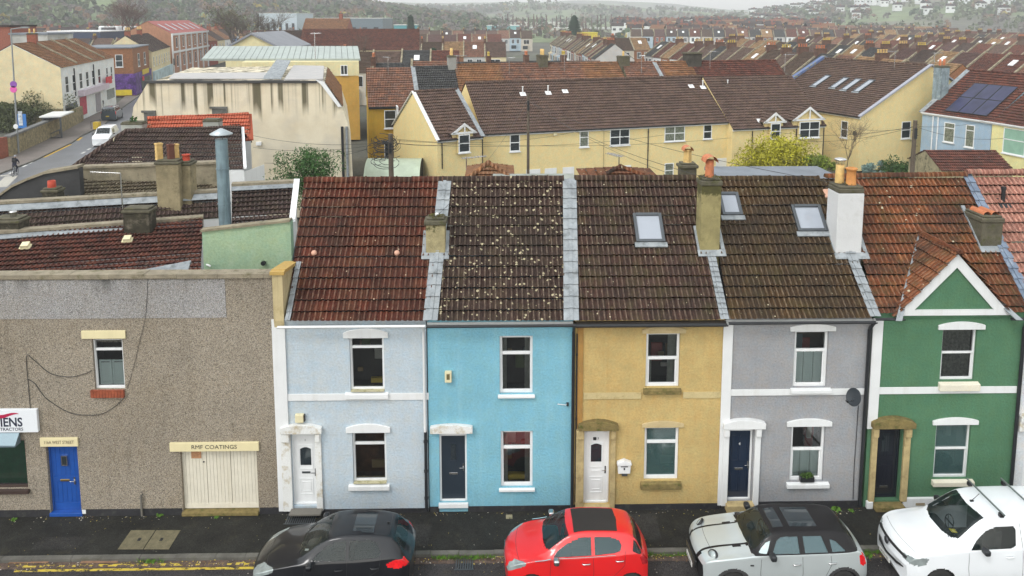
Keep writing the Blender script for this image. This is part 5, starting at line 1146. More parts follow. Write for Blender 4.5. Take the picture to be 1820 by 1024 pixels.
# 2. red city car
L=3.475
st=[(0,.58,.48,.56,.58,.45,.60,.28,.58),(.06,.68,.54,.66,.64,.48,.67,.26,.63),(.2,.79,.58,.77,.70,.52,.745,.25,.70),(.45,.88,.61,.86,.755,.58,.79,.22,.76),(.75,.95,.61,.92,.765,.6,.805,.2,.78),(.88,.99,.61,.93,.765,.6,.805,.2,.78),(1.02,1.08,.60,.94,.765,.6,.805,.2,.78),(1.42,1.34,.53,.955,.76,.62,.805,.2,.78),(1.62,1.42,.52,.96,.76,.62,.805,.2,.78),(2.0,1.46,.51,.98,.76,.64,.805,.2,.78),(2.6,1.445,.50,1.02,.76,.66,.805,.2,.78),(3.0,1.38,.49,1.07,.755,.68,.80,.22,.78),(3.14,1.29,.50,1.07,.745,.68,.79,.24,.77),(3.3,1.04,.56,1.0,.72,.66,.77,.28,.74),(3.41,.90,.58,.86,.68,.6,.73,.32,.70),(3.475,.80,.54,.76,.62,.55,.68,.36,.66)]
RED=paint('red_car_paint',(.62,.004,.006),.0,.35,.0)
FABR=M_('black_canvas',(.028,.024,.022),.95,var=.2,gs=140,grain=.2,bmp=.002,bs=200)
spec=dict(regions=[('top','windscreen',[(.94,-.1),(.94,.2),(.99,.48),(1.06,.585),(1.54,.50),(1.50,.2),(1.49,-.1)]),
 ('side','side_window',[(1.16,.99),(1.26,1.10),(1.52,1.27),(1.75,1.355),(2.06,1.385),(2.06,1.03)]),('side','side_window',[(2.14,1.035),(2.14,1.385),(2.5,1.375),(2.72,1.32),(2.78,1.22),(2.74,1.12),(2.6,1.08)]),
 ('topz','rear_window',[(-.1,1.02),(.53,1.02),(.46,1.33),(-.1,1.35)],'rear'),
 ('side','rear_window',[(3.03,1.12),(3.08,1.28),(3.16,1.22),(3.30,1.03),(3.22,1.03)]),
 ('top','canvas_roof',[(1.66,-.1),(1.66,.435),(2.70,.42),(2.74,-.1)]),
 ('side','tail_lamp',[(3.20,.98),(3.36,1.0),(3.44,.84),(3.40,.74),(3.26,.80)]),
 ('all','headlamp',[(.05,.56),(.12,.70),(.25,.80),(.52,.865),(.50,.79),(.28,.68),(.09,.55)])],
 wheels=[(.66,.29),(3.0,.29)],mats=dict(GLM,side_window=glassmat('side_glass_mid',(.03,.085,.10),.03,.5,1.45),canvas_roof=FABR,tail_lamp=M_('dark_tail',(.35,.01,.015),.1,grain=0,bmp=0,var=.4,vs=12,spec=.9),headlamp=LAMP),inset=dict(side_window=.012,rear_window=.01,canvas_roof=-.006),wsplit=[(-1,2.1),(2.1,9)],cab=(.95,2.95,.88,1.40),mirror=(1.22,1.0),lines=[[(1.10,.93),(1.08,.6),(1.12,.3)],[(2.10,1.03),(2.11,.6),(2.08,.3)],[(2.86,1.12),(2.84,.8),(2.55,.5),(2.5,.3)]],toplines=[[(.28,y*.1) for y in range(-6,7)]],handles=[(1.93,.86),(2.72,.93)],pair=('headlamp','tail_lamp','side_window'),
 wipers=[((.95,-.42,1.045),(1.2,.05,1.2)),((.95,.1,1.05),(1.16,.45,1.17))],mirm=CHROME,handm=CHROME)
c2,s2=mk('hatchback','bright red small hatchback with black fabric roof panel',.13,1.035,st,L,RED,spec)
for s_ in (-1,1): seam(c2,[(1.2,s_*.775,1.0),(1.6,s_*.772,1.0),(2.1,s_*.768,1.02),(2.62,s_*.765,1.06)],CHROME,.008,'window_trim')
for s_ in (-1,1): seam(c2,[(.72,s_*.78,.93),(.95,s_*.785,.955),(1.1,s_*.78,.99)],M_('blue_chrome',(.3,.5,.55),.2,metal=.6),.012,'wing_vent')
seam(c2,[(.03,-.42,.62),(.02,0,.64),(.03,.42,.62)],CHROME,.012,'grille_trim')
# 3. silver small car with black roof
L=3.99
st=[(0,0.68,0.56,0.66,0.66,0.5,0.68,0.3,0.66),(0.05,0.78,0.6,0.76,0.72,0.52,0.74,0.28,0.7),(0.18,0.87,0.62,0.85,0.78,0.55,0.8,0.26,0.76),(0.45,0.93,0.63,0.91,0.82,0.6,0.85,0.24,0.82),(0.85,0.97,0.63,0.96,0.83,0.62,0.86,0.22,0.84),(1.14,1,0.64,0.99,0.83,0.62,0.86,0.22,0.84),(1.28,1.06,0.64,1,0.83,0.62,0.86,0.22,0.84),(1.62,1.33,0.57,1.01,0.82,0.62,0.86,0.22,0.84),(1.78,1.395,0.56,1.015,0.82,0.62,0.86,0.22,0.84),(2.1,1.425,0.56,1.025,0.82,0.62,0.86,0.22,0.84),(3,1.42,0.54,1.045,0.815,0.64,0.86,0.22,0.84),(3.45,1.375,0.52,1.065,0.8,0.66,0.85,0.24,0.83),(3.58,1.28,0.54,1.065,0.785,0.66,0.84,0.26,0.81),(3.76,1.05,0.6,1.04,0.765,0.66,0.82,0.3,0.78),(3.9,0.92,0.62,0.88,0.73,0.62,0.78,0.33,0.74),(3.99,0.78,0.58,0.74,0.68,0.55,0.72,0.36,0.7)]
SIL=paint('silver_car_paint',(.50,.55,.56),.35,.34,.25)
BRF=paint('black_roof_paint',(.009,.008,.009),0,.45,.0); BRF.node_tree.nodes['Principled BSDF'].inputs['Coat Weight'].default_value=.2; BRF.node_tree.nodes['Principled BSDF'].inputs['Specular IOR Level'].default_value=.2; CSG=glassmat('side_glass_teal',(.07,.14,.16),.04,.35,1.5); CSB=glassmat('side_glass_dark',(.03,.075,.085),.03,.55)
spec=dict(regions=[('side','pillar_band',[(1.20,1.01),(1.34,1.16),(1.6,1.36),(1.8,1.5),(3.4,1.5),(3.7,1.33),(3.88,1.08),(3.5,1.06),(2.2,1.03)]),
 ('top','black_roof',[(1.20,-.1),(1.20,.9),(1.7,.9),(3.7,.9),(3.72,-.1)]),
 ('top','windscreen',[(1.18,-.1),(1.18,.2),(1.22,.5),(1.28,.62),(1.72,.545),(1.68,.2),(1.67,-.1)]),
 ('side','side_window',[(1.66,1.045),(1.80,1.28),(1.90,1.34),(2.30,1.36),(2.30,1.055)]),('side','side_window',[(2.42,1.06),(2.42,1.36),(2.86,1.355),(2.96,1.07)]),('side','side_window',[(3.06,1.08),(3.04,1.30),(3.18,1.26),(3.38,1.09)]),
 ('side','quarter_glass',[(1.36,1.05),(1.55,1.22),(1.66,1.28),(1.58,1.12),(1.53,1.05)]),
 ('topz','rear_window',[(-.1,1.08),(.52,1.08),(.48,1.31),(-.1,1.33)],'rear'),
 ('top','sunroof',[(2.2,-.1),(2.2,.36),(2.85,.36),(2.85,-.1)]),('top','sunroof',[(1.80,-.1),(1.80,.36),(2.05,.36),(2.05,-.1)]),
 ('side','tail_lamp',[(3.70,.98),(3.84,.96),(3.90,.72),(3.80,.70),(3.72,.78)]),
 ('top','bonnet_stripe',[(-.2,.33),(-.2,.41),(1.2,.44),(1.2,.36)])],
 wheels=[(.76,.31),(3.33,.31)],arch=1.10,lip=.075,mats=dict(GLM,side_window=CSG,pillar_band=BRF,black_roof=BRF,sunroof=GLASSDK,tail_lamp=TAIL,quarter_glass=M_('pale_quarter',(.45,.55,.56),.2,grain=0,bmp=0),bonnet_stripe=BRF,arch_trim=M_('arch_plastic',(.035,.035,.037),.7,grain=.04)),inset=dict(side_window=.010,rear_window=.008),cab=(1.25,3.35,.92,1.38),mirror=(1.62,1.08),lines=[[(1.40,.94),(1.38,.6),(1.42,.3)],[(2.36,.98),(2.37,.6),(2.35,.3)],[(3.02,1.0),(3.04,.8),(2.92,.55),(2.85,.3)]],toplines=[[(.30,y*.1) for y in range(-6,7)]],handles=[(2.22,.82),(3.05,.84)],wsplit=[(-1,2.36),(2.36,3.01),(3.01,9)],pair=('tail_lamp','bonnet_stripe','pillar_band','quarter_glass'),
 rim=M_('dark_rim',(.02,.02,.022),.35,metal=.6,grain=0,bmp=0),spokes=8,mirm=BLACKP,wipers=[((1.2,-.5,1.04),(1.45,.0,1.2)),((1.2,.1,1.05),(1.42,.5,1.17))],handm=CHROME,capm=(RUB,SIL))
c3,s3=mk('small_car','silver small car with black roof, bonnet stripes and round headlamps',4.92,1.055,st,L,SIL,spec)
for s_ in (-1,1):
    p=s3(.27,s_*.60); b=MB(); M=Matrix.Translation((p.x-.01,p.y,p.z-.02))@Vector((-.72,s_*.42,.55)).to_track_quat('Z','Y').to_matrix().to_4x4()
    b.lathe([(.135,-.03),(.14,.0),(.135,.02),(.115,.03)],(0,0,0),28); b.v=[tuple(M@Vector(v)) for v in b.v]; o=b.build('headlamp',RUB,c3,False)
    b=MB(); b.lathe([(.112,.02),(.11,.035),(.07,.05),(0,.055)],(0,0,0),28); b.v=[tuple(M@Vector(v)) for v in b.v]; b.build('lens',LAMP,o,False)
b=MB(); b.box(-.035,.03,-.42,.42,.40,.60); o=b.build('grille',RUB,c3,False); weld(o); bevel(o,.03,3)
for z in (.45,.50,.55): bx('grille_bar',CHROME,o,-.045,-.034,-.38,.38,z-.006,z+.006,world=False)
plate(c3,-.05,.36,'SC16 GBD',(.75,.75,.72))
for s_ in (-1,1): seam(c3,[(1.14,s_*.845,.80),(1.22,s_*.85,.80)],RUB,.02,'side_scuttle')
# 4. white van
L=4.40
st=[(0,.62,.58,.60,.70,.46,.72,.28,.70),(.05,.78,.62,.76,.76,.5,.79,.26,.76),(.15,.92,.66,.90,.82,.55,.86,.25,.82),(.4,1.02,.68,1.0,.86,.62,.90,.24,.86),(.8,1.10,.69,1.05,.87,.64,.915,.22,.88),(1.12,1.16,.69,1.08,.87,.64,.92,.22,.88),(1.3,1.29,.68,1.09,.865,.64,.92,.22,.88),(1.85,1.71,.60,1.10,.86,.65,.92,.22,.88),(2.05,1.79,.60,1.10,.86,.65,.92,.22,.88),(2.4,1.83,.61,1.12,.86,.66,.92,.22,.88),(3.4,1.84,.62,1.15,.86,.66,.92,.22,.88),(4.2,1.82,.62,1.15,.855,.66,.92,.24,.88),(4.36,1.74,.64,1.12,.85,.66,.91,.26,.87),(4.40,1.6,.66,1.1,.84,.66,.90,.28,.86)]
VWH=paint('white_van_paint',(.72,.75,.78),0,.35,.0)
spec=dict(regions=[('top','windscreen',[(1.17,-.1),(1.17,.2),(1.24,.52),(1.34,.655),(1.98,.56),(1.92,.2),(1.90,-.1)]),
 ('side','side_window',[(1.55,1.12),(1.72,1.32),(1.95,1.52),(2.2,1.62),(2.62,1.64),(2.66,1.56),(2.62,1.22),(2.5,1.16)]),
 ('all','headlamp',[(.10,.72),(.14,.84),(.40,.93),(.56,.93),(.50,.80),(.24,.70)])],
 wheels=[(.84,.33),(3.62,.33)],mats=dict(GLM,headlamp=LAMP),inset=dict(side_window=.014),cab=(1.2,2.6,1.02,1.72),mirror=(1.80,1.20),lines=[[(1.50,1.06),(1.48,.7),(1.52,.3)],[(2.76,1.7),(2.78,1.1),(2.76,.3)]],toplines=[[(.22,y*.1) for y in range(-7,8)]],handles=[(2.45,.98)],pair=('headlamp','side_window'),bowf=.22,mirm=BLACKP,wipers=[((1.2,-.5,1.23),(1.5,.05,1.47))],capm=(VWH,VWH),rim=RUB)
c4,s4=mk('van','white panel van with two roof bars, cut off by the right edge',9.93,1.04,st,L,VWH,spec)
b=MB(); b.tube([tuple(s4(.06,y)+Vector((-.012,0,-.02))) for y in (-.62,-.4,-.2,0,.2,.4,.62)],.035,8); b.build('grille',RUB,c4,False)
b=MB(); b.tube([(.17,-.66,.52),(.04,-.4,.50),(-.01,0,.50),(.04,.4,.50),(.17,.66,.52)],.028,8); b.build('bumper_slot',RUB,c4,False)
b=MB(); b.lathe([(.085,0),(.09,-.015),(.06,-.03),(0,-.032)],(.005,0,.80),20,ax='x'); b.v=[(v[0]-.02,v[1],v[2]) for v in b.v]; b.build('emblem',M_('dark_badge',(.1,.1,.11),.3,metal=.7),c4,False)
plate(c4,-.035,.40,'WU73 YEC',(.75,.75,.72))
for xb_ in (2.35,3.22):
    b=MB(); b.tube([(xb_,-.74,1.955),(xb_,.74,1.955)],.022,8); o=b.build('roof_bar',M_('bar_metal',(.25,.28,.28),.4,metal=.7),c4,False)
    for s_ in (-1,1):
        bx('bar_foot',RUB,o,xb_-.05,xb_+.05,s_*.62-.05,s_*.62+.05,1.84,1.94,world=False,bev=.015)
b=MB(); b.tube([(2.02,0,1.84),(2.2,0,2.03)],.007,6); b.box(1.99,2.07,-.02,.02,1.82,1.86); b.build('aerial',RUB,c4,False)
bx('yellow_card',M_('card_yellow',(.75,.62,.01),.6,grain=0,bmp=0),c4,1.36,1.5,-.12,.02,1.27,1.28,M=Matrix.Rotation(R(8),4,'Y'),world=False)
# panel gaps (follow the body surface)
def gapline(root,surf,xy,r=.0035,side=-1,name='panel_gap',zz=None):
    b=MB(); b.tube(xy,r,4); b.build(name,RUB,root,False)
def dgap(root,X_,z0,z1,stt,wm,off=.0):
    q=sorted(stt); xs=[a[0] for a in q]; wb_=float(np.interp(X_,xs,[a[4] for a in q])); wm_=float(np.interp(X_,xs,[a[6] for a in q])); zb_=float(np.interp(X_,xs,[a[3] for a in q])); zm_=float(np.interp(X_,xs,[a[5] for a in q]))
    return wb_,wm_,zb_,zm_
# ------------------------------------------------------------ middle distance: buildings placed in true depth
def ZU(v): return Vector((0,0,v))
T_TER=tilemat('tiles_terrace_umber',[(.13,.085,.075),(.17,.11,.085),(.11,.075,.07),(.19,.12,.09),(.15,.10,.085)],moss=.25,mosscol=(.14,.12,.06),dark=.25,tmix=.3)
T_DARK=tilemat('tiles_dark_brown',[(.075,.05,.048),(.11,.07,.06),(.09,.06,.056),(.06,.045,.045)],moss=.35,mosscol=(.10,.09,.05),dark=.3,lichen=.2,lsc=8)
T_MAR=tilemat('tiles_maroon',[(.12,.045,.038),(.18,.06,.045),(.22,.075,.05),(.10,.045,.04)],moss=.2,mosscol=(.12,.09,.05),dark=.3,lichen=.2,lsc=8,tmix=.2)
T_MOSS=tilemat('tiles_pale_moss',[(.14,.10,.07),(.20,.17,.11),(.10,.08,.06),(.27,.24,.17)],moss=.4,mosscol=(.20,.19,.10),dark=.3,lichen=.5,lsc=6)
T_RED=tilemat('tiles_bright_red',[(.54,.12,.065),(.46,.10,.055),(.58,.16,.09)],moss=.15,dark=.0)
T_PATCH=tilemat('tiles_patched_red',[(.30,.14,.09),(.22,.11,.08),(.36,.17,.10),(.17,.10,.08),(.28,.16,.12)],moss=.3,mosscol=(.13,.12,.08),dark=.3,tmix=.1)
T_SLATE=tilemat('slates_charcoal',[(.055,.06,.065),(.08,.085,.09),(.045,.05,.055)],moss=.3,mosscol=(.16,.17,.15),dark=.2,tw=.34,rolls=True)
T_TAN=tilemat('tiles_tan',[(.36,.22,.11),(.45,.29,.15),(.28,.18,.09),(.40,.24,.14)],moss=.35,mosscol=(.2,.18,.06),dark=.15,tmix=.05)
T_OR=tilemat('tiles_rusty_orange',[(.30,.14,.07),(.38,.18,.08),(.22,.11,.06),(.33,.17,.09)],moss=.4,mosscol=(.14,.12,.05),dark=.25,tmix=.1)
CREAMW=wallmat('wall_cream',(.80,.655,.34),var=.04,streak=.10,scol=(.5,.38,.16))
class B:
    """rectangular gabled building: front eave line E0->E1 (seen from the camera side), half depth hd towards the far side"""
    def __init__(s,name,label,cat,e0,e1,ze,hd,zr,wm,rm,group=None,mode='step',oh=.18,zb=0,gables=True,flip=1,wall=True,roofback=True,g=.34,rise=None,world=False):
        s.E0=at_z(*e0,ze) if not world else Vector((e0[0],e0[1],ze)); s.E1=at_z(*e1,ze) if not world else Vector((e1[0],e1[1],ze)); s.ze=ze; s.zr=zr; s.hd=hd
        s.e=(s.E1-s.E0).normalized(); n=Vector((-s.e.y,s.e.x,0))
        if (s.E0-CAM).dot(n)<0: n=-n
        n=n*flip; s.n=n; s.L=(s.E1-s.E0).length
        c=(s.E0+s.E1)/2+n*hd; s.root=thing(name,label,cat,(c.x,c.y,0),group=group)
        E0,E1=s.E0,s.E1; R0=E0+n*hd+ZU(zr-ze); R1=E1+n*hd+ZU(zr-ze); B0=E0+n*2*hd; B1=E1+n*2*hd; s.R0,s.R1,s.B0,s.B1=R0,R1,B0,B1
        dn=lambda p: Vector((p.x,p.y,zb))
        if wall:
            mb=MB(); mb.face([dn(E0),dn(E1),E1,E0]); mb.face([dn(B1),dn(B0),B0,B1])
            mb.face([dn(B0),dn(E0),E0,R0,B0]) ; mb.face([dn(E1),dn(B1),B1,R1,E1]); mb.build('wall',wm,s.root)
        sl=(R0-E0); s.SL=sl.length; sd=sl.normalized(); s.PL=Plane(E0-sd*oh+ZU(.06),s.e,sd)
        mb=MB(); sd2=(R0-B0).normalized(); v=[(-.06,0),(s.L+.06,0),(s.L+.06,s.SL+oh),(-.06,s.SL+oh)]
        rs=int(abs(E0.x*31+E0.y*17))%97
        if mode=='flat':
            for O_,sd_ in ((s.PL.O,s.PL.s),(B0-sd2*oh+ZU(.06),sd2)):
                mb.face([O_+s.e*u+sd_*w_ for u,w_ in v],0,[(u+rs*3,w_) for u,w_ in v])
            for O_,sd_ in ((s.PL.O,s.PL.s),(B0-sd2*oh+ZU(.06),sd2)):
                mb.face([O_-s.e*.06-ZU(.07),O_+s.e*(s.L+.06)-ZU(.07),O_+s.e*(s.L+.06),O_-s.e*.06],0,[(0,0)]*4)
        else:
            tiles(mb,s.PL.O,s.e,s.PL.s,v,mode,g=g,du=rs*3)
            if roofback: tiles(mb,B0-sd2*oh+ZU(.06),s.e,sd2,v,'step',g=g,du=rs*3+50)
        s.roof=mb.build('roof',rm,s.root)
    def M(s,A,B_):
        e=(B_-A); e.z=0; e.normalize(); n=Vector((-e.y,e.x,0))
        if (A-CAM).dot(n)<0: n=-n
        M=Matrix((e,n,Vector((0,0,1)))).transposed().to_4x4(); M.translation=Vector((A.x,A.y,0)); return M,e,n
    def uz(s,px,py,A,B_):
        p=on_wall(px,py,A,B_); M,e,n=s.M(A,B_); return (p-Vector((A.x,A.y,0))).dot(e),p.z
    def win(s,x0,y0,x1,y1,bars=(),vbars=(),side=None,frame=None,glass=None,sill=True,fw=.07,head=None,name='window'):
        A,B_=side or (s.E0,s.E1); M,e,n=s.M(A,B_); a=s.uz(x0,(y0+y1)/2,A,B_)[0]; b=s.uz(x1,(y0+y1)/2,A,B_)[0]; a,b=sorted((a,b)); c=s.uz((x0+x1)/2,y1,A,B_)[1]; d=s.uz((x0+x1)/2,y0,A,B_)[1]
        return owin(s.root,M,a,b,c,d,bars,vbars,frame,glass,sill,fw,name)
    def box(s,name,mat,x0,y0,x1,y1,o0=-.05,o1=-.003,side=None):
        A,B_=side or (s.E0,s.E1); M,e,n=s.M(A,B_); a=s.uz(x0,(y0+y1)/2,A,B_)[0]; b=s.uz(x1,(y0+y1)/2,A,B_)[0]; a,b=sorted((a,b)); c=s.uz((x0+x1)/2,y1,A,B_)[1]; d=s.uz((x0+x1)/2,y0,A,B_)[1]
        mb=MB(); mb.box(a,b,o0,o1,c,d,M=M); return mb.build(name,mat,s.root)
    def eaves(s,mat=UPVC,g=BLACKP,d=.2):
        M,e,n=s.M(s.E0,s.E1); mb=MB(); mb.box(0,s.L,-.10,-.004,s.ze-.22,s.ze-.02,M=M); mb.build('fascia',mat,s.root)
        mb=MB(); mb.box(0,s.L,-.24,-.11,s.ze-.10,s.ze-.0,M=M); mb.build('gutter',g,s.root)
    def ridge(s,mat,r=.12): return ridge(s.root,s.R0+ZU(.08),s.R1+ZU(.08),r,mat,.6)
    def pipe(s,px,py0,py1,mat=BLACKP,r=.04):
        u,z0=s.uz(px,py0,s.E0,s.E1); z1=s.uz(px,py1,s.E0,s.E1)[1]; M,e,n=s.M(s.E0,s.E1); pipe(s.root,[M@Vector((u,-.06,z0)),M@Vector((u,-.06,z1))],r,mat)
    def verge(s,end=1,mat=WHITE,w=.25,h=.1,name='verge'):
        R_,E_=(s.R1,s.E1) if end else (s.R0,s.E0); k=s.e*(w/2)
        mb=MB(); a=E_+ZU(.08)-(R_-E_).normalized()*.2; b=R_+ZU(.08); mb.slab([a-k,a+k,b+k,b-k],ZU(h)); Bk=s.B1 if end else s.B0; c_=Bk+ZU(.08); mb.slab([b-k,b+k,c_+k,c_-k],ZU(h)); return mb.build(name,mat,s.root)
    def sky(s,x0,y0,x1,y1,w=None,frame=GREYM): return skylight(s.root,s.PL,x0,y0,x1,y1,h=.10,w=w,frame=frame)
    def vent(s,px,py,h=.6,mat=UPVC):
        p=s.PL.px(px,py,.05); mb=MB(); mb.tube([p,p+ZU(h)],.05,8); mb.tube([p+ZU(h),p+ZU(h+.08)],.08,8); M=s.PL.M(*s.PL.uv(px,py),0); mb.box(-.25,.25,-.25,.2,.04,.08,M=M); mb.build('vent_pipe',mat,s.root)
    def chim(s,px,py,w=.6,d=.9,h=1.2,mat=BRICK,pots=2,potm=TERRA,style='roll',ph=.45,k=1.,cap=.05):
        """stack whose foot shows at pixel (px,py) on the front slope"""
        p=s.PL.px(px,py,0); return ochim(s.root,p,s.e,s.n,w,d,h,mat,pots,potm,style,ph,cap)
    def chimr(s,k,w=.6,d=.9,h=1.2,mat=BRICK,pots=2,potm=TERRA,style='roll',ph=.4,cap=.05):
        """stack on the ridge at fraction k"""
        p=s.R0+(s.R1-s.R0)*k-s.n*d/2; return ochim(s.root,p,s.e,s.n,w,d,h,mat,pots,potm,style,ph,cap)
def ochim(root,p,e,n,w,d,h,mat,pots,potm,style,ph,cap):
    M=Matrix((e,n,Vector((0,0,1)))).transposed().to_4x4(); M.translation=p
    o=stack(root,-w/2,w/2,0,d,-.8,h,mat,cap,.12,M=M,bev=.02)
    for i in range(pots):
        q=M@Vector(((i+.5)/pots*w-w/2 if w>d else 0, (i+.5)/pots*d if d>=w else d/2, h+.04)); pot(o,q,ph,.11,potm,style)
    return o
def owin(root,M,a,b,c,d,bars=(),vbars=(),frame=None,glass=None,sill=True,fw=.07,name='window'):
    mb=MB(); y0,y1=-.035,.02
    mb.box(a,a+fw,y0,y1,c,d,M=M); mb.box(b-fw,b,y0,y1,c,d,M=M); mb.box(a+fw,b-fw,y0,y1,d-fw,d,M=M); mb.box(a+fw,b-fw,y0,y1,c,c+fw,M=M)
    for k in bars: z=c+(d-c)*k; mb.box(a+fw,b-fw,y0-.005,y1,z-fw/2,z+fw/2,M=M)
    for k in vbars: x=a+(b-a)*k; mb.box(x-fw/2,x+fw/2,y0-.003,y1,c+fw,d-fw,M=M)
    f=mb.build(name,frame or UPVC,root)
    mb=MB(); mb.face([M@Vector(q) for q in ((a+.02,-.012,c+.02),(b-.02,-.012,c+.02),(b-.02,-.012,d-.02),(a+.02,-.012,d-.02))]); mb.build('pane',glass or GLASSDK,f)
    if sill: mb=MB(); mb.box(a-.06,b+.06,-.12,-.002,c-.09,c-.002,M=M); mb.build('sill',frame or UPVC,f)
    return f
CURG=M_('curtained_glass',(.17,.19,.15),.15,var=.6,vs=8,grain=.1,bmp=0,spec=.8)
# ---- cream terrace
G_='cream rendered terrace behind the gardens'
wing=B('terraced_house','projecting cream gabled wing at the left end of the long cream terrace','house',(777,249),(857,242),5.0,4.3,8.15,CREAMW,T_TER,G_); wing.eaves(); wing.ridge(T_TER)
wing.verge(0,WHITE,.3,.06,'bargeboard'); wing.verge(1,LEAD,.35,.07,'party_flashing')
main=B('terraced_house','long cream terrace with wide umber tiled roof and row of white windows','house',(858,238),(1304,216),5.0,5.0,8.5,CREAMW,T_TER,G_); main.eaves(); main.ridge(T_TER)
right=B('terraced_house','stepped-forward cream part of the terrace with two small gablets','house',(1302,229),(1466,222),4.5,5.3,8.5,CREAMW,T_TER,G_); right.eaves()
for q in ((906,238,924,269),(1250,221,1265,247)): main.win(*q,bars=(.5,))
main.win(1030,233,1046,261,bars=(.6,),glass=CURG); main.win(1084,229,1119,258,bars=(.5,),vbars=(.5,)); main.win(1181,223,1217,251,bars=(.5,),vbars=(.5,),glass=CURG); main.win(1181,290,1197,316,bars=(.5,),glass=CURG); main.win(1030,300,1067,330,vbars=(.5,),glass=M_('cyan_blind',(.05,.33,.40),.3,grain=0,bmp=0))
for q in ((935,301,960,320),(968,299,989,320),(1000,297,1020,320),(1272,281,1296,320),(1100,294,1121,320)): 
    o=main.box('front_door',UPVC,*q,o0=-.04)
main.pipe(1152,224,310); main.box('alarm_box',CREAMP,983,235,989,241,o0=-.15); main.pipe(1073,228,300,mat=CEML,r=.015)
for q in ((929,168),(974,166),(1249,156),(1293,155)): main.vent(*q)
for q in ((1004,163),(1228,154),(1321,155)): main.vent(*q,h=.1)
mb=MB(); p=main.PL.M(*main.PL.uv(1283,183),0); mb.box(-.07,.07,-1.0,1.0,.05,.10,M=p@Matrix.Rotation(R(25),4,'Z')); mb.build('patch_strip',LEAD,main.root)
right.pipe(1337,233,290); right.pipe(1415,228,290); right.pipe(1464,225,290); right.vent(1350,215,.1)
wing.pipe(785,249,300); wing.pipe(857,243,300); 
def gablet(b,ax,ay,x0,x1,yb,wx0,wy0,wx1,wy1,vb=()):
    M,e,n=b.M(b.E0,b.E1); ua,za=b.uz(ax,ay,b.E0,b.E1); u0,z0=b.uz(x0,yb,b.E0,b.E1); u1,_=b.uz(x1,yb,b.E0,b.E1)
    mb=MB(); mb.slab([M@Vector(q) for q in ((u0+.15,-.05,b.ze-.3),(u1-.15,-.05,b.ze-.3),(u1-.15,-.05,z0),(ua,-.05,za-.12),(u0+.15,-.05,z0))],M.to_3x3()@Vector((0,.3,0))); mb.build('dormer_wall',CREAMW,b.root)
    k=(b.zr-b.ze)/b.hd; yr=(za-b.ze)/k; y0=(z0-b.ze)/k
    mb=MB()
    for uu in (u0-.1,u1+.1):
        A=M@Vector((ua,-.25,za)); C_=M@Vector((ua,yr+.3,za)); D_=M@Vector((uu,y0+.2,z0-.05)); Bq=M@Vector((uu,-.25,z0-.05)); e_=(C_-A).normalized(); s_=(A-Bq).normalized(); L_=(A-Bq).length
        tiles(mb,Bq,e_,s_,[(0,0),((D_-Bq).dot(e_),0),((C_-A).length,L_),(0,L_)],'step')
    mb.build('dormer_roof',T_TER,b.root)
    mb=MB(); t_=.14
    for q in ([(u0-.12,z0-.06),(ua,za+.04),(ua,za-.16),(u0+.2,z0-.06)],[(u1+.12,z0-.06),(ua,za+.04),(ua,za-.16),(u1-.2,z0-.06)],[(u0,z0-.09),(u1,z0-.09),(u1,z0+.06),(u0,z0+.06)],[(ua-.05,z0+.06),(ua+.05,z0+.06),(ua+.05,za-.16),(ua-.05,za-.16)]): mb.slab([M@Vector((a_[0],-.30,a_[1])) for a_ in q],M.to_3x3()@Vector((0,.06,0)))
    mb.build('bargeboard',WHITE,b.root); k0=b.uz(wx0,wy0,b.E0,b.E1);k1=b.uz(wx1,wy1,b.E0,b.E1); M3=M.copy(); M3.translation=M.translation-n*.28; owin(b.root,M3,k0[0],k1[0],k1[1],k0[1],(.5,),vb); mb=MB(); mb.box(k0[0]-.05,k1[0]+.05,-.23,-.05,k1[1]-.05,k0[1]+.05,M=M); mb.build('window_surround',CREAMW,b.root)
gablet(wing,823,219,801,843,237,812,239,832,269); gablet(right,1376,200,1356,1394,217,1367,219,1383,246); gablet(right,1437,190,1407,1462,213,1418,216,1452,243,(.5,))
# ---- gable building on the right
NE0=at_z(1530,208,5.0); ap=at_z(1624,109,9.3)
gb=B('house','large cream gabled house with four roof lights, end-on right of the cream terrace','house',(1352,181),(1530,208),5.0,8.3,9.4,CREAMW,T_TER); gb.ridge(T_TER); gb.eaves()
gb.verge(1,M_('grey_coping',(.35,.36,.42),.6),.35,.14,'coping'); gb.verge(0,M_('blue_coping',(.12,.17,.33),.7,stain=.8,tcol=(.35,.3,.03),tz=2),.5,.3,'parapet')
for q in ((1445,134,1473,153),(1478,138,1506,156),(1499,140,1527,160),(1520,142,1551,163)): gb.sky(*q,w=.78)
gb.win(1495,215,1507,245,bars=(.5,)); side=(gb.E1,gb.B1); gb.win(1602,216,1618,246,bars=(.5,),side=side)
mb=MB(); q=on_wall(1520,237,gb.E0,gb.E1); M,e,n=gb.M(gb.E0,gb.E1); mb.lathe([(.22,-.1),(.24,-.06),(.2,-.02)],(0,0,0),14,ax='y'); M2=M.copy(); M2.translation=q; mb.v=[tuple(M2@Vector(v)) for v in mb.v]; mb.build('round_vent',BLACKP,gb.root)
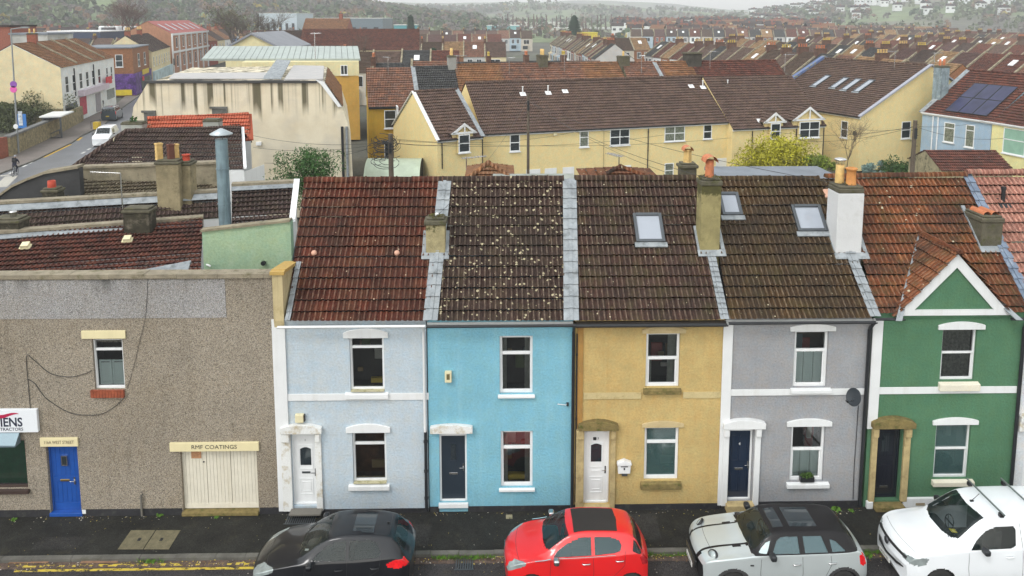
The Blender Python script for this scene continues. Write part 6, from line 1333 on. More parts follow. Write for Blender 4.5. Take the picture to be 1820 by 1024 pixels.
# ---- blue house and pale yellow house with solar panels
BL=wallmat('wall_grey_blue',(.36,.47,.58)); PY=wallmat('wall_pale_yellow',(.78,.72,.36))
bh=B('house','grey-blue rendered house with solar panels on its umber roof','house',(1640,199),(1763,216),5.4,5.2,9.0,BL,T_MAR); bh.eaves(g=UPVC); bh.ridge(T_MAR)
yh=B('house','pale yellow rendered house beside the grey-blue one, cut off by the right edge','house',(1764,216.2),(1905,238),5.4,5.2,9.0,PY,T_MAR); yh.eaves(g=UPVC)
for q,bb,vb in (((1678,218,1697,253),(.72,),()),((1716,222,1732,262),(.75,),()),): bh.win(*q,bars=bb,vbars=vb,glass=CURG)
yh.win(1783,229,1823,275,bars=(.55,),glass=M_('green_blind_pane',(.25,.42,.33),.3,grain=0,bmp=0)); bh.verge(0,LEAD,.5,.08,'party_flashing')
for k in (0,1): bh.pipe(1660+k*9,205,288,UPVC,.06)
bh.chim(1663,178,.9,.95,3.1,M_('streaked_blue_render',(.22,.28,.31),.85,var=.3,vs=2,grain=.06,streak=.9,scol=(.04,.05,.05),stain=.6,tcol=(.4,.45,.46),tz=3),2,TERRA,'plain',.6)
SOL=M_('solar_cell',(.028,.03,.075),.3,var=.4,vs=1,grain=.05,bmp=0,spec=.4); 
P00=bh.PL.uv(1680,196,.1);P01=bh.PL.uv(1722,146,.1);P10=bh.PL.uv(1755,206,.1)
u0=P00[0]; v0=P00[1]-.1; W_=(P10[0]-u0); Hh=(P01[1]-P00[1])
for i in range(3):
    for j in range(2):
        a=u0+W_*i/3; M=bh.PL.M(0,0,0); 
        mb=MB(); mb.box(a+.02,a+W_/3-.02,v0+Hh*j/2+.02,v0+Hh*(j+1)/2-.02,.10,.15,M=M); o=mb.build('solar_panel',BLACKP,bh.root); mb=MB(); mb.box(a+.06,a+W_/3-.06,v0+Hh*j/2+.06,v0+Hh*(j+1)/2-.06,.151,.156,M=M); mb.build('cells',SOL,o)
# lean-to by the blue house, white waste pipe
lt=B('outbuilding','low outbuilding with maroon tiled roof in front of the grey-blue house','outbuilding',(1672,303),(1800,303),3.3,2.2,4.3,CEML,T_MAR)
# ---- row behind the cream terrace (mustard house first)
MUS=wallmat('wall_mustard',(.48,.30,.045),streak=.5,scol=(.25,.16,.03),var=.12)
mus=B('house','mustard rendered house with patched red tiled roof and white windows','house',(655,190),(742,188),6.0,4.6,9.15,MUS,T_PATCH); mus.eaves(mat=BLACKP); 
mus.win(683,196,704,228,bars=(.5,)); mus.win(683,250,706,286,bars=(.5,))
M,e,n=mus.M(mus.E0,mus.E1); u_=mus.uz(706,200,mus.E0,mus.E1)[0]
mb=MB(); mb.box(u_,mus.L,-1.6,-.01,0,5.1,M=M); mb.build('rear_wing',MUS,mus.root); 
mb=MB(); a_=M@Vector((u_-.1,-1.8,5.15)); b_=M@Vector((u_-.1,.6,6.4)); e_=e; s_=(b_-a_).normalized(); tiles(mb,a_,e_,s_,[(0,0),(mus.L-u_+.1,0),(mus.L-u_+.1,(b_-a_).length),(0,(b_-a_).length)],'step'); mb.build('catslide_roof',T_PATCH,mus.root)
mb=MB(); mb.box(u_-.12,u_+.02,-1.62,-.05,5.2,6.1,M=M); mb.build('white_fascia',WHITE,mus.root)
q=mus.uz(724,214,mus.E0,mus.E1); mb=MB(); mb.box(q[0]-.15,q[0]+.15,-1.65,-1.605,q[1]-.5,q[1]-.2,M=M); mb.build('air_brick',BRICK,mus.root)
sh=B('outbuilding','small lean-to with dark tiles between mustard house and cream wing','outbuilding',(729,262),(746,262),3.0,1.3,3.9,WHITE,T_DARK)
bx('conservatory',UPVC,None,-9.3,-8.0,43,45,0,3.2) if False else None
rowA=[('terraced_house','slate-grey roofed house beside the mustard house',T_SLATE,LEAD),('terraced_house','brown-roofed house just right of the grey rendered chimney behind cream terrace',T_OR,None),('terraced_house','tan and umber roofed house behind the cream terrace, left of twin pots',T_PATCH,None),('terraced_house','patchy red-tan roofed house right of the twin buff pots',T_PATCH,None),('terraced_house','patchy orange roofed house left of the dark middle chimney',T_OR,None),('terraced_house','orange-brown roofed house right of the dark middle chimney',T_PATCH,None),('terraced_house','rust-red roofed house with pale verge behind the cream terrace',T_OR,None),('terraced_house','maroon-roofed end house of the row behind the cream terrace',T_MAR,None)]
xs_=[(744,188),(822,186),(905,184),(985,182),(1058,180),(1128,178),(1198,177),(1262,175),(1420,171)]
for i,(nm,lb,rm,fl) in enumerate(rowA):
    b=B(nm,lb,'house',xs_[i],xs_[i+1],6.0,4.6,9.15+.15*(i>0),CEML,rm,'row of houses right behind the cream terrace'); b.ridge(rm)
    if i in (0,6): b.verge(0,LEAD,.4,.08,'party_flashing')
    if i==0: b.chimr(.93,.75,1.0,1.1,M_('grey_render_chimney',(.30,.30,.28),.9,stain=.4),2,BUFF,'plain',.7)
    if i==3: b.chimr(.03,.9,1.1,.9,CEM,3,BUFF,'plain',.6)
    if i==5: b.chimr(.02,1.1,1.1,.7,CEM,1,BUFF,'plain',.5)
    if i==7: b.chimr(.02,1.5,1.4,1.0,M_('soot_chimney',(.06,.055,.045),.95,var=.4),0,cap=.1)
# ---- stained hall
m,t,p=_new('stained_cream_render'); tc=N(t,'ShaderNodeTexCoord').outputs['Object']; sx=N(t,'ShaderNodeSeparateXYZ'); t.links.new(tc,sx.inputs[0])
c=mix(t,(.58,.50,.36),(.70,.64,.50),ramp(t,noise(t,tc,.5,6,.65),[(.3,0.),(.7,1.)])); c=mix(t,c,(.42,.40,.36),mth(t,'MULTIPLY',ramp(t,noise(t,tc,.35,5,.6,(1,1,1.5)),[(.48,0.),(.75,1.)]),.6))
n1=noise(t,tc,1.25,3,.5,(1,1,.0)); n2=noise(t,tc,2.5,4,.6,(1,1,.10)); n3=noise(t,tc,.9,2,.5,(1,1,.0))
zz=mth(t,'DIVIDE',mth(t,'SUBTRACT',sx.outputs[2],6.0),3.5)
lim=mth(t,'SUBTRACT',1.0,mth(t,'MULTIPLY',n3,1.25))
f=mth(t,'MULTIPLY',ramp(t,n1,[(.49,0.),(.56,1.)]),ramp(t,mth(t,'SUBTRACT',mth(t,'ADD',zz,mth(t,'MULTIPLY',n2,.25)),lim),[(0.1,0.),(.35,1.)]))
c=mix(t,c,mix(t,(.055,.05,.035),(.14,.12,.06),n2),mth(t,'MULTIPLY',f,.95)); 
f2=mth(t,'MULTIPLY',ramp(t,noise(t,tc,2.2,3,.6,(1,1,.05)),[(.55,0.),(.7,1.)]),ramp(t,zz,[(.0,0.),(1.,.5)])); c=mix(t,c,(.30,.27,.2),f2)
t.links.new(c,p.inputs['Base Color']); p.inputs['Roughness'].default_value=.9; bump(t,p,noise(t,tc,18,4),.02); STAIN=m; MATS['stain']=m
YH=33.
hp=[at_y(*q,YH) for q in ((262,148),(561,143),(577,147),(608,190),(623,235),(629,330),(232,330),(233,225),(237,190))]
hp[5].z=0;hp[6].z=0
hall=thing('hall','old rendered hall with black drip stains below its flat parapet roof','hall',((hp[5].x+hp[6].x)/2,YH,0))
mb=MB(); SKW=Vector((-3.4,16.5,0)); mb.slab(hp,SKW); mb.build('wall',STAIN,hall)
zt=hp[0].z; mb=MB(); mb.box(hp[0].x-.1,hp[1].x+.1,YH-.15,YH+.5,zt+.003,zt+.16); mb.build('coping',M_('dark_coping',(.05,.05,.05),.8),hall)
mb=MB(); a,b=hp[2],hp[3]; 
mb=MB(); e_=SKW.normalized(); dd=hp[2]-hp[3]; nn=e_.cross(dd).normalized(); s_=nn.cross(e_).normalized(); s_=s_ if s_.z>0 else -s_; o3=hp[3]+Vector((.05,-.1,.03)); tiles(mb,o3,e_,s_,[uvof(q,o3,e_,s_) for q in (o3,o3+SKW,o3+SKW+dd,o3+dd)],'step'); mb.build('side_roof',T_OR,hall)
mb=MB(); mb.slab([hp[1]+Vector((.0,-.12,.05)),hp[2]+Vector((0,-.12,.05)),hp[3]+Vector((0,-.12,.0)),hp[3]+Vector((-.25,-.12,.0)),hp[2]+Vector((-.25,-.12,-.1))],(0,.1,0)); mb.build('verge',WHITE,hall)
PAN=M_('pale_roof_panel',(.38,.37,.37),.5,var=.12,vs=1.5,grain=.04,stain=.4,tcol=(.4,.35,.28),tz=1.5)
def hz(px,py,z): return at_z(px,py,z)
q=[hz(505,141,zt+.25),hz(574,140,zt+.25),hz(576,117,zt+.6),hz(522,116,zt+.6)]; mb=MB(); mb.slab(q,(0,0,-.25)); mb.build('roof_panel',PAN,hall)
mb=MB(); q=[hz(468,141,zt+.2),hz(500,141,zt+.2),hz(517,110,zt+.9),hz(492,108,zt+.9)]
for k in range(9):
    a=L2(q[0],q[3],k/9); b=L2(q[1],q[2],k/9); c_=L2(q[1],q[2],(k+.6)/9); d_=L2(q[0],q[3],(k+.6)/9); mb.slab([a,b,c_+ZU(.12),d_+ZU(.12)],ZU(.06))
mb.build('roof_louvre',LEAD,hall)
mb=MB(); q=[hz(300,141,zt+.12),hz(468,141,zt+.12),hz(490,130,zt+.12),hz(310,131,zt+.12)]; mb.slab(q,ZU(.06)); mb.build('flat_roof_sheet',PAN,hall)
for q in ((252,197,278,215),(373,190,405,210)):
    A=Vector((-30,YH,0));a=at_y(q[0],q[1],YH);b=at_y(q[2],q[3],YH); mb=MB(); mb.box(a.x,b.x,YH-.12,YH-.003,a.z-.12,a.z+.02); mb.box(b.x-.1,b.x,YH-.12,YH-.003,b.z,a.z-.12); mb.box(a.x+.15,b.x-.1,YH-.05,YH-.003,b.z,a.z-.13); mb.build('blocked_window',M_('soot_lintel',(.13,.13,.12),.9,var=.4),hall)
for px_,mt in ((608,BLACKP),(616,LEAD)): a=at_y(px_,225,YH-.1); mb=MB(); mb.tube([(a.x,YH-.12,a.z),(a.x,YH-.12,0)],.09,8); mb.build('downpipe',mt,hall)
bx('lamp',UPVC,hall,at_y(456,254,YH).x,at_y(465,254,YH).x,YH-.15,YH-.003,at_y(460,258,YH).z,at_y(460,252,YH).z)
# ivy in front of the hall
def bush(name,label,c,r,h,n,size,mat,seed,cat='shrub',clumps=14,stems=0,kind=None,part='foliage',up=1.):
    t=thing(name,label,cat,(c[0],c[1],c[2])); rr=random.Random(seed); mb=MB()
    for i in range(clumps):
        a=rr.uniform(0,6.28); q=rr.random()**.6; cz=rr.uniform(.15,.8)*h; rad=r*q*(1-.28*cz/h); leafball(mb,(c[0]+math.cos(a)*rad,c[1]+math.sin(a)*rad*.6,c[2]+cz),r*rr.uniform(.22,.42),n//clumps,size,rr,up,shell=.3)
    mb.build(part,mat,t)
    mb=MB()
    for i in range(max(4,stems)): a=rr.uniform(0,6.28); mb.tube([(c[0],c[1],c[2]),(c[0]+math.cos(a)*r*.3,c[1]+math.sin(a)*r*.3,c[2]+h*.5),(c[0]+math.cos(a)*r*.6,c[1]+math.sin(a)*r*.6,c[2]+h*.85)],.03,4,r1=.008)
    mb.build('stems',M_('bark',(.09,.07,.05),.9,var=.3),t); return t
IVY=M_('ivy_leaf',(.05,.125,.028),.55,var=.6,vs=3,grain=.15,bmp=0)
c_=at_y(550,318,12.); tv=bush('shrub','dark green ivy-like shrub with upright shoots behind the lilac-blue house roof',(c_.x,12.,c_.z-1.2),1.6,2.7,10000,.055,IVY,4,clumps=44)
mb=MB(); rr=random.Random(6)
for px_,py in ((549,262),(498,292),(528,285),(588,290),(563,285),(510,300)):
    top=at_y(px_,py,12.); base=Vector((c_.x+(top.x-c_.x)*.4,12.,c_.z-.2)); 
    for k in range(40): q=base.lerp(top,k/40)+Vector((rr.gauss(0,.05),rr.gauss(0,.05),rr.gauss(0,.03))); leafball(mb,q,.03,4,.045*(1.2-k/60),rr,1,shell=0)
mb.build('shoots',IVY,tv)
# ---- bright red roof and dark hipped roof in front of the hall
PAR=M_('parapet_render',(.30,.26,.18),.9,var=.35,vs=1.5,grain=.14,bmp=.02,stain=.9,tcol=(.10,.095,.06),tz=2)
def shed_roof(name,label,e0,e1,ze,r0,r1,zr,mat,pz,g=.27,mode='roll',par=True,flash=True,back=0):
    E0=at_z(*e0,ze);E1=at_z(*e1,ze);R0=at_z(*r0,zr);R1=at_z(*r1,zr); e_=(E1-E0).normalized(); n_=e_.cross(R0-E0).normalized(); s_=n_.cross(e_).normalized()
    if s_.z<0: s_=-s_
    t=thing(name,label,'outbuilding',((E0.x+E1.x)/2,(E0.y+R0.y)/2,0)); poly=[uvof(q,E0,e_,s_) for q in (E0,E1,R1,R0)]
    mb=MB(); tiles(mb,E0,e_,s_,poly,mode,g=g,seed=3); mb.build('roof',mat,t)
    mb=MB(); dn=lambda q:Vector((q.x,q.y,0)); mb.face([dn(E0),dn(E1),E1,E0]); mb.face([dn(E1),dn(R1),R1,E1]); mb.face([dn(E0),E0,R0,dn(R0)]); mb.build('wall',WHITE,t)
    d=(R1-R0).normalized(); k=Vector((-d.y,d.x,0)); 
    if k.y<0:k=-k
    if back:
        for O_ in (0,):
            mb=MB(); mb.slab([R0,R1,R1+k*back-ZU(1.2),R0+k*back-ZU(1.2)],ZU(.05)); mb.build('back_roof',PAN if False else mat,t)
            for f_ in (0,): ridge(t,R0+ZU(.07),R1+ZU(.07),.15,mat,.45)
    if not par: return t,E0,E1,R0,R1,e_,s_
    mb=MB(); mb.slab([R0-k*.02-ZU(1),R1-k*.02-ZU(1),R1-k*.02+ZU(pz-.08),R0-k*.02+ZU(pz-.08)],k*.25); mb.build('parapet',PAR,t)
    mb=MB(); rr=random.Random(4); u=0; Ln=(R1-R0).length
    while u<Ln: l=rr.uniform(.7,1.1); a=R0+d*u;b=R0+d*min(Ln,u+l-.01); mb.slab([a-k*.07+ZU(pz-.079),b-k*.07+ZU(pz-.079),b+k*.3+ZU(pz-.079),a+k*.3+ZU(pz-.079)],ZU(.09)); u+=l
    mb.build('coping',M_('mossy_coping',(.30,.26,.19)),t)
    if not flash: return t,E0,E1,R0,R1,e_,s_
    mb=MB(); mb.slab([R0-k*.03-ZU(.25)-s_*.1,R1-k*.03-ZU(.25)-s_*.1,R1-k*.03+ZU(pz-.1),R0-k*.03+ZU(pz-.1)],-k*.02); mb.slab([R0-s_*.28+n_*.10,R1-s_*.28+n_*.10,R1+n_*.10,R0+n_*.10],n_*.02 if n_.z>0 else -n_*.02); mb.build('flashing',LEAD,t)
    return t,E0,E1,R0,R1,e_,s_
rb_=shed_roof('house','white-walled building with bright orange-red tiled roof in front of the stained hall',(250,256),(446,251),6.85,(262,213),(443,207),8.0,T_RED,0,.34,'step',False,back=3)
db_=shed_roof('house','white building with dark brown hipped roof behind the big twin chimney',(228,303),(433,302),6.1,(226,235),(429,231),7.7,T_DARK,0,.34,'roll',False,back=3)
rt=rb_[0]; mb=MB(); mb.slab([rb_[2]-rb_[5]*.12+ZU(.03),rb_[2]+rb_[5]*.15+ZU(.03),rb_[4]+rb_[5]*.15+ZU(.08),rb_[4]-rb_[5]*.12+ZU(.08)],ZU(.08)); mb.build('verge',T_RED,rt)
PBK=M_('pale_block',(.35,.36,.33),.9,var=.25,vs=2,grain=.1)
for (x0,x1,yb,yt) in ((361,388,232,214),(216,252,240,219)):
    a=at_y(x0,yb,rb_[3].y-1.2);b=at_y(x1,yt,rb_[3].y-1.2); stack(rt,a.x,b.x,rb_[3].y-1.2,rb_[3].y-.5,a.z-1.2,b.z,PBK,.03,.1)
c_=at_y(238,217,rb_[3].y-.9); mb=MB(); leafball(mb,c_,.3,60,.12,random.Random(5),1.2,shell=0); mb.build('weed',IVY,rt)
Eh=at_z(126,303,6.1); mb=MB(); R0=db_[3]; e_=(db_[1]-Eh).normalized(); nn=e_.cross(R0-Eh).normalized(); s_=nn.cross(e_); s_=s_ if s_.z>0 else -s_
tiles(mb,Eh,e_,s_,[(0,0),uvof(db_[1],Eh,e_,s_),uvof(R0,Eh,e_,s_)],'roll',seed=8)
Bh=Eh+Vector((2.2,6,0)); mb.face([Bh,Eh,R0],0,[(0,0),(5,0),(3,5)]); mb.build('hip_roof',T_DARK,db_[0]); ridge(db_[0],Eh+ZU(.08),R0+ZU(.08),.15,T_DARK,.45)
mb=MB(); mb.face([Vector((Eh.x,Eh.y,0)),Vector((db_[1].x,db_[1].y,0)),db_[1],Eh]); mb.build('hip_wall',WHITE,db_[0])
mb=MB(); q0,q1=db_[2],db_[4]; mb.slab([q0+ZU(.04),q0+db_[5]*.16+ZU(.04),q1+db_[5]*.16+ZU(.08),q1+ZU(.08)],ZU(.09)); mb.slab([Vector((q0.x,q0.y,0)),Vector((q0.x+.45,q0.y+2,0)),q0+Vector((.45,2,-.1)),q0-ZU(.1)],(.02,0,0)); mb.build('verge_board',UPVC,db_[0])
# ---- roofs stepped behind the workshop
m3=shed_roof('outbuilding','nearest maroon tiled roof with two pale vents behind the workshop parapet',(-60,514),(357,484),6.0,(-60,427),(361,396),6.78,T_MAR,.22)
m2=shed_roof('outbuilding','middle dark brown tiled roof between two mossy parapets behind the workshop',(-60,418),(392,388),6.6,(-60,372),(387,347),7.3,T_DARK,.20)
m1=shed_roof('outbuilding','furthest strip of pale lichened tiles under a rendered parapet',(110,352),(392,336),6.95,(132,320),(388,316),7.38,T_MOSS,0,par=False)
PL3=Plane(m3[1],m3[5],m3[6])
for q in ((46,443),(227,431)):
    u_,v_=PL3.uv(*q); M=PL3.M(u_,v_,0); mb=MB(); mb.box(-.16,.16,-.13,.13,.07,.11,M=M); mb.box(-.11,.11,-.12,.14,.11,.20,M=M); mb.build('roof_vent',CREAMP,m3[0])
p0=at_z(180,497,6.35);p1=at_z(340,466,6.45); mb=MB(); mb.slab([p0,p1,p1+Vector((.12,-.9,-.35)),p0+Vector((0,-.5,-.3))],ZU(.06)); mb.build('valley_gutter',LEAD,m3[0])
def rch(root,x0,x1,yb,yt,Y,dep,mat,capm=None,cap=.04,bev=.03):
    a=at_y(x0,yb,Y);b=at_y(x1,yt,Y); return stack(root,a.x,at_y(x1,yb,Y).x,Y,Y+dep,a.z-.6,b.z,mat,cap,.1,capm=capm,bev=bev),(a.x+at_y(x1,yb,Y).x)/2,b.z
SOOT=M_('mossy_soot_render',(.045,.04,.026),.95,var=.4,vs=4,grain=.15,bmp=.02,stain=.5,tcol=(.25,.22,.17),tz=3)
c1_,cx_,cz_=rch(m3[0],219,266,402,374,5.15,.55,SOOT); c2_,cx2,cz2=rch(m3[0],-12,36,432,392,4.75,.6,SOOT)
mb=MB(); mb.lathe([(.10,0),(.10,.2),(.12,.22),(.12,.25),(0,.27)],(at_y(20,380,4.9).x,5.0,cz2),14); mb.build('cowl',CHROME,c2_)
c3_,cx3,cz3=rch(m2[0],75,102,356,338,8.0,.5,SOOT); pot(c3_,(cx3,8.2,cz3),.32,.15,M_('red_pot',(.45,.06,.03),.7,var=.2),'plain')
CHB=M_('tall_rendered_stack',(.30,.25,.15),.9,var=.3,vs=2,grain=.12,bmp=.02,stain=.8,tcol=(.12,.10,.055),tz=2.2,ztop=9.0,zh=.35)
big,bxx,bz=rch(m2[0],279,320,352,288,7.6,.8,CHB); sm_,sxx,sz=rch(m2[0],321,340,346,290,7.9,.6,CHB)
Y_=7.9
for px_,hh,mt in ((283,.62,BUFF),(304,.58,M_('brown_pot',(.13,.045,.03),.7)),(312,.55,BUFF)):
    mb=MB(); q=at_y(px_,280,Y_+(.2 if px_==312 else 0)); w_=.15; mb.lathe([(w_*1.1,0),(w_*1.0,.05),(w_*.95,hh*.9),(w_*1.12,hh*.92),(w_*1.12,hh),(w_*.7,hh),(w_*.7,hh*.6)],(q.x,q.y,bz+.03),4,smooth=False); mb.build('chimney_pot',mt,big)
pot(sm_,(sxx,8.1,sz),.3,.14,M_('red_pot',(.45,.06,.03)),'roll')
ta_=thing('tv_aerial','thin tv aerial mast on the mossy chimney behind the workshop','aerial',(cx_,5.2,cz_)); a=at_y(213,372,5.2); b=at_y(214,308,5.2); mb=MB(); mb.tube([(b.x,5.2,a.z),(b.x,5.2,b.z)],.022,6); mb.build('mast',CHROME,ta_); mb=MB(); 
a=b+Vector((-1.0,0,.05)); mb.tube([b,a],.012,5); [mb.tube([b.lerp(a,k/12)+Vector((0,-.0,-.12)),b.lerp(a,k/12)+Vector((0,0,.12))],.006,4) for k in range(2,13)]; mb.build('antenna',CHROME,ta_)
# curved end wall
mb=MB(); pts=[at_y(*q,9.6) for q in ((-30,372),(0,349),(22,333),(48,321),(80,309),(140,299))]; low=[Vector((q.x,q.y,5.5)) for q in pts]
wv=thing('parapet_wall','dark curved parapet wall with mossy coping sweeping down towards the road','parapet wall',(pts[2].x,9.6,0))
for i in range(5): mb.slab([low[i],low[i+1],pts[i+1],pts[i]],(0,.3,0))
mb.build('wall',M_('black_wall',(.05,.05,.052),.9,var=.3,grain=.15),wv); mb=MB()
for i in range(5): mb.slab([pts[i]+Vector((0,-.08,0)),pts[i+1]+Vector((0,-.08,0)),pts[i+1]+Vector((0,.4,.02)),pts[i]+Vector((0,.4,.02))],ZU(.1))
mb.build('coping',M_('mossy_coping',(.30,.26,.19)),wv)
a=at_y(132,300,11.2);b=at_y(388,291,11.2); pw=thing('parapet_wall','long pale rendered parapet wall below the dark hipped roof','parapet wall',((a.x+b.x)/2,11.2,0)); mb=MB(); mb.slab([(a.x,11.2,5),(b.x,11.2,5),b,a],(0,.3,0)); mb.build('wall',PAR,pw); mb=MB(); mb.slab([a+Vector((0,-.08,0)),b+Vector((0,-.08,0)),b+Vector((0,.4,0)),a+Vector((0,.4,0))],ZU(.09)); mb.build('coping',M_('mossy_coping',(.30,.26,.19)),pw)
# flue
fl=thing('flue','tall weathered blue-grey metal flue with conical cap beside the green wall','flue',tuple(at_y(400,410,5.0))); a=at_y(401,410,5.); b=at_y(397,247,5.)
mb=MB(); FLM=M_('flue_metal',(.20,.28,.32),.45,var=.25,vs=2,grain=.05,streak=.8,scol=(.05,.07,.08),metal=.3,bmp=.004); mb.tube([(a.x,5,a.z-.8),(a.x,5,b.z)],.20,24); [mb.tube([(a.x,5,z),(a.x,5,z+.05)],.215,24) for z in (a.z+.9,a.z+2.1)]; mb.build('pipe',FLM,fl)
mb=MB(); mb.lathe([(.36,.05),(.37,.08),(.05,.25),(0,.26)],(a.x,5,b.z+.1),24); mb.build('cap',M_('cowl_zinc',(.42,.47,.50),.4,metal=.4,grain=.03),fl); mb=MB(); [mb.tube([(a.x+.17*math.cos(k*1.57+.5),5+.17*math.sin(k*1.57+.5),b.z-.05),(a.x+.25*math.cos(k*1.57+.5),5+.25*math.sin(k*1.57+.5),b.z+.16)],.015,5) for k in range(4)]; mb.build('cap_stays',GREYM,fl)
# green wall block + little roof + white verge
GW=wallmat('wall_mint',(.33,.45,.30),stain=.5,tcol=(.42,.5,.38),tz=1.5); a=at_y(359,412,2.9);b=at_y(516,394,2.9)
gw=thing('outbuilding','mint green rendered wall of a flat-roofed extension beside the flue','outbuilding',((a.x+b.x)/2,3,0)); mb=MB(); mb.slab([(a.x,2.9,4),(b.x,2.9,4),b,a],(0,.3,0)); mb.build('wall',GW,gw); mb=MB(); mb.slab([a+Vector((-.03,-.06,0)),b+Vector((0,-.06,0)),b+Vector((0,.25,0)),a+Vector((-.03,.25,0))],ZU(.07)); mb.build('coping',PAR,gw)
q=at_y(469,467,2.9); mb=MB(); mb.tube([(q.x,2.8,q.z),(q.x,2.89,q.z)],.07,14); mb.build('round_vent',BLACKP,gw); q=at_y(368,470,2.9); mb=MB(); mb.tube([(q.x,2.88,q.z),(q.x+.2,2.6,q.z+.05)],.03,8); mb.build('overflow_pipe',UPVC,gw)
gr=shed_roof('outbuilding','dark tiled lean-to roof with bright white verge beside the rust-red roof',(412,405),(519,398),7.15,(412,336),(526,330),8.0,T_DARK,.18)
vv=[gr[2]+Vector((-.06,-.1,.1)),gr[2]+Vector((.14,-.1,.1)),gr[4]+Vector((.14,0,.15)),gr[4]+Vector((-.06,0,.15))]; mb=MB(); mb.slab(vv,ZU(.10)); mb.build('verge_board',UPVC,gr[0])
b=B('outbuilding','small cream lean-to window strip under the dark lean-to roof','outbuilding',(416,408),(492,402),7.0,.4,7.1,CREAMW,PAN,oh=0)
# ---- rear extensions showing over the front ridge
def hip(name,label,apx,Y,bx0,bx1,byp,mat,zl=None):
    A=at_y(*apx,Y); e0=at_y(bx0,byp,Y-1.6); e1=at_y(bx1,byp,Y-1.6); z=e0.z-.35; t=thing(name,label,'rear extension',(A.x,Y,0)); c=[Vector((e0.x-.2,Y-1.6,z)),Vector((e1.x+.2,Y-1.6,z)),Vector((e1.x+.2,Y+1.6,z)),Vector((e0.x-.2,Y+1.6,z))]; mb=MB()
    for i in range(4):
        p,q=c[i],c[(i+1)%4]; e_=(q-p).normalized(); nn=e_.cross(A-p).normalized(); s_=nn.cross(e_); s_=s_ if s_.z>0 else -s_; tiles(mb,p,e_,s_,[(0,0),((q-p).length,0),uvof(A,p,e_,s_)],'step')
    mb.build('roof',mat,t); mb=MB(); mb.box(c[0].x+.15,c[1].x-.15,Y-1.45,Y+1.45,0,z); mb.build('wall',CEML,t); ridge(t,c[0]+ZU(.08),A+ZU(.05),.09,mat); ridge(t,c[1]+ZU(.08),A+ZU(.05),.09,mat); return t
hip('rear_extension','rusty hipped roof peeping over the ridge of the lilac-blue and sky blue houses',(868,291),8.5,835,905,310,T_OR); hip('rear_extension','mossy hipped roof with fat ridge tile peeping over the ochre house ridge',(1103,298),8.5,1050,1175,316,T_H5)
def flatdormer(name,label,x0,x1,yp,Y0_,Y1_,mat):
    a=at_y(x0,yp,Y1_);b=at_y(x1,yp,Y1_); t=thing(name,label,'roof dormer',((a.x+b.x)/2,Y0_,0)); mb=MB(); mb.box(a.x,b.x,Y0_,Y1_,a.z-.15,a.z); mb.build('flat_roof',mat,t); mb=MB(); mb.box(a.x+.1,b.x-.1,Y0_+.1,Y1_-.1,5.5,a.z-.153); mb.build('wall',CEML,t)
FELT=M_('grey_felt',(.17,.19,.22),.7,var=.2,vs=1,grain=.06)
flatdormer('roof_dormer','flat grey roof of a rear dormer over the sky blue house',876,1019,309,4.3,7.5,M_('weathered_felt',(.28,.30,.27),.7,var=.3)); flatdormer('roof_dormer','wide dark grey flat roof behind the grey house',1252,1452,296,5.0,11.5,FELT)
tc4=thing('chimney_stack','detached chimney with red brick head and terracotta cowl behind the ochre house','chimney stack',tuple(at_y(1221,318,7.5))); a=at_y(1208,300,7.5);b=at_y(1236,300,7.5)
o=stack(tc4,a.x,b.x,7.3,7.8,7,at_y(1220,292,7.5).z,CEM,.06,.12); pot(o,((a.x+b.x)/2,7.55,at_y(1220,292,7.5).z),.55,.17,BUFF,'square'); q=at_y(1220,268,7.5); mb=MB(); rows=[[((a.x+b.x)/2-.18*math.cos(math.pi*k/8),7.55+yy,q.z+.18*math.sin(math.pi*k/8)) for yy in (-.2,.25)] for k in range(9)]; mb.grid(rows); mb.build('cowl',TERRA,o)
# ---- flats
OC=wallmat('wall_orange_ochre',(.56,.33,.08),streak=.3); PC=wallmat('wall_pale_cream',(.70,.63,.38)); GM=M_('pale_green_metal',(.33,.375,.355),.5,var=.1,vs=.6,grain=.02)
zt=9.0; a=at_z(430,111,zt);b=at_z(637,109,zt); fl_=thing('flats','long flats with orange-ochre lower wall and pale green metal roof','flats',((a.x+b.x)/2,a.y+6,0))
e_=(b-a).normalized(); n_=Vector((-e_.y,e_.x,0)); zs=at_y(620,137,a.y).z
mb=MB(); mb.slab([Vector((a.x,a.y,0)),Vector((b.x,b.y,0)),Vector((b.x,b.y,zs)),Vector((a.x,a.y,zs))],SKW); mb.build('wall',OC,fl_)
mb=MB(); mb.slab([Vector((a.x,a.y,zs+.003))-n_*.05,Vector((b.x,b.y,zs+.003))-n_*.05+e_*.05,b-n_*.05+e_*.05,a-n_*.05],SKW*.95); mb.build('upper_wall',PC,fl_)
c0=at_z(360,106,zt+.1);c1=at_z(641,106,zt+.1); mb=MB(); up=SKW*.55+ZU(1.1); n=26
for k in range(n): p=c0.lerp(c1,k/n)-n_*.4;q=c0.lerp(c1,(k+.93)/n)-n_*.4; mb.slab([p,q,q+up,p+up],ZU(.14)); 
mb.slab([c0-n_*.35-ZU(.12),c1-n_*.35-ZU(.12),c1+up-ZU(.12),c0+up-ZU(.12)],ZU(.1)); mb.build('metal_roof',GM,fl_)
FB=Matrix((e_,n_,Vector((0,0,1)))).transposed().to_4x4(); FB.translation=Vector((a.x,a.y,0)); 
def fwin(x0,y0,x1,y1,vb=(.5,)):
    def uz(px,py): p=on_wall(px,py,a,b,.06); return (p-Vector((a.x,a.y,0))).dot(e_),p.z
    u0,z1=uz(x0,y0);u1,z0=uz(x1,y1); MM=FB.copy(); MM.translation=FB.translation-n_*.06; owin(fl_,MM,u0,u1,z0,z1,(),vb)
fwin(605,116,618,133); 
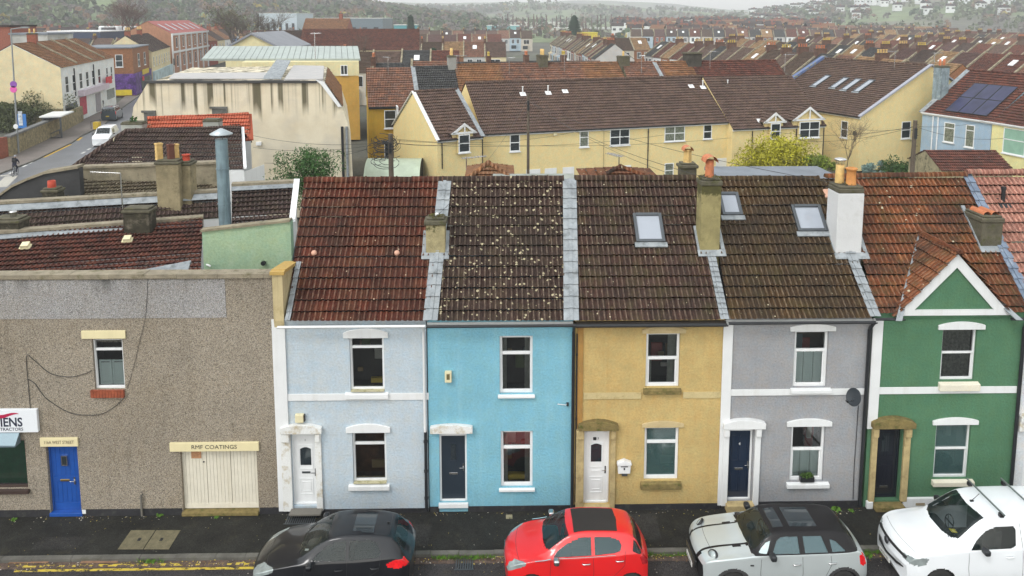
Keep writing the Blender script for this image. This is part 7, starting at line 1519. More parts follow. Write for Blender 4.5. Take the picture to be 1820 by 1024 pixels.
# yard things: corrugated arched shed
sc_=at_z(652,284,3.3); s1=at_z(750,282,3.3); t=thing('shed','pale green corrugated barrel-roofed shed beside the cream wing','shed',((sc_.x+s1.x)/2,sc_.y+.5,0)); mb=MB(); rows=[]; nn=120
for i in range(nn+1):
    x=sc_.x+(s1.x-sc_.x)*i/nn; rr_=2.3+.04*math.cos(i*math.pi/2.5*2); rows.append([Vector((x,sc_.y+.3-rr_*math.cos(math.pi*k/24),1.0+rr_*math.sin(math.pi*k/24))) for k in range(25)])
mb.grid(rows); mb.build('barrel_roof',M_('pale_green_sheet',(.50,.58,.46),.5,var=.12,vs=1.2,grain=.04,stain=.3,tcol=(.3,.35,.22),tz=1),t)
mb=MB(); mb.face([q for q in rows[-1]]); mb.face([q for q in rows[0]][::-1]); mb.box(sc_.x+.05,s1.x-.05,sc_.y-2.0,sc_.y+2.5,0,1.0); mb.build('end_wall',BLACKP,t)
# poles and wires
WOOD=M_('pole_wood',(.12,.095,.07),.9,var=.3,vs=2,grain=.15); WIRE=M_('wire',(.03,.03,.03),.6)
def pole(label,top,z,r,wires=()):
    p=at_z(top[0],top[1],z); t=thing('utility_pole',label,'utility pole',(p.x,p.y,0),group='wooden utility poles behind the front terrace'); mb=MB(); mb.tube([(p.x,p.y,0),(p.x,p.y,z*.5),(p.x,p.y,z)],r,10,r1=r*.75); mb.build('pole',WOOD,t); mb=MB(); mb.box(p.x-.08,p.x+.08,p.y-.2,p.y-.05,z-1.2,z-.5); [mb.tube([(p.x,p.y,z-.3-.35*k),(p.x+.25*(-1)**k,p.y,z-.3-.35*k)],.02,5) for k in range(5)]; mb.build('fittings',BLACKP,t); return t,p
pA,a1=pole('thin dark utility pole standing before the long cream terrace',(939,166),8.6,.12); pB,a2=pole('thick utility pole tangled with cables beside the barrel shed',(694,238),6.8,.19); pC,a3=pole('stout utility pole in front of the grey-blue house corner',(1627,214),7.3,.17)
rr=random.Random(9); mb=MB()
for k in range(26):
    a0=rr.uniform(0,6.28); r0=rr.uniform(.4,1.1); c0=a2+Vector((-.6*rr.random()-.2,rr.uniform(-.3,.3),-rr.uniform(.2,1.8))); mb.tube([c0+Vector((math.cos(a0+j*.5)*r0,rr.uniform(-.05,.05),math.sin(a0+j*.5)*r0*.5)) for j in range(8)],.018,4,caps=False)
mb.build('cable_tangle',BLACKP,pB)
def wire(parent,A,B_,sag=.6,r=.011):
    mb=MB(); mb.tube([A.lerp(B_,k/14)-ZU(sag*4*(k/14)*(1-k/14)) for k in range(15)],r,4); mb.build('wire',WIRE,parent)
for k,(tx,ty,Y_) in enumerate(((1020,235,38),(1300,245,40),(870,240,37),(1180,240,40))): wire(pB,a2-ZU(.3+k*.1),at_y(tx,ty,Y_),.5)
for tx,ty in ((450,262),(470,290),(560,265),(445,240)): wire(pB,a2-ZU(.5),at_y(tx,ty,32.8),.4)
for tx,ty,Y_ in ((1500,222,44),(1380,235,38),(1800,200,40),(1790,245,35),(1420,250,40)): wire(pC,a3-ZU(.4),at_y(tx,ty,Y_),.4)
# hedge and shrubs in the gardens
def P2(px,py,z): return at_z(px,py,z)
c_=P2(1400,290,2.2); YHED=M_('golden_hedge_leaf',(.46,.43,.02),.6,var=.5,vs=1.3,grain=.2,gs=8,bmp=0)
bush('hedge','rounded golden yellow-green hedge before the cream gablets',(c_.x-1.2,c_.y,0),3.3,4.7,20000,.11,YHED,31,'hedge',90); bush('hedge','lower right shoulder of golden hedge with green inside',(c_.x+2.2,c_.y-.6,0),1.7,3.3,7000,.10,M_('mixed_hedge_leaf',(.20,.27,.03),.6,var=.6,vs=1.5,grain=.2,gs=8,bmp=0),32,'hedge',30)
bush('shrub','silvery blue-green shrub between bare bush and dark evergreen',(*P2(1556,296,1.8).xy,0),1.1,2.7,3500,.09,M_('silver_leaf',(.20,.30,.27),.7,var=.4,grain=.1,bmp=0),33,clumps=18)
bush('shrub','dark evergreen shrub at the foot of the stout utility pole',(*P2(1612,298,1.8).xy,0),2.3,2.9,9000,.10,M_('evergreen_leaf',(.05,.11,.02),.7,var=.6,vs=2,grain=.2,gs=8,bmp=0),34,clumps=34)
def bare(name,label,c,h,seed,mat,spread=.5,depth=6,r=.09,cat='tree',branch=3,leafm=None,leafn=0,trunk=.25,group=None):
    t=thing(name,label,cat,c,group=group); rr=random.Random(seed); mb=MB(); tips=[]
    def grow(p,d,l,r_,k):
        q=p+d*l; mid=p+d*l*.5+Vector((rr.gauss(0,1),rr.gauss(0,1),rr.gauss(0,1)))*l*.05; mb.tube([p,mid,q],r_,4 if k<depth-1 else 5,r1=r_*.62,caps=False)
        if k==0: tips.append(q); return
        for i in range(branch if k<depth else branch+1):
            nd=(d+Vector((rr.gauss(0,1),rr.gauss(0,1),rr.gauss(0,.55)+.12))*spread).normalized(); grow(q if i else p+d*l*rr.uniform(.6,1),nd,l*rr.uniform(.62,.86),r_*.6,k-1)
    grow(Vector(c),Vector((rr.gauss(0,.04),0,1)).normalized(),h*trunk,r,depth); mb.build('branches',mat,t)
    if leafm:
        mb=MB()
        for q in tips[::max(1,len(tips)*6//leafn)] if leafn else []: leafball(mb,q,h*.06,6,h*.012,rr,1,shell=0)
        mb.build('foliage',leafm,t)
    return t
BK=M_('bare_twig',(.20,.15,.10),.9,var=.3); bare('shrub','large bare twiggy shrub in front of the big cream gable house',(*P2(1508,300,1.0).xy,0),7.5,5,BK,.5,6,.06,'shrub',3,trunk=.24)

for k,(px_,py,Y_) in enumerate(((773,388,.4),(1228,322,7.5),(1262,318,.5),(1510,330,.6))): wire(pA,a1-ZU(.3+.1*k),at_y(px_,py,Y_),.5,.008)
# ------------------------------------------------------------ high street on the left
RD2=M_('street_asphalt',(.12,.125,.14),.45,var=.15,vs=.4,grain=.1,gs=20,bmp=.004,stain=.25,tcol=(.17,.17,.18),tz=.3); PV2=M_('street_paving',(.17,.145,.13),.7,var=.15,vs=.6,grain=.12,gs=12,stain=.3,tcol=(.1,.09,.07),tz=.5)
def zp(px,py,z=0.): q=at_z(px,py,z); return Vector((q.x,q.y,z))
kerb=[(-70,330),(0,309),(58,287),(73,280),(100,267),(125,255),(144,242),(169,230),(184,222),(200,206),(214,194),(232,181),(262,160)]
K=[zp(*q) for q in kerb]
Rr=[zp(x,y) for x,y in ((-90,470),(60,420),(150,350),(250,270),(300,215),(330,180),(345,158))]
def tri_poly(name,pts,z,mat,kind='structure'):
    bm=bmesh.new(); vs=[bm.verts.new((p.x,p.y,z)) for p in pts]; f=bm.faces.new(vs); bmesh.ops.triangulate(bm,faces=[f]); me=bpy.data.meshes.new(name); bm.normal_update(); bm.to_mesh(me); bm.free(); me.materials.append(mat)
    if me.polygons and me.polygons[0].normal.z<0: me.flip_normals()
    o=bpy.data.objects.new(name,me); COL.objects.link(o); return tag(o,kind=kind)
tri_poly('street',K+Rr[::-1],-.004,RD2)
W_=[zp(x,y) for x,y in ((-70,300),(0,286),(18,279),(97,241),(118,229),(146,215),(176,200),(206,187),(222,172),(250,150))]
tri_poly('street_pavement',K+W_[::-1],.10,PV2)
mb=MB()
for i in range(len(K)-1): a,b=K[i],K[i+1]; d=(b-a).normalized(); n=Vector((d.y,-d.x,0)); mb.slab([a-ZU(.05),b-ZU(.05),b+n*.15-ZU(.05),a+n*.15-ZU(.05)],ZU(.165))
tag(mb.build('street_kerb',KST),kind='structure')
mb=MB()
def dash(a,b,w=.12,z=.002):
    a=zp(*a);b=zp(*b);d=(b-a).normalized();n=Vector((-d.y,d.x,0))*w; mb.face([Vector((q.x,q.y,z)) for q in (a-n,b-n,b+n,a+n)])
for q in (((145,273),(151,270)),((155,266.5),(161,264)),((165,260.5),(170,258)),((171,241),(174,239.5)),((178,238),(182,236)),((188,232),(192,230)),((16,309),(24,305)),((40,297),(48,293)),((52,291),(57,288.5))): dash(*q)
tag(mb.build('road_markings',M_('road_white',(.62,.62,.60),.7,stain=.5,tcol=(.2,.2,.2),tz=2)),kind='structure')
mb=MB(); dash((0,333),(21,313),.5); dash((0,313),(17,311),.3); tag(mb.build('junction_marking',M_('worn_white',(.45,.43,.38),.8,stain=.6,tcol=(.17,.17,.17),tz=1.5)),kind='structure')
mb=MB(); dash((76,280),(124,257),.22); dash((136,250),(143,244.5),.25); tag(mb.build('yellow_kerb_line',M_('yellow_line_paint',(.60,.36,.04),.7)),kind='structure')
# stone wall along the pavement
STW=M_('rubble_wall',(.30,.25,.14),.9,var=.5,vs=2.2,grain=.2,gs=9,bmp=.04,bs=5,stain=.5,tcol=(.10,.09,.06),tz=1)
wt=thing('stone_wall','long rubble stone wall with dark coping along the high street pavement','wall',tuple(zp(50,262)))
A=zp(16,280);Bq=zp(99,241); d=(Bq-A).normalized(); n=Vector((-d.y,d.x,0)); hh=at_y(50,228,A.lerp(Bq,.42).y).z
for nm,z0,z1,w_,mt in (('wall',0,2.0,.2,STW),('coping',2.003,2.2,.32,M_('dark_slab_coping',(.15,.15,.15),.8,var=.2))):
    mb=MB(); mb.slab([A-n*w_+ZU(z0),Bq-n*w_+ZU(z0),Bq+n*w_+ZU(z0),A+n*w_+ZU(z0)],ZU(z1-z0)); mb.build(nm,mt,wt)
A2=zp(-14,286); mb=MB(); mb.slab([A2,A-d*.05,A-d*.05+n*.5,A2+n*.5],ZU(2.1)); bp=thing('brick_pier','red brick end pier of the rubble wall','wall pier',tuple(A)); mb.build('pier',BRICK,bp)
Bq2=zp(146,216); wt2=thing('stone_wall','short rubble wall stub between bus shelter and white building','wall',tuple(Bq)); mb=MB(); mb.slab([Bq+d*.1-n*.2,Bq2-n*.2,Bq2+n*.2,Bq+d*.1+n*.2],ZU(2.1)); mb.build('wall',STW,wt2)
# street furniture
lp=zp(33,274); t=thing('lamp_post','tall grey lamp post rising out of frame top beside the brick pier','lamp post',tuple(lp)); top=at_y(14,52,lp.y); mb=MB(); mb.tube([lp,lp.lerp(Vector((top.x+.3,lp.y,top.z)),1)],.11,10,r1=.06); LPM=M_('galvanised',(.28,.30,.31),.5,metal=.4,var=.1); mb.build('post',LPM,t); mb=MB(); mb.tube([Vector((top.x+.3,lp.y,top.z)),Vector((top.x+1.3,lp.y+.3,top.z+.15))],.05,8); mb.box(top.x+1.2,top.x+1.9,lp.y+.15,lp.y+.45,top.z+.1,top.z+.25); mb.build('lantern',LPM,t)
for py,mt,r_ in ((150,M_('sign_purple',(.25,.08,.40),.5),.34),(159,M_('sign_pink',(.70,.10,.40),.5),.34),(225,WHITE,.24)): q=at_y(24+ (4 if py>200 else 0),py,lp.y-.2); mb=MB(); mb.lathe([(r_,-.03),(r_,.03),(0,.031)],tuple(q),18,ax='y'); mb.build('sign_disc',mt,t)
a=zp(32,262);b=zp(42,262); t=thing('info_sign','blue and white street sign panel on two posts behind the rubble wall','sign',tuple(a)); q0=at_y(30,228,a.y);q1=at_y(45,198,a.y); mb=MB(); mb.box(q0.x,q1.x,a.y,a.y+.08,q0.z,q1.z-.3); mb.build('panel',M_('sign_blue',(.03,.17,.50),.5),t); mb=MB(); mb.box(q0.x+.25,q1.x-.35,a.y-.04,a.y-.003,q0.z+.3,q1.z); mb.build('poster',M_('sign_poster',(.55,.6,.66),.5,var=.5,vs=4,grain=.2),t); mb=MB(); mb.tube([(q0.x+.2,a.y+.04,0),(q0.x+.2,a.y+.04,q0.z)],.04,6); mb.tube([(q1.x-.2,a.y+.04,0),(q1.x-.2,a.y+.04,q0.z)],.04,6); mb.build('posts',GREYM,t)
for i,(px_,py,lb) in enumerate(((42,266,'rounded dark litter bin by the lamp post'),(56,258,'smaller dark litter bin against the rubble wall'))): c_=zp(px_,py); t=thing('litter_bin',lb,'litter bin',tuple(c_)); mb=MB(); mb.lathe([(.38,0),(.42,.1),(.42,1.0),(.36,1.15),(.1,1.25)],tuple(c_),14); mb.build('body',M_('bin_green',(.05,.06,.06),.5),t); mb=MB(); mb.box(c_.x-.2,c_.x+.2,c_.y-.44,c_.y-.38,.85,1.0); mb.build('opening',BLACKP,t)
# bus shelter
s0=zp(103,247);s1=zp(143,228); e_=(s1-s0).normalized(); e_=Vector((1,0.05,0)).normalized() if False else e_; t=thing('bus_shelter','grey bus shelter with white roof and bench against the rubble wall','bus shelter',tuple(s0)); n_=Vector((-e_.y,e_.x,0)); n_=n_ if n_.x<0 else -n_
L_=4.6; M=Matrix((e_,n_,Vector((0,0,1)))).transposed().to_4x4(); M.translation=s0
mb=MB(); mb.box(-.3,L_,-.6,1.7,2.55,2.7,M=M); mb.build('roof',M_('shelter_roof',(.70,.72,.72),.4,var=.05),t)
mb=MB(); [mb.box(x-.08,x+.08,y-.08,y+.08,.1,2.55,M=M) for x in (0,L_*.33,L_*.66,L_-.1) for y in (1.4,)]; mb.box(-.08,.08,-.48,-.32,.1,2.55,M=M); mb.box(-.06,.06,-.35,1.4,2.4,2.54,M=M); mb.box(-.04,.04,-.35,1.4,.1,.2,M=M); mb.box(0,L_,1.35,1.45,2.4,2.5,M=M); mb.build('frame',GREYM,t)
mb=MB(); mb.box(.06,L_-.1,1.38,1.42,.4,2.4,M=M); mb.build('glass_back',glassmat('shelter_glass',(.1,.14,.15),.05,.4),t); mb=MB(); mb.box(.5,L_-.8,.8,1.2,.55,.62,M=M); mb.box(.5,.6,.85,1.15,.1,.55,M=M); mb.box(L_-.9,L_-.8,.85,1.15,.1,.55,M=M); mb.build('bench',M_('bench_blue',(.03,.05,.09),.5),t)
q=zp(173,231); t=thing('guard_rail','short yellow box and hooped rail at the kerb build-out','guard rail',tuple(q)); mb=MB(); mb.box(q.x-.35,q.x+.35,q.y-.3,q.y+.3,.1,1.0); mb.build('yellow_box',M_('box_yellow',(.65,.45,.04),.6),t); mb=MB(); mb.tube([q+Vector((-.9,.3,0)),q+Vector((-.9,.3,1)),q+Vector((-.3,1.4,1.1)),q+Vector((-.3,1.4,0))],.04,6); mb.build('rail',BLACKP,t)
# shrubs behind the wall
SHR=M_('street_shrub_leaf',(.10,.12,.045),.8,var=.7,vs=1.2,grain=.2,gs=8,bmp=0)
for (px_,py,r_,h_,lb,sd) in ((80,222,3.6,5.2,'broad olive shrub behind the rubble wall before the cream gable',1),(18,228,2.6,3.6,'low dark shrub behind the left end of the rubble wall',2)):
    c_=zp(px_,py+3); bush('shrub',lb,(c_.x,c_.y,0),r_,h_,12000,.14,SHR,sd+40,clumps=36,stems=7)
# white building with cream gable
HWH=wallmat('wall_street_white',(.78,.80,.80),streak=.15); HCR=wallmat('wall_street_cream',(.72,.62,.40),streak=.1); BRN=M_('brick_brown',(.27,.12,.055),.85,var=.25,vs=4,grain=.12,gs=10,bmp=.01)
def facade(px0,py0,px1,py1,h,dep,name,label,wm,rm,rise=3.0,flip=None,cat='house',group=None,base=0.,step='flat',endm=None,flat=False):
    """facade line on the ground between two pixels, building extends behind it"""
    a=zp(px0,py0);b=zp(px1,py1)
    bb=B(name,label,cat,(a.x,a.y),(b.x,b.y),h,dep/2,h+rise,wm,rm,group,step,world=True,wall=not flat) if not flat else None
    return bb
wb=B('shop_building','white-fronted shop building with cream gable end and brown roofs behind the bus shelter','shop',(zp(115,226).x,zp(115,226).y),(zp(207,187).x,zp(207,187).y),7.6,5.2,10.6,HWH,T_OR,world=True,flip=1,mode='step')
mb=MB(); q=-wb.e*.03; dn=lambda p:Vector((p.x,p.y,0)); mb.slab([dn(wb.B0)+ZU(2.4),dn(wb.E0)+ZU(2.4),wb.E0-ZU(.05),wb.R0-ZU(.08),wb.B0-ZU(.05)],-wb.e*.05); mb.build('gable_render',HCR,wb.root); mb=MB(); mb.slab([dn(wb.B0),dn(wb.E0),dn(wb.E0)+ZU(2.39),dn(wb.B0)+ZU(2.39)],-wb.e*.08); mb.build('gable_base',STW,wb.root)
def street_win(b,k0,k1,z0,z1,n,frame=None,glass=None,side=None,w=1.0,bars=(.5,)):
    """n windows spread along the facade of b (world frame)"""
    A,B_=side or (b.E0,b.E1); M,e,nn=b.M(A,B_); L=(B_-A).length
    for i in range(n):
        u=L*(k0+(k1-k0)*(i+.5)/n); owin(b.root,M,u-w/2,u+w/2,z0,z1,bars,(),frame,glass,True,.09)
street_win(wb,.02,.72,4.2,6.4,6,w=1.35); street_win(wb,.78,.98,4.2,6.3,2,w=1.0)
M,e,n=wb.M(wb.E0,wb.E1); L=(wb.E1-wb.E0).length
def wbox(b,name,mat,u0,u1,y0,y1,z0,z1,side=None): A_,B_=side or (b.E0,b.E1); M,e,n=b.M(A_,B_); mb=MB(); mb.box(u0,u1,y0,y1,z0,z1,M=M); return mb.build(name,mat,b.root)
wbox(wb,'shop_window',GLASSDK,L*.03,L*.17,-.05,-.003,1.0,2.7); wbox(wb,'shop_window',GLASSDK,L*.18,L*.22,-.05,-.003,.2,2.8); wbox(wb,'poster',M_('poster_red',(.55,.05,.10),.5,var=.4,vs=3,grain=.2),L*.27,L*.38,-.08,-.003,.6,3.1); wbox(wb,'fascia_board',M_('fascia_lilac',(.62,.54,.62),.5,var=.15,vs=3),L*.25,L*.76,-.7,-.003,3.3,4.1); wbox(wb,'shopfront',M_('shop_shutter',(.32,.30,.33),.6),L*.56,L*.66,-.06,-.003,.2,2.9); wbox(wb,'shop_window',CURG,L*.80,L*.97,-.05,-.003,1.4,2.9); wbox(wb,'red_sign',M_('sign_red',(.60,.02,.04),.5),L*.72,L*.84,-.6,-.5,3.9,5.0)
for k in (.2,.55): wbox(wb,'downpipe',BLACKP,L*k,L*k+.12,-.14,-.01,3.5,7.2)
for k in (.27,.55,.8):
    a=wb.E0.lerp(wb.E1,k)+ZU(.12); r=wb.R0.lerp(wb.R1,k)+ZU(.12); mb=MB(); q=wb.e*.16; mb.slab([a-q,a+q,r+q,r-q],ZU(.22)); mb.build('party_parapet',PAR,wb.root)
wb.chimr(.27,.8,1.1,1.2,BRICK,2,BUFF,'plain',.6)
# corner shop and the buildings up the street
ca=zp(240,171); cb=zp(268,158); cl=zp(206,171)
def boxb(name,label,cat,a,b,depth,h,wm,capm=None,rise=0):
    e=(b-a).normalized(); n=Vector((-e.y,e.x,0)); n=n if (a-CAM).dot(n)>0 else -n
    t=thing(name,label,cat,((a.x+b.x)/2+n.x*depth/2,(a.y+b.y)/2+n.y*depth/2,0)); mb=MB(); mb.slab([a,b,b+n*depth,a+n*depth],ZU(h)); mb.build('wall',wm,t)
    mb=MB(); mb.slab([a-e*.15-n*.15+ZU(h+.003),b+e*.15-n*.15+ZU(h+.003),b+e*.15+n*depth+ZU(h+.003),a-e*.15+n*depth+ZU(h+.003)],ZU(.2)); mb.build('flat_roof',capm or FELT,t)
    class X: pass
    x=X(); x.root=t;x.E0=a+ZU(h);x.E1=b+ZU(h);x.M=B.M.__get__(x);x.L=(b-a).length; x.n=n; return x
cs=boxb('corner_shop','brown brick corner shop with purple shopfront and yellow sign beyond the white building','shop',ca,cb,9,8.5,BRN)
PUR=M_('purple_mural',(.13,.05,.28),.5,var=.8,vs=1.2,grain=.3,gs=4); sd_=(ca+cs.n*8.9,ca); L=8.9
wbox(cs,'mural',PUR,L*.50,L*1.0,-.08,-.003,.2,4.0,sd_); wbox(cs,'painted_wall',HCR,0,L*.46,-.06,-.003,1.8,7.0,sd_); wbox(cs,'green_hoarding',M_('hoarding_green',(.03,.20,.13),.6),0,L*.46,-.1,-.003,0,1.75,sd_); wbox(cs,'yellow_panel',M_('panel_yellow',(.65,.50,.03),.5),L*.6,L*.95,-.12,-.085,.2,1.2,sd_)
street_win(cs,.6,.9,5.2,7.4,1,w=1.2,side=sd_); L=cs.L; street_win(cs,.15,.9,5.0,7.4,2,w=1.6); wbox(cs,'shopfront',PUR,0,L,-.3,-.003,.2,4.0); wbox(cs,'shop_sign',M_('panel_yellow',(.65,.50,.03)),L*.4,L*.8,-.4,-.305,3.4,4.3); wbox(cs,'shop_window',GLASSDK,L*.3,L*.95,-.35,-.305,.6,2.9); wbox(cs,'sign_disc',M_('sign_red',(.6,.02,.04)),L*.1,L*.18,-1.2,-1.1,2.6,3.4)
r1_=B('shop_building','cream two-storey shop terrace with brown roof beyond the purple corner shop','shop',(cb.x+.3,cb.y+.5),(zp(305,139).x,zp(305,139).y),7.2,4.5,10.3,HCR,T_DARK,world=True,group=None); street_win(r1_,.02,.98,4.3,6.2,7,w=.9,glass=CURG); L=r1_.L; wbox(r1_,'shopfront',M_('shop_pale_blue',(.45,.58,.62),.5,var=.4,vs=.6),0,L,-.4,-.003,.2,3.3); wbox(r1_,'shop_sign',BLACKP,L*.6,L*.68,-2.0,-1.9,3.6,5.0)
for k in (.1,.6): r1_.chimr(k,.7,1.0,1.0,BRICK,3,BUFF,'plain',.6)
a=zp(308,138); b=zp(372,117.5)
r2_=B('modern_block','modern brick building with white framed bays and red tiled roof with roof lights','building',(a.x,a.y),(b.x,b.y),10.2,5,13.0,M_('brick_orange',(.40,.20,.12),.85,var=.15,vs=2,grain=.1,gs=8),M_('red_standing_roof',(.33,.06,.05),.6,var=.15,vs=.5),world=True,mode='flat'); L=r2_.L
for k in range(7): wbox(r2_,'white_fin',WHITE,L*k/6.3,L*k/6.3+.5,-.3,-.003,0,10.2)
wbox(r2_,'white_band',WHITE,0,L,-.35,-.305,9.7,10.2); wbox(r2_,'white_band',WHITE,0,L,-.35,-.305,5.6,6.1); street_win(r2_,.04,.98,6.8,9.2,6,w=1.6,bars=()); street_win(r2_,.04,.98,2.3,5.0,6,w=1.6,bars=())
for k in range(6):
    M=r2_.PL.M(L*(.06+.155*k),1.2,0); mb=MB(); mb.box(0,1.0,0,3.0,.05,.15,M=M); mb.build('roof_light',SKYL,r2_.root)
colsH=[('blue',(.22,.33,.55)),('white',(.75,.76,.76)),('red-brown',(.30,.08,.05)),('cream',(.7,.62,.42))]
pa=zp(374,117); pb=zp(425,104)
for i,(nm,cc) in enumerate([colsH[2],colsH[3],colsH[1],colsH[0]]):
    A_=pa.lerp(pb,i/4);B_2=pa.lerp(pb,(i+1)/4-.004); b=B('house','%s fronted house up the high street beyond the modern brick block'%nm,'house',(A_.x,A_.y),(B_2.x,B_2.y),7.0,4.5,10,wallmat('wall_far_'+nm.replace('-','_'),cc),T_DARK if i%2 else T_OR,world=True,mode='flat'); street_win(b,.1,.9,4.3,6.0,2,w=1.0,bars=()); b.chimr(.95,.6,1.2,1.3,BRICK,2,TERRA,'plain',.5)
# navy clad building and pale rendered blocks at the back left
def screenbox(name,label,x0,x1,yt,Y,h0,depth,wm,roofm=None,cat='building'):
    a=at_y(x0,yt,Y);b=at_y(x1,yt,Y); t=thing(name,label,cat,((a.x+b.x)/2,Y+depth/2,0)); mb=MB(); mb.box(a.x,b.x,Y,Y+depth,0,a.z); mb.build('wall',wm,t); mb=MB(); mb.box(a.x-.2,b.x+.2,Y-.2,Y+depth,a.z+.003,a.z+.3); mb.build('flat_roof',roofm or FELT,t); return t,a,b
NAV=M_('navy_cladding',(.035,.05,.10),.6,var=.15,vs=2,grain=.05); t,a,b=screenbox('clad_building','navy blue clad block with white roof edge on orange brick base',85,178,57,190,0,14,NAV,WHITE)
mb=MB(); mb.box(a.x+.05,b.x-.05,189.8,189.99,0,a.z-5.2); mb.build('brick_base',M_('brick_orange',(.40,.20,.12)),t)
mb=MB(); z=a.z-3.3; [mb.box(a.x+x,a.x+x+4,189.7,189.78,z-1.6,z+1.4) for x in (3.5,)]; mb.build('window',CURG,t); mb=MB(); mb.box(a.x+11,a.x+14,189.7,189.78,z-1.2,z+1.2); mb.build('window',GLASSDK,t)
t,a,b=screenbox('pale_building','white monopitch block right of the navy clad building',179,302,57,205,0,12,WHITE,PAN)
t,a,b=screenbox('rendered_building','patchy grey rendered wall block at far left behind the cream gable',18,84,62,112,0,8,M_('patchy_grey_wall',(.42,.42,.40),.9,var=.25,vs=.3,grain=.05,stain=.8,tcol=(.22,.20,.14),tz=.25),FELT)
t,a,b=screenbox('brick_building','dark red brick building cut off by the left edge',-60,16,48,116,0,8,BRICK,T_DARK)
for i,(px_,lb) in enumerate(((196,'long white'),(240,'short white'),(280,'last white'))):
    q=at_y(px_,55,208); t=thing('roof_plant','%s air handling unit on the pale block roof'%lb,'roof plant',tuple(q)); mb=MB(); mb.box(q.x-3,q.x+3,207,210,q.z,q.z+1.4); o=mb.build('casing',WHITE,t); weld(o); bevel(o,.4,3); mb=MB(); mb.box(q.x-2,q.x+2,206.9,206.98,q.z+.3,q.z+1.0); mb.build('grille',GREYM,t)
# second pitched-roof hall behind the flats : cream gable with grey roof
gA=at_z(448,62,11.2); t=thing('hall','cream gabled hall with grey roof behind the pale green metal roof','hall',(gA.x,gA.y,0)); y_=gA.y; l_=at_y(400,88,y_);r_=at_y(505,90,y_)
mb=MB(); mb.slab([(l_.x,y_,0),(r_.x,y_,0),(r_.x,y_,r_.z),gA,(l_.x,y_,l_.z)],(0,18,0)); mb.build('wall',PC,t); mb=MB()
for q in (l_,r_): mb.slab([Vector((q.x,y_-.4,q.z)),gA-Vector((0,.4,0)),gA+Vector((0,18,0)),Vector((q.x,y_+18,q.z))],ZU(.35))
mb.build('roof',M_('grey_sheet_roof',(.22,.23,.26),.6,var=.15,vs=.4),t)
for (x0,x1,ye,yr,zE,zR,nm,rm,lb) in ((530,745,90,58,7.5,11.5,'terraced_house',T_MAR,'wide maroon roofed building behind the flats'),(480,560,96,62,6.5,11.,'house',T_DARK,'dark hipped house left of the wide maroon roof'),):
    b=B(nm,lb,'house',(x0,ye),(x1,ye-1),zE,7,zR,HCR,rm,mode='step')
bh2=B('house','brown brick house with red hipped gable and tall chimney behind the maroon roof','house',(535,60),(615,60),9,6,13.5,BRICK,T_OR); bh2.chimr(.8,1.,1.,1.6,BRICK,2,TERRA,'plain',.6)
# ------------------------------------------------------------ rows of terraced houses
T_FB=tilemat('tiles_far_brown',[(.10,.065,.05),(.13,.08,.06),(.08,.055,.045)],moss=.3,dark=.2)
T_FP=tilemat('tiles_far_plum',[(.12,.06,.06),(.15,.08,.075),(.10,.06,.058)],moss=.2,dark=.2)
PAL=[('umber',T_TER),('dark brown',T_DARK),('maroon',T_MAR),('chocolate brown',T_FB),('charcoal slate',T_SLATE),('patchy red',T_PATCH),('plum brown',T_FP),('tan',T_TAN)]
WPAL=[wallmat('wall_r0',(.5,.5,.49)),HCR,wallmat('wall_r1',(.55,.50,.42)),BRICK,wallmat('wall_r2',(.40,.50,.58)),wallmat('wall_r3',(.5,.48,.46)),BRN,HWH]
YPOT=M_('yellow_pots',(.52,.38,.08),.8,var=.25,vs=3,grain=.05)
SBR=M_('sooty_brick',(.13,.07,.05),.9,var=.4,vs=2,grain=.15)
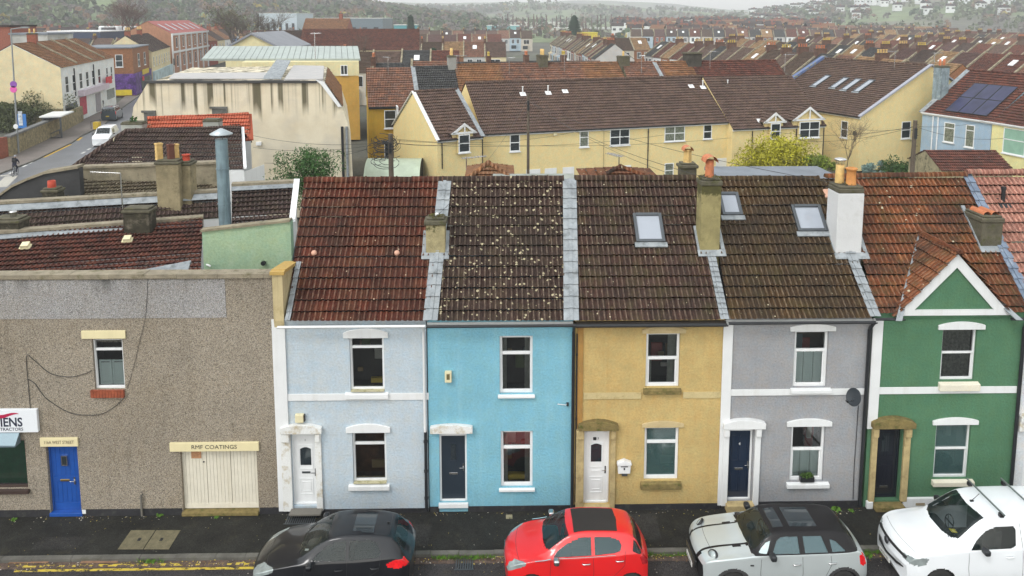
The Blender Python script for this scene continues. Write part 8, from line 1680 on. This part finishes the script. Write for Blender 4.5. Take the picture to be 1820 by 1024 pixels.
def proto(i,w=4.7,hd=4.2,ze=5.2,zr=8.4,detail=True):
    nm,rm=PAL[i%8]; wm=WPAL[(i*3+1)%8]; rr=random.Random(i); root=thing('terraced_house',None,'house'); PP=[]
    single = None if detail else MB(); mats=[wm,rm,PAR,(SBR,BRICK,CEML)[i%3 if i%2 else 0],(YPOT,TERRA,BUFF)[(i//3)%3],GLASSDK,UPVC]
    def part(name,mb_,slot,parent=root):
        if detail:
            return mb_.build(name,mats[slot],parent,False)
        base=len(single.v); single.v+=mb_.v; single.f+=[tuple(q+base for q in f) for f in mb_.f]; single.m+=[slot]*len(mb_.f); single.uv+=[u if u is not None else [(0,0)]*len(f) for u,f in zip(mb_.uv,mb_.f)]; single.sm+=mb_.sm; return parent
    D=2*hd; mb=MB(); mb.face([(0,0,0),(w,0,0),(w,0,ze),(0,0,ze)]); mb.face([(w,D,0),(0,D,0),(0,D,ze),(w,D,ze)]); mb.face([(0,D,0),(0,0,0),(0,0,ze),(0,hd,zr),(0,D,ze)]); mb.face([(w,0,0),(w,D,0),(w,D,ze),(w,hd,zr),(w,0,ze)]); part('wall',mb,0)
    s1=Vector((0,hd,zr-ze)).normalized(); s2=Vector((0,-hd,zr-ze)).normalized(); SL=math.hypot(hd,zr-ze)+.15; mb=MB(); ex=Vector((1,0,0)); du=i*7.
    P_=[(-.02,0),(w+.02,0),(w+.02,SL),(-.02,SL)]
    if detail: tiles(mb,Vector((0,-.12,ze-.03)),ex,s1,P_,'step',du=du); tiles(mb,Vector((0,D+.12,ze-.03)),ex,s2,P_,'step',du=du)
    else:
        for O_,s_ in ((Vector((0,-.12,ze)),s1),(Vector((0,D+.12,ze)),s2)): mb.face([O_+ex*u+s_*v for u,v in P_],0,[(u+du,v) for u,v in P_])
    part('roof',mb,1)
    mb=MB(); q=[Vector((-.14,-.25,ze-.05)),Vector((.14,-.25,ze-.05)),Vector((.14,hd,zr+.1)),Vector((-.14,hd,zr+.1))]; mb.slab(q,ZU(.28)); q=[Vector((-.14,D+.2,ze-.05)),Vector((.14,D+.2,ze-.05)),Vector((.14,hd,zr+.1)),Vector((-.14,hd,zr+.1))]; mb.slab(q,ZU(.28)); part('party_parapet',mb,2)
    if i%3==0:
        mb=MB(); mb.box(-.24,.34,hd-.9,hd+.9,zr-1.0,zr+.7); mb.box(-.29,.39,hd-.95,hd+.95,zr+.703,zr+.80); c=part('chimney',mb,3)
        for k in range(4):
            mb=MB(); 
            mb.lathe([(.13,zr+.803),(.14,zr+.87),(.11,zr+1.15),(.15,zr+1.2),(.15,zr+1.27),(.08,zr+1.27)],(.05,hd-.66+k*.42,0),8 if detail else 5); part('chimney_pot',mb,4,c)
    for x in ((.9,2.9) if i%3 else (1.1,)):
        ww=.95 if i%3 else 2.2; mb=MB(); mb.box(x-.07,x+ww+.07,-.06,-.003,3.0,4.75); f=part('window',mb,6); mb=MB(); mb.box(x,x+ww/2-.04,-.075,-.063,3.08,4.67); mb.box(x+ww/2+.04,x+ww,-.075,-.063,3.08,4.67); part('pane',mb,5,f)
    mb=MB(); mb.box(.6,2.8,-.65,-.003,.0,2.6); part('bay',mb,0); mb=MB(); mb.box(.7,2.7,-.68,-.653,.9,2.3); part('bay_window',mb,5)
    if i%3==1:
        mb=MB(); M=Matrix((ex,s1,ex.cross(s1))).transposed().to_4x4(); M.translation=Vector((2.0,-.12,ze)); mb.box(0,.9,SL*.5,SL*.5+1.25,.03,.14,M=M); part('roof_light',mb,6)
    if not detail:
        o=single.build('terraced_house',mats,None); bpy.data.objects.remove(root); o['category']='house'; return o,nm
    return root,nm
NEARP=[proto(i) for i in range(16)]; FARP=[proto(i,detail=False) for i in range(16)]
used=set()
ORD=['first','second','third','fourth','fifth','sixth','seventh','eighth','ninth','tenth','eleventh','twelfth','thirteenth','fourteenth','fifteenth','sixteenth','seventeenth','eighteenth','nineteenth','twentieth']
MERGE=[[],[],[],[],{}]
def row(desc,group,p0,p1,near=True,seed=0,w=4.7,zoff=0,maxn=99,order='left',merge=False):
    P0=Vector((p0[0],p0[1],0));P1=Vector((p1[0],p1[1],0)); e=(P1-P0).normalized(); n=Vector((-e.y,e.x,0))
    if (P0-CAM).dot(n)<0: P0,P1=P1,P0; e=-e
    N_=min(maxn,int((P1-P0).length/w)); rr=random.Random(seed); rz=math.atan2(e.y,e.x); last=-1
    for i in range(N_):
        k=rr.randrange(16)
        if k==last: k=(k+3)%16
        last=k; pr,cn=(NEARP if near else FARP)[k]
        if merge:
            q=P0+e*w*i; Mx=Matrix.Translation(q)@Matrix.Rotation(rz,4,'Z'); V_,F_,S_,U_,mm=MERGE; base=len(V_); V_.extend([tuple(Mx@v.co) for v in pr.data.vertices]); ul=pr.data.uv_layers[0].data
            for f in pr.data.polygons: F_.append(tuple(v+base for v in f.vertices)); mt=pr.data.materials[f.material_index]; S_.append(mm.setdefault(mt.name,len(mm))); U_.append([tuple(ul[l].uv) for l in f.loop_indices])
            continue
        o=copy_tree(pr) if near else pr.copy()
        if not near: COL.objects.link(o)
        q=P0+e*w*i; o.location=(q.x,q.y,zoff+rr.uniform(-.15,.15)); o.rotation_euler=(0,0,rz); o['group']=group
        o['label']='%s-roofed house, %s from the %s in %s'%(cn.replace(' ','-'),ORD[i] if i<20 else 'number %d'%(i+1),order,desc)
g1='long terrace stepping down to the right behind the gabled cream house'
row('the long terrace behind the cream gable',g1,(33.5,156),(50.5,66),True,1,order='far end')
for k,(sx,y0,y1) in enumerate(((62,185,78),(92,210,92),(122,240,112),(152,260,135),(182,290,160))):
    row('the %s terrace to the right'%ORD[k+1],'parallel terraces at right behind the first','%s'%0 and (sx-6,y0),(sx+12,y1),k<1,10+k,order='far end')
row('the chimney-lined terrace at centre',"terrace with tall brick chimneys at centre",(17,232),(20.5,142),True,31,order='far end')
row('the row right behind the patchy roofs','rows seen over the cream terrace roof',(-15,71),(15,73),True,41); row('the short dark row behind the flats','rows seen over the cream terrace roof',(-25,104),(-3,105),True,42)
row('the white-fronted row at centre left','rows seen over the cream terrace roof',(-31,150),(2,151),True,43)
row('the blue and brick short row','short row at centre right',(27,184),(44,187),True,44)
for k,(y,x0,x1) in enumerate(((222,-55,4),(296,-75,15))): row('the %s far row at centre'%ORD[k],'far frontal rows at centre',(x0,y),(x1,y+3),False,50+k,merge=k>1)
for k,(y,x0,x1) in enumerate(((178,-150,-78),(236,-185,-70),(300,-220,-60))): row('the %s far row at left'%ORD[k],'far frontal rows at left',(x0,y),(x1,y+6),False,60+k,w=5.6,merge=k>1)
for k,(y,x0,x1) in enumerate(((330,60,190),(380,90,230),(440,100,250),(500,120,260))): row('the %s far row at right'%ORD[k],'far frontal rows at right',(x0,y),(x1,y-20),False,70+k,w=5.2,merge=True)
mb=MB(); mb.v,mb.f,mb.m,mb.uv=MERGE[0],MERGE[1],MERGE[2],MERGE[3]; mb.sm=[False]*len(mb.f); tag(mb.build('far_terraces',[bpy.data.materials[n] for n in MERGE[4]]),'hazy mass of the farthest brown-roofed terraces below the hills','terraced houses',kind='stuff')
for pr,_ in NEARP:
    for c in [pr]+[x for x in pr.children_recursive]: bpy.data.objects.remove(c)
for pr,_ in FARP: bpy.data.objects.remove(pr)
# ------------------------------------------------------------ vehicles and people on the high street
u_=(zp(169,230)-zp(100,267)).normalized()
L=4.8
stv=[(0,.9,.6,.88,.8,.6,.84,.3,.8),(.3,1.1,.7,1.08,.9,.7,.93,.25,.9),(1.0,1.25,.75,1.2,.93,.7,.95,.22,.92),(1.9,1.85,.7,1.25,.93,.7,.95,.22,.92),(3.0,1.92,.7,1.25,.93,.7,.95,.22,.92),(4.5,1.9,.7,1.25,.93,.7,.95,.24,.92),(4.75,1.6,.75,1.2,.92,.7,.95,.3,.9),(4.8,1.4,.78,1.1,.9,.7,.93,.35,.88)]
GRV=paint('grey_van_paint',(.035,.05,.065),.2,.35,.02)
spv=dict(regions=[('top','windscreen',[(1.1,-.1),(1.15,.68),(1.85,.64),(1.85,-.1)]),('side','side_window',[(1.6,1.3),(1.95,1.68),(2.7,1.72),(2.7,1.3)]),('side','side_window',[(2.8,1.3),(2.8,1.72),(4.4,1.72),(4.5,1.3)]),('topz','rear_window',[(-.1,1.25),(.8,1.25),(.72,1.75),(-.1,1.75)],'rear'),('side','tail_lamp',[(4.55,.9),(4.9,.9),(4.9,1.3),(4.6,1.3)])],wsplit=[(-1,2.75),(2.75,9)],wheels=[(.95,.33),(3.9,.33)],mats=dict(windscreen=CARGL,side_window=CARGL,rear_window=CARGL,tail_lamp=TAIL),cab=(1.3,4.3,1.1,1.8),mirror=(1.6,1.25),mirm=RUB)
rear=zp(193,216)+Vector((u_.y,-u_.x,0))*.0; p=rear+u_*L
v,_s=car('van','dark grey people carrier driving away up the high street',(p.x,p.y,0),math.atan2(u_.y,u_.x)+math.pi,stv,L,GRV,spv,group=None,cat='van',DX=.05)
bx('number_plate',M_('plate_yellow',(.6,.45,.03),.5),v,4.81,4.83,-.3,.1,.62,.76,world=False)
spw=dict(spv); spw['regions']=[('top','windscreen',[(1.1,-.1),(1.15,.68),(1.85,.64),(1.85,-.1)]),('side','side_window',[(1.6,1.3),(1.95,1.68),(2.7,1.72),(2.7,1.3)])]
fr=zp(173,262)-u_*3.0; fr=zp(179,262)
v,_s=car('van','white van coming down the high street half hidden by a roof hip',(fr.x,fr.y,0),math.atan2(-u_.y,-u_.x)+math.pi,stv,L,VWH,spw,group=None,cat='van',DX=.05)
SKIN=M_('skin',(.50,.30,.22),.6,var=.05,grain=0,bmp=0)
def person(label,loc,rz,joints,edges,rad,cloth,head_c,hair=None,extra=()):
    t=thing('person',label,'person',loc,rz); me=bpy.data.meshes.new('body'); me.from_pydata(joints,edges,[]); o=bpy.data.objects.new('body',me); COL.objects.link(o); o.parent=t; KIDS.setdefault(t.name,[]).append(o)
    sk=o.modifiers.new('skin','SKIN'); 
    for i,r_ in enumerate(rad): me.skin_vertices[0].data[i].radius=(r_,r_)
    me.skin_vertices[0].data[0].use_root=True
    ss=o.modifiers.new('sub','SUBSURF'); ss.levels=1; ss.render_levels=1; me.materials.append(cloth)
    mb=MB(); h=Vector(head_c); mb.lathe([(.02,-.13),(.06,-.10),(.085,-.03),(.088,.04),(.07,.09),(.03,.12),(0,.125)],tuple(h),12); mb.tube([h+Vector((-.085,0,0)),h+Vector((-.105,0,-.02))],.014,5); mb.build('head',SKIN,t,False)
    mb=MB(); mb.lathe([(.10,-.0),(.105,.05),(.085,.11),(.04,.145),(0,.15)],tuple(h+Vector((.012,0,.0))),12); mb.build(hair[0] if hair else 'hair',hair[1] if hair else BLACKP,t,False); return t
# cyclist, local -x is forward
J=[(0.05,0,.98),(-.10,0,1.22),(-.25,0,1.42),(-.30,0,1.52),(-.25,.19,1.38),(-.42,.22,1.15),(-.60,.20,1.02),(-.25,-.19,1.38),(-.42,-.22,1.15),(-.60,-.20,1.02),(0.04,.10,.94),(-.28,.12,.72),(-.08,.10,.36),(-.20,.10,.30),(0.04,-.10,.94),(-.18,-.12,.55),(-.02,-.10,.18),(-.14,-.10,.12)]
Ed=[(0,1),(1,2),(2,3),(2,4),(4,5),(5,6),(2,7),(7,8),(8,9),(0,10),(10,11),(11,12),(12,13),(0,14),(14,15),(15,16),(16,17)]
Rd=[.15,.15,.16,.06,.08,.055,.04,.08,.055,.04,.10,.075,.05,.04,.10,.075,.05,.04]
cy=zp(27,312); ang=math.atan2(u_.y,u_.x)+math.pi
pc=person('cyclist in dark jacket and grey helmet with rucksack, riding up the road',(cy.x,cy.y,0),ang,J,Ed,Rd,M_('dark_jacket',(.02,.022,.04),.9,grain=.05),(-.36,0,1.64),('helmet',M_('helmet_grey',(.3,.32,.36),.4)))
mb=MB(); mb.box(-.02,.18,-.16,.16,1.10,1.50,M=Matrix.Rotation(R(-20),4,'Y')@Matrix.Translation((.42,0,.02))); o=mb.build('rucksack',M_('rucksack_black',(.012,.012,.014),.8),pc,False); weld(o); bevel(o,.05,3)
tb=thing('bicycle','bicycle ridden by the cyclist with rucksack on the high street','bicycle',(cy.x,cy.y,0),ang)
for x in (-.55,.50):
    mb=MB(); ring=[Vector((x+.33*math.cos(a),0,.34+.33*math.sin(a))) for a in [2*math.pi*k/24 for k in range(25)]]; mb.tube(ring,.02,5,caps=False); [mb.tube([(x,0,.34),(x+.31*math.cos(a),0,.34+.31*math.sin(a))],.004,3) for a in [2*math.pi*k/8 for k in range(8)]]; mb.build('wheel',RUB,tb,False)
mb=MB(); [mb.tube([a,b],.02,6) for a,b in (((.50,0,.34),(.0,0,.30)),((0,0,.30),(.12,0,.86)),((.12,0,.86),(.5,0,.34)),((.10,0,.78),(-.42,0,.84)),((0,0,.3),(-.42,0,.78)),((-.42,0,.95),(-.55,0,.34)))]; mb.build('frame',M_('frame_grey',(.3,.32,.34),.4,metal=.5),tb,False)
mb=MB(); mb.box(.0,.26,-.07,.07,.86,.91); mb.build('saddle',RUB,tb,False); mb=MB(); mb.tube([(-.55,-.25,1.0),(-.42,-.1,.98),(-.42,.1,.98),(-.55,.25,1.0)],.016,6); mb.build('handlebar',RUB,tb,False)
Js=[(0,0,.95),(0,0,1.2),(0,0,1.42),(0,0,1.52),(0,.2,1.4),(.03,.25,1.12),(-.05,.24,.88),(0,-.2,1.4),(.03,-.25,1.12),(-.05,-.24,.88),(0,.1,.9),(-.08,.1,.5),(.02,.1,.08),(-.12,.1,.04),(0,-.1,.9),(.05,-.1,.5),(.2,-.1,.1),(.08,-.1,.04)]
pp=zp(182,197); person('pedestrian in black coat on the pavement beyond the grey people carrier',(pp.x,pp.y,.1),ang,Js,Ed,Rd,M_('black_coat',(.015,.015,.018),.9),(0,0,1.66))

def aerial(label,p,h=1.3,a0=0.):
    t=thing('tv_aerial',label,'aerial',tuple(p),group='tv aerials on chimneys and ridges'); mb=MB(); mb.tube([p,p+ZU(h)],.025,5); d=Vector((math.cos(a0),math.sin(a0),0)); q=p+ZU(h*.95); mb.tube([q-d*.2,q+d*.9],.018,4); sd=Vector((-d.y,d.x,0)); [mb.tube([q+d*(k*.14-.1)-sd*.22,q+d*(k*.14-.1)+sd*.22],.012,3) for k in range(7)]; mb.build('aerial',CHROME,t)
for i,(px_,py,z,a0,lb) in enumerate(((812,120,9.6,.3,'above the slate roof beside the grey chimney'),(1003,118,9.6,2.5,'beside the buff pots behind the cream terrace'),(1140,120,9.6,1.2,'by the middle dark chimney of the row behind'),(1262,112,9.9,.7,'on the wide soot chimney behind the cream terrace'),(1590,112,9.9,2.0,'over the gabled cream house ridge'),(1660,118,10.2,.4,'on the streaked blue chimney'),(690,123,9.5,2.2,'on the mustard house ridge'),(905,124,9.5,1.,'on the patched ridge left of the buff pots'),(1395,118,9.7,.2,'at the maroon end roof behind the terrace'),(560,90,12,1.5,'on the wide maroon roof behind the flats'),(1100,300,7.6,2.,'by the mossy hipped roof over the ochre house'),(829,305,7.9,.5,'just behind the ridge of the lilac-blue house'))):
    aerial('small metal tv aerial '+lb,at_z(px_,py,z)-ZU(.5),1.6 if z>8 else 1.1,a0)
# ------------------------------------------------------------ land, hills, far trees, haze
def sstep(t): t=max(0,min(1,t)); return t*t*(3-2*t)
LAY=[(430,900,[(-500,-60),(0,-34),(300,-14),(500,0),(650,12),(800,30),(900,40),(2400,40)]),
     (900,1700,[(-500,40),(600,34),(760,17),(850,20),(940,9),(1060,9),(1150,18),(1250,24),(1400,34),(2400,40)]),
     (520,1500,[(-500,45),(1250,40),(1330,28),(1400,18),(1500,6),(1600,-6),(1820,-22),(2400,-60)]),
     (2000,3000,[(-500,10),(640,2),(760,6),(900,4),(1000,2),(1100,4),(1200,10),(1290,17),(1370,20),(1450,22),(2400,22)])]
def hgt(px,r,x=0,y=0):
    z=-.2
    for r0,r1,pr in LAY:
        yy=np.interp(px,[a for a,_ in pr],[b for _,b in pr]); zt=14+r1*(30-yy)/F
        if zt<0: continue
        k=sstep((r-r0)/(r1-r0)) if r<=r1 else 1-.35*sstep((r-r1)/(r1*.6))
        z=max(z,zt*k)
    if r>430: z+=mnoise.noise(Vector((x*.004,y*.004,1)))*min(1,(r-430)/800)*7+mnoise.noise(Vector((x*.015,y*.015,5)))*min(1,(r-430)/800)*2.2
    return z
m,t,p=_new('hill_ground'); tc=N(t,'ShaderNodeTexCoord').outputs['Object']
c=ramp(t,noise(t,tc,.006,5,.55),[(.36,(.11,.105,.085)),(.45,(.15,.15,.10)),(.50,(.15,.19,.085)),(.58,(.15,.20,.09)),(.64,(.12,.13,.09))]); c=mix(t,c,ramp(t,noise(t,tc,.05,6,.8),[(.3,.45),(.7,1.3)]),1.,'MULTIPLY'); t.links.new(c,p.inputs['Base Color']); p.inputs['Roughness'].default_value=1
rad=[0.5,60,150,300,430]+[430+40*k for k in range(1,32)]+[1700+120*k for k in range(1,22)]; cols=np.linspace(-560,2500,230); rows=[]
for r in rad:
    ring=[]
    for px in cols:
        th=math.atan((px-910)/F)-YAW; x=math.sin(th)*r; y=CAM.y-80+math.cos(th)*(r+80) if r<430 else CAM.y+math.cos(th)*r
        if r<430: x=math.sin(th)*(r+80); 
        ring.append((x,y,hgt(px,r,x,y) if r>=430 else -.2))
    rows.append(ring)
mb=MB(); mb.grid(rows[5-1:],0,True); tag(mb.build('hills',m),kind='structure')
mb=MB(); mb.face([(-700,-220,-.2),(700,-220,-.2),(700,460,-.2),(-700,460,-.2)]); tag(mb.build('ground',GR),kind='structure')
# woodland: clumps of crown
CM=[M_('wood_greybrown',(.16,.14,.125),1,var=.3,vs=.08,grain=.1,gs=.6,bmp=0),M_('wood_olive',(.12,.14,.07),1,var=.3,vs=.08,grain=.1,gs=.6,bmp=0),M_('wood_rust',(.22,.14,.09),1,var=.3,vs=.08,grain=.1,gs=.6,bmp=0),M_('wood_green',(.08,.12,.06),1,var=.3,vs=.08,grain=.1,gs=.6,bmp=0),M_('wood_yellow',(.36,.28,.05),1,var=.3,vs=.08,grain=.1,gs=.6,bmp=0)]
def crown(mb,c,r,rr,m,n=7):
    c=Vector(c)
    for k in range(n):
        d=Vector((rr.gauss(0,1),rr.gauss(0,1),rr.gauss(0,.7)+.4)).normalized(); q=c+Vector((d.x*r*.6,d.y*r*.6,d.z*r*.7+r*.5)); s=r*rr.uniform(.25,.5); a=d.orthogonal().normalized(); b_=d.cross(a)
        mb.face([q+a*s,q+b_*s+d*s*.3,q-a*s,q-b_*s+d*s*.2],m); mb.face([q+d*s*.9,q+a*s*.7,q-b_*s*.6],m); mb.face([q+d*s*.8,q-a*s*.8,q+b_*s*.5],m)
mb=MB(); rr=random.Random(77)
for i in range(11000):
    px=rr.uniform(-60,1900) if i%3 else rr.uniform(-60,900); r=rr.uniform(440,1650) if px<1300 else rr.uniform(560,1650)
    if mnoise.noise(Vector((px*.006,r*.005,2)))<(.04 if px>850 else -.3) and rr.random()<.9: continue
    if 900<px<1300 and r<800 and rr.random()<.5: continue
    th=math.atan((px-910)/F)-YAW; x=math.sin(th)*r; y=CAM.y+math.cos(th)*r; z=hgt(px,r,x,y)
    cl=mnoise.noise(Vector((px*.02,r*.02,9))); mm=rr.choice((0,0,1,1,3)) if cl<.15 else rr.choice((0,2,2,1)); mm=4 if rr.random()<.012 else mm
    crown(mb,(x,y,z),rr.uniform(2.4,5.)*(1+r/2600),rr,mm)
tag(mb.build('woodland',CM),'mixed autumn woodland and hedgerows covering the far hills','woodland',kind='stuff')
# houses on the far slopes
fp=MB(); fp.box(-5,5,-4,4,-4,5,0); fp.slab([(-5.4,-4.4,5),(5.4,-4.4,5),(5.4,0,8),(-5.4,0,8)],(0,0,.3),1); fp.slab([(-5.4,4.4,5),(5.4,4.4,5),(5.4,0,8),(-5.4,0,8)],(0,0,.3),1); fp.box(-.6,.6,-1,1,7,9.5,2); fp.box(-4,-1.5,-4.1,-4.01,1,3,3); fp.box(1.5,4,-4.1,-4.01,1,3,3)
src=[fp.build('hillside_house',[WHITE,T_DARK,BRICK,GLASSDK],None),fp.build('hillside_house',[HCR,T_OR,BRICK,GLASSDK],None)]
cnt=0; rr=random.Random(5)
zones=[('on the right-hand hillside','white and cream houses dotted over the right-hand hillside',1330,1830,850,1480,110),('in the valley at centre right','pale houses in the valley at centre right',1090,1480,470,760,110),('below the wood at top left','houses below the wood at top left',-20,420,400,470,26)]
for desc,grp,x0,x1,r0,r1,n in zones:
    for i in range(n):
        px=rr.uniform(x0,x1); r=rr.uniform(r0,r1); th=math.atan((px-910)/F)-YAW; x=math.sin(th)*r; y=CAM.y+math.cos(th)*r; k=int(rr.random()<.3 and x0<1300); o=src[k].copy(); COL.objects.link(o); o.location=(x,y,hgt(px,r,x,y)+3); o.rotation_euler=(0,0,rr.uniform(-.6,.6)); o.scale=(.8,.8,.75); tag(o,'tiny %s house %s'%(('white dark-roofed','cream orange-roofed')[k],desc),'house',grp)
for o in src: bpy.data.objects.remove(o)
# industrial sheds in the valley
for i,(x0,x1,yt,Y_,mt,lb) in enumerate(((865,925,46,560,M_('shed_cyan',(.22,.48,.50),.6),'pale turquoise roofed warehouse'),(945,1035,50,600,M_('shed_white',(.62,.62,.56),.6),'long off-white warehouse left of the conifer'),(1045,1165,51,620,M_('shed_white',(.62,.62,.56)),'long off-white warehouse right of the conifer'),(855,1000,40,690,M_('shed_white',(.62,.62,.56)),'distant pale warehouse behind the turquoise one'),(1150,1235,56,560,M_('shed_grey',(.40,.44,.44),.6),'grey arched warehouse at centre right'),(1035,1062,59,300,M_('shed_yellow',(.65,.55,.03),.6),'bright yellow topped block among chimneys'),(460,527,24,430,M_('shed_silver',(.50,.58,.64),.6),'large pale silver shed by the big bare tree'),(560,680,33,400,M_('shed_slate',(.13,.17,.20),.6),'long dark flat-roofed block with silver edge left of centre'),(700,740,45,330,M_('shed_teal',(.08,.32,.36),.6),'teal clad box dormer among the far roofs'))):
    t,a,b=screenbox('warehouse' if Y_>390 else 'clad_block',lb,x0,x1,yt,Y_,0,40 if Y_>390 else 8,mt,M_('shed_roof_pale',(.66,.68,.66),.6) if 'yellow' not in lb else mt,'warehouse' if Y_>390 else 'building')
    W=b.x-a.x; [bx('window',GLASSDK,t,a.x+W*(k+.2)/6,a.x+W*(k+.6)/6,Y_-.3,Y_-.06,a.z*.35,a.z*.65) for k in range(6)]
# big trees
TW=M_('twig_brown',(.11,.085,.065),.95,var=.3); TW2=M_('twig_red',(.15,.095,.08),.95,var=.3)
def treeat(label,px,d,h,seed,mat,spread=.42,depth=7,r=.35,br=2,trunk=.24,leafm=None,leafn=0):
    th=math.atan((px-910)/F)-YAW; x=math.sin(th)*d; y=CAM.y+math.cos(th)*d; return bare('tree',label,(x,y,0),h,seed,mat,spread,depth,r,'tree',br,leafm,leafn,trunk)
LV=M_('olive_tree_leaf',(.12,.13,.04),.9,var=.5,vs=.3,grain=.1,bmp=0)
treeat('big bare spreading tree with olive ivy left of the silver shed',420,235,22,3,TW,.42,7,.4,3,.22,LV,700); treeat('bare rounded tree just right of the big spreading tree',452,230,24,8,TW,.42,7,.4,3,.2)
treeat('tall reddish bare tree rising out of frame at top left',232,250,27,12,TW2,.40,7,.45,3,.2); treeat('small bare tree among roofs left of the teal block',640,150,14,15,TW,.45,6,.22,3,.2)
rr=random.Random(3)
def conifer(label,px,d,h,w,seed):
    th=math.atan((px-910)/F)-YAW; c=Vector((math.sin(th)*d,CAM.y+math.cos(th)*d,0)); t=thing('tree',label,'tree',tuple(c)); mb=MB(); rr=random.Random(seed)
    for i in range(900):
        k=rr.random()**.7; z=h*(.12+.88*k); rad=w*(1-k)**.7*rr.uniform(.4,1)+.2; a=rr.uniform(0,6.28); q=c+Vector((math.cos(a)*rad,math.sin(a)*rad,z)); s=h*.05; dd=Vector((math.cos(a),math.sin(a),-.4)); sd=Vector((-math.sin(a),math.cos(a),0))*s; mb.face([q-dd*s,q+sd,q+dd*s*1.4,q-sd])
    mb.build('crown',M_('conifer_green',(.025,.06,.028),.9,var=.5,vs=.3,grain=.1,bmp=0),t); mb=MB(); mb.tube([c,c+ZU(h*.9)],.25,6,r1=.05); mb.build('trunk',TW,t)
conifer('dark green broad conifer rising above the chimney terrace',1020,330,14.5,4.6,2); conifer('small dark pointed conifer among far roofs, left of centre',731,310,14.5,2.0,3); conifer('low dark conifer in a garden between the far rows',770,165,7.5,2.0,4)
tp=None
for i in range(26):
    px=895+i*8.6+rr.uniform(-3,3); d=640; h=rr.uniform(12,17); th=math.atan((px-910)/F)-YAW; c=(math.sin(th)*d,CAM.y+math.cos(th)*d,0); t=thing('tree','slender bare poplar, %s from the left in the far line'%(ORD[i] if i<20 else 'number %d'%(i+1)),'tree',c,group='line of bare poplars in the valley'); mb=MB(); c=Vector(c); mb.tube([c,c+ZU(h)],.3,4,r1=.05)
    for k in range(46): z=h*(.15+.8*rr.random()); a=rr.uniform(0,6.28); q=c+ZU(z); l=h*.14*(1-z/h)+.6; mb.tube([q,q+Vector((math.cos(a)*l*.5,math.sin(a)*l*.5,l*1.2))],.2,3,caps=False)
    mb.build('branches',TW2,t)
# haze
hz_,t,p=_new('haze_air'); t.nodes.remove(p); out=[n for n in t.nodes if n.type=='OUTPUT_MATERIAL'][0]; pv=N(t,'ShaderNodeVolumePrincipled'); pv.inputs['Color'].default_value=(.93,.965,1,1); pv.inputs['Density'].default_value=.00046; pv.inputs['Anisotropy'].default_value=-.1; t.links.new(pv.outputs[0],out.inputs['Volume'])
mb=MB(); mb.box(-2600,3200,-400,4600,-2,330); tag(mb.build('haze',hz_),'thin pale haze over the town and hills','haze',kind='stuff')
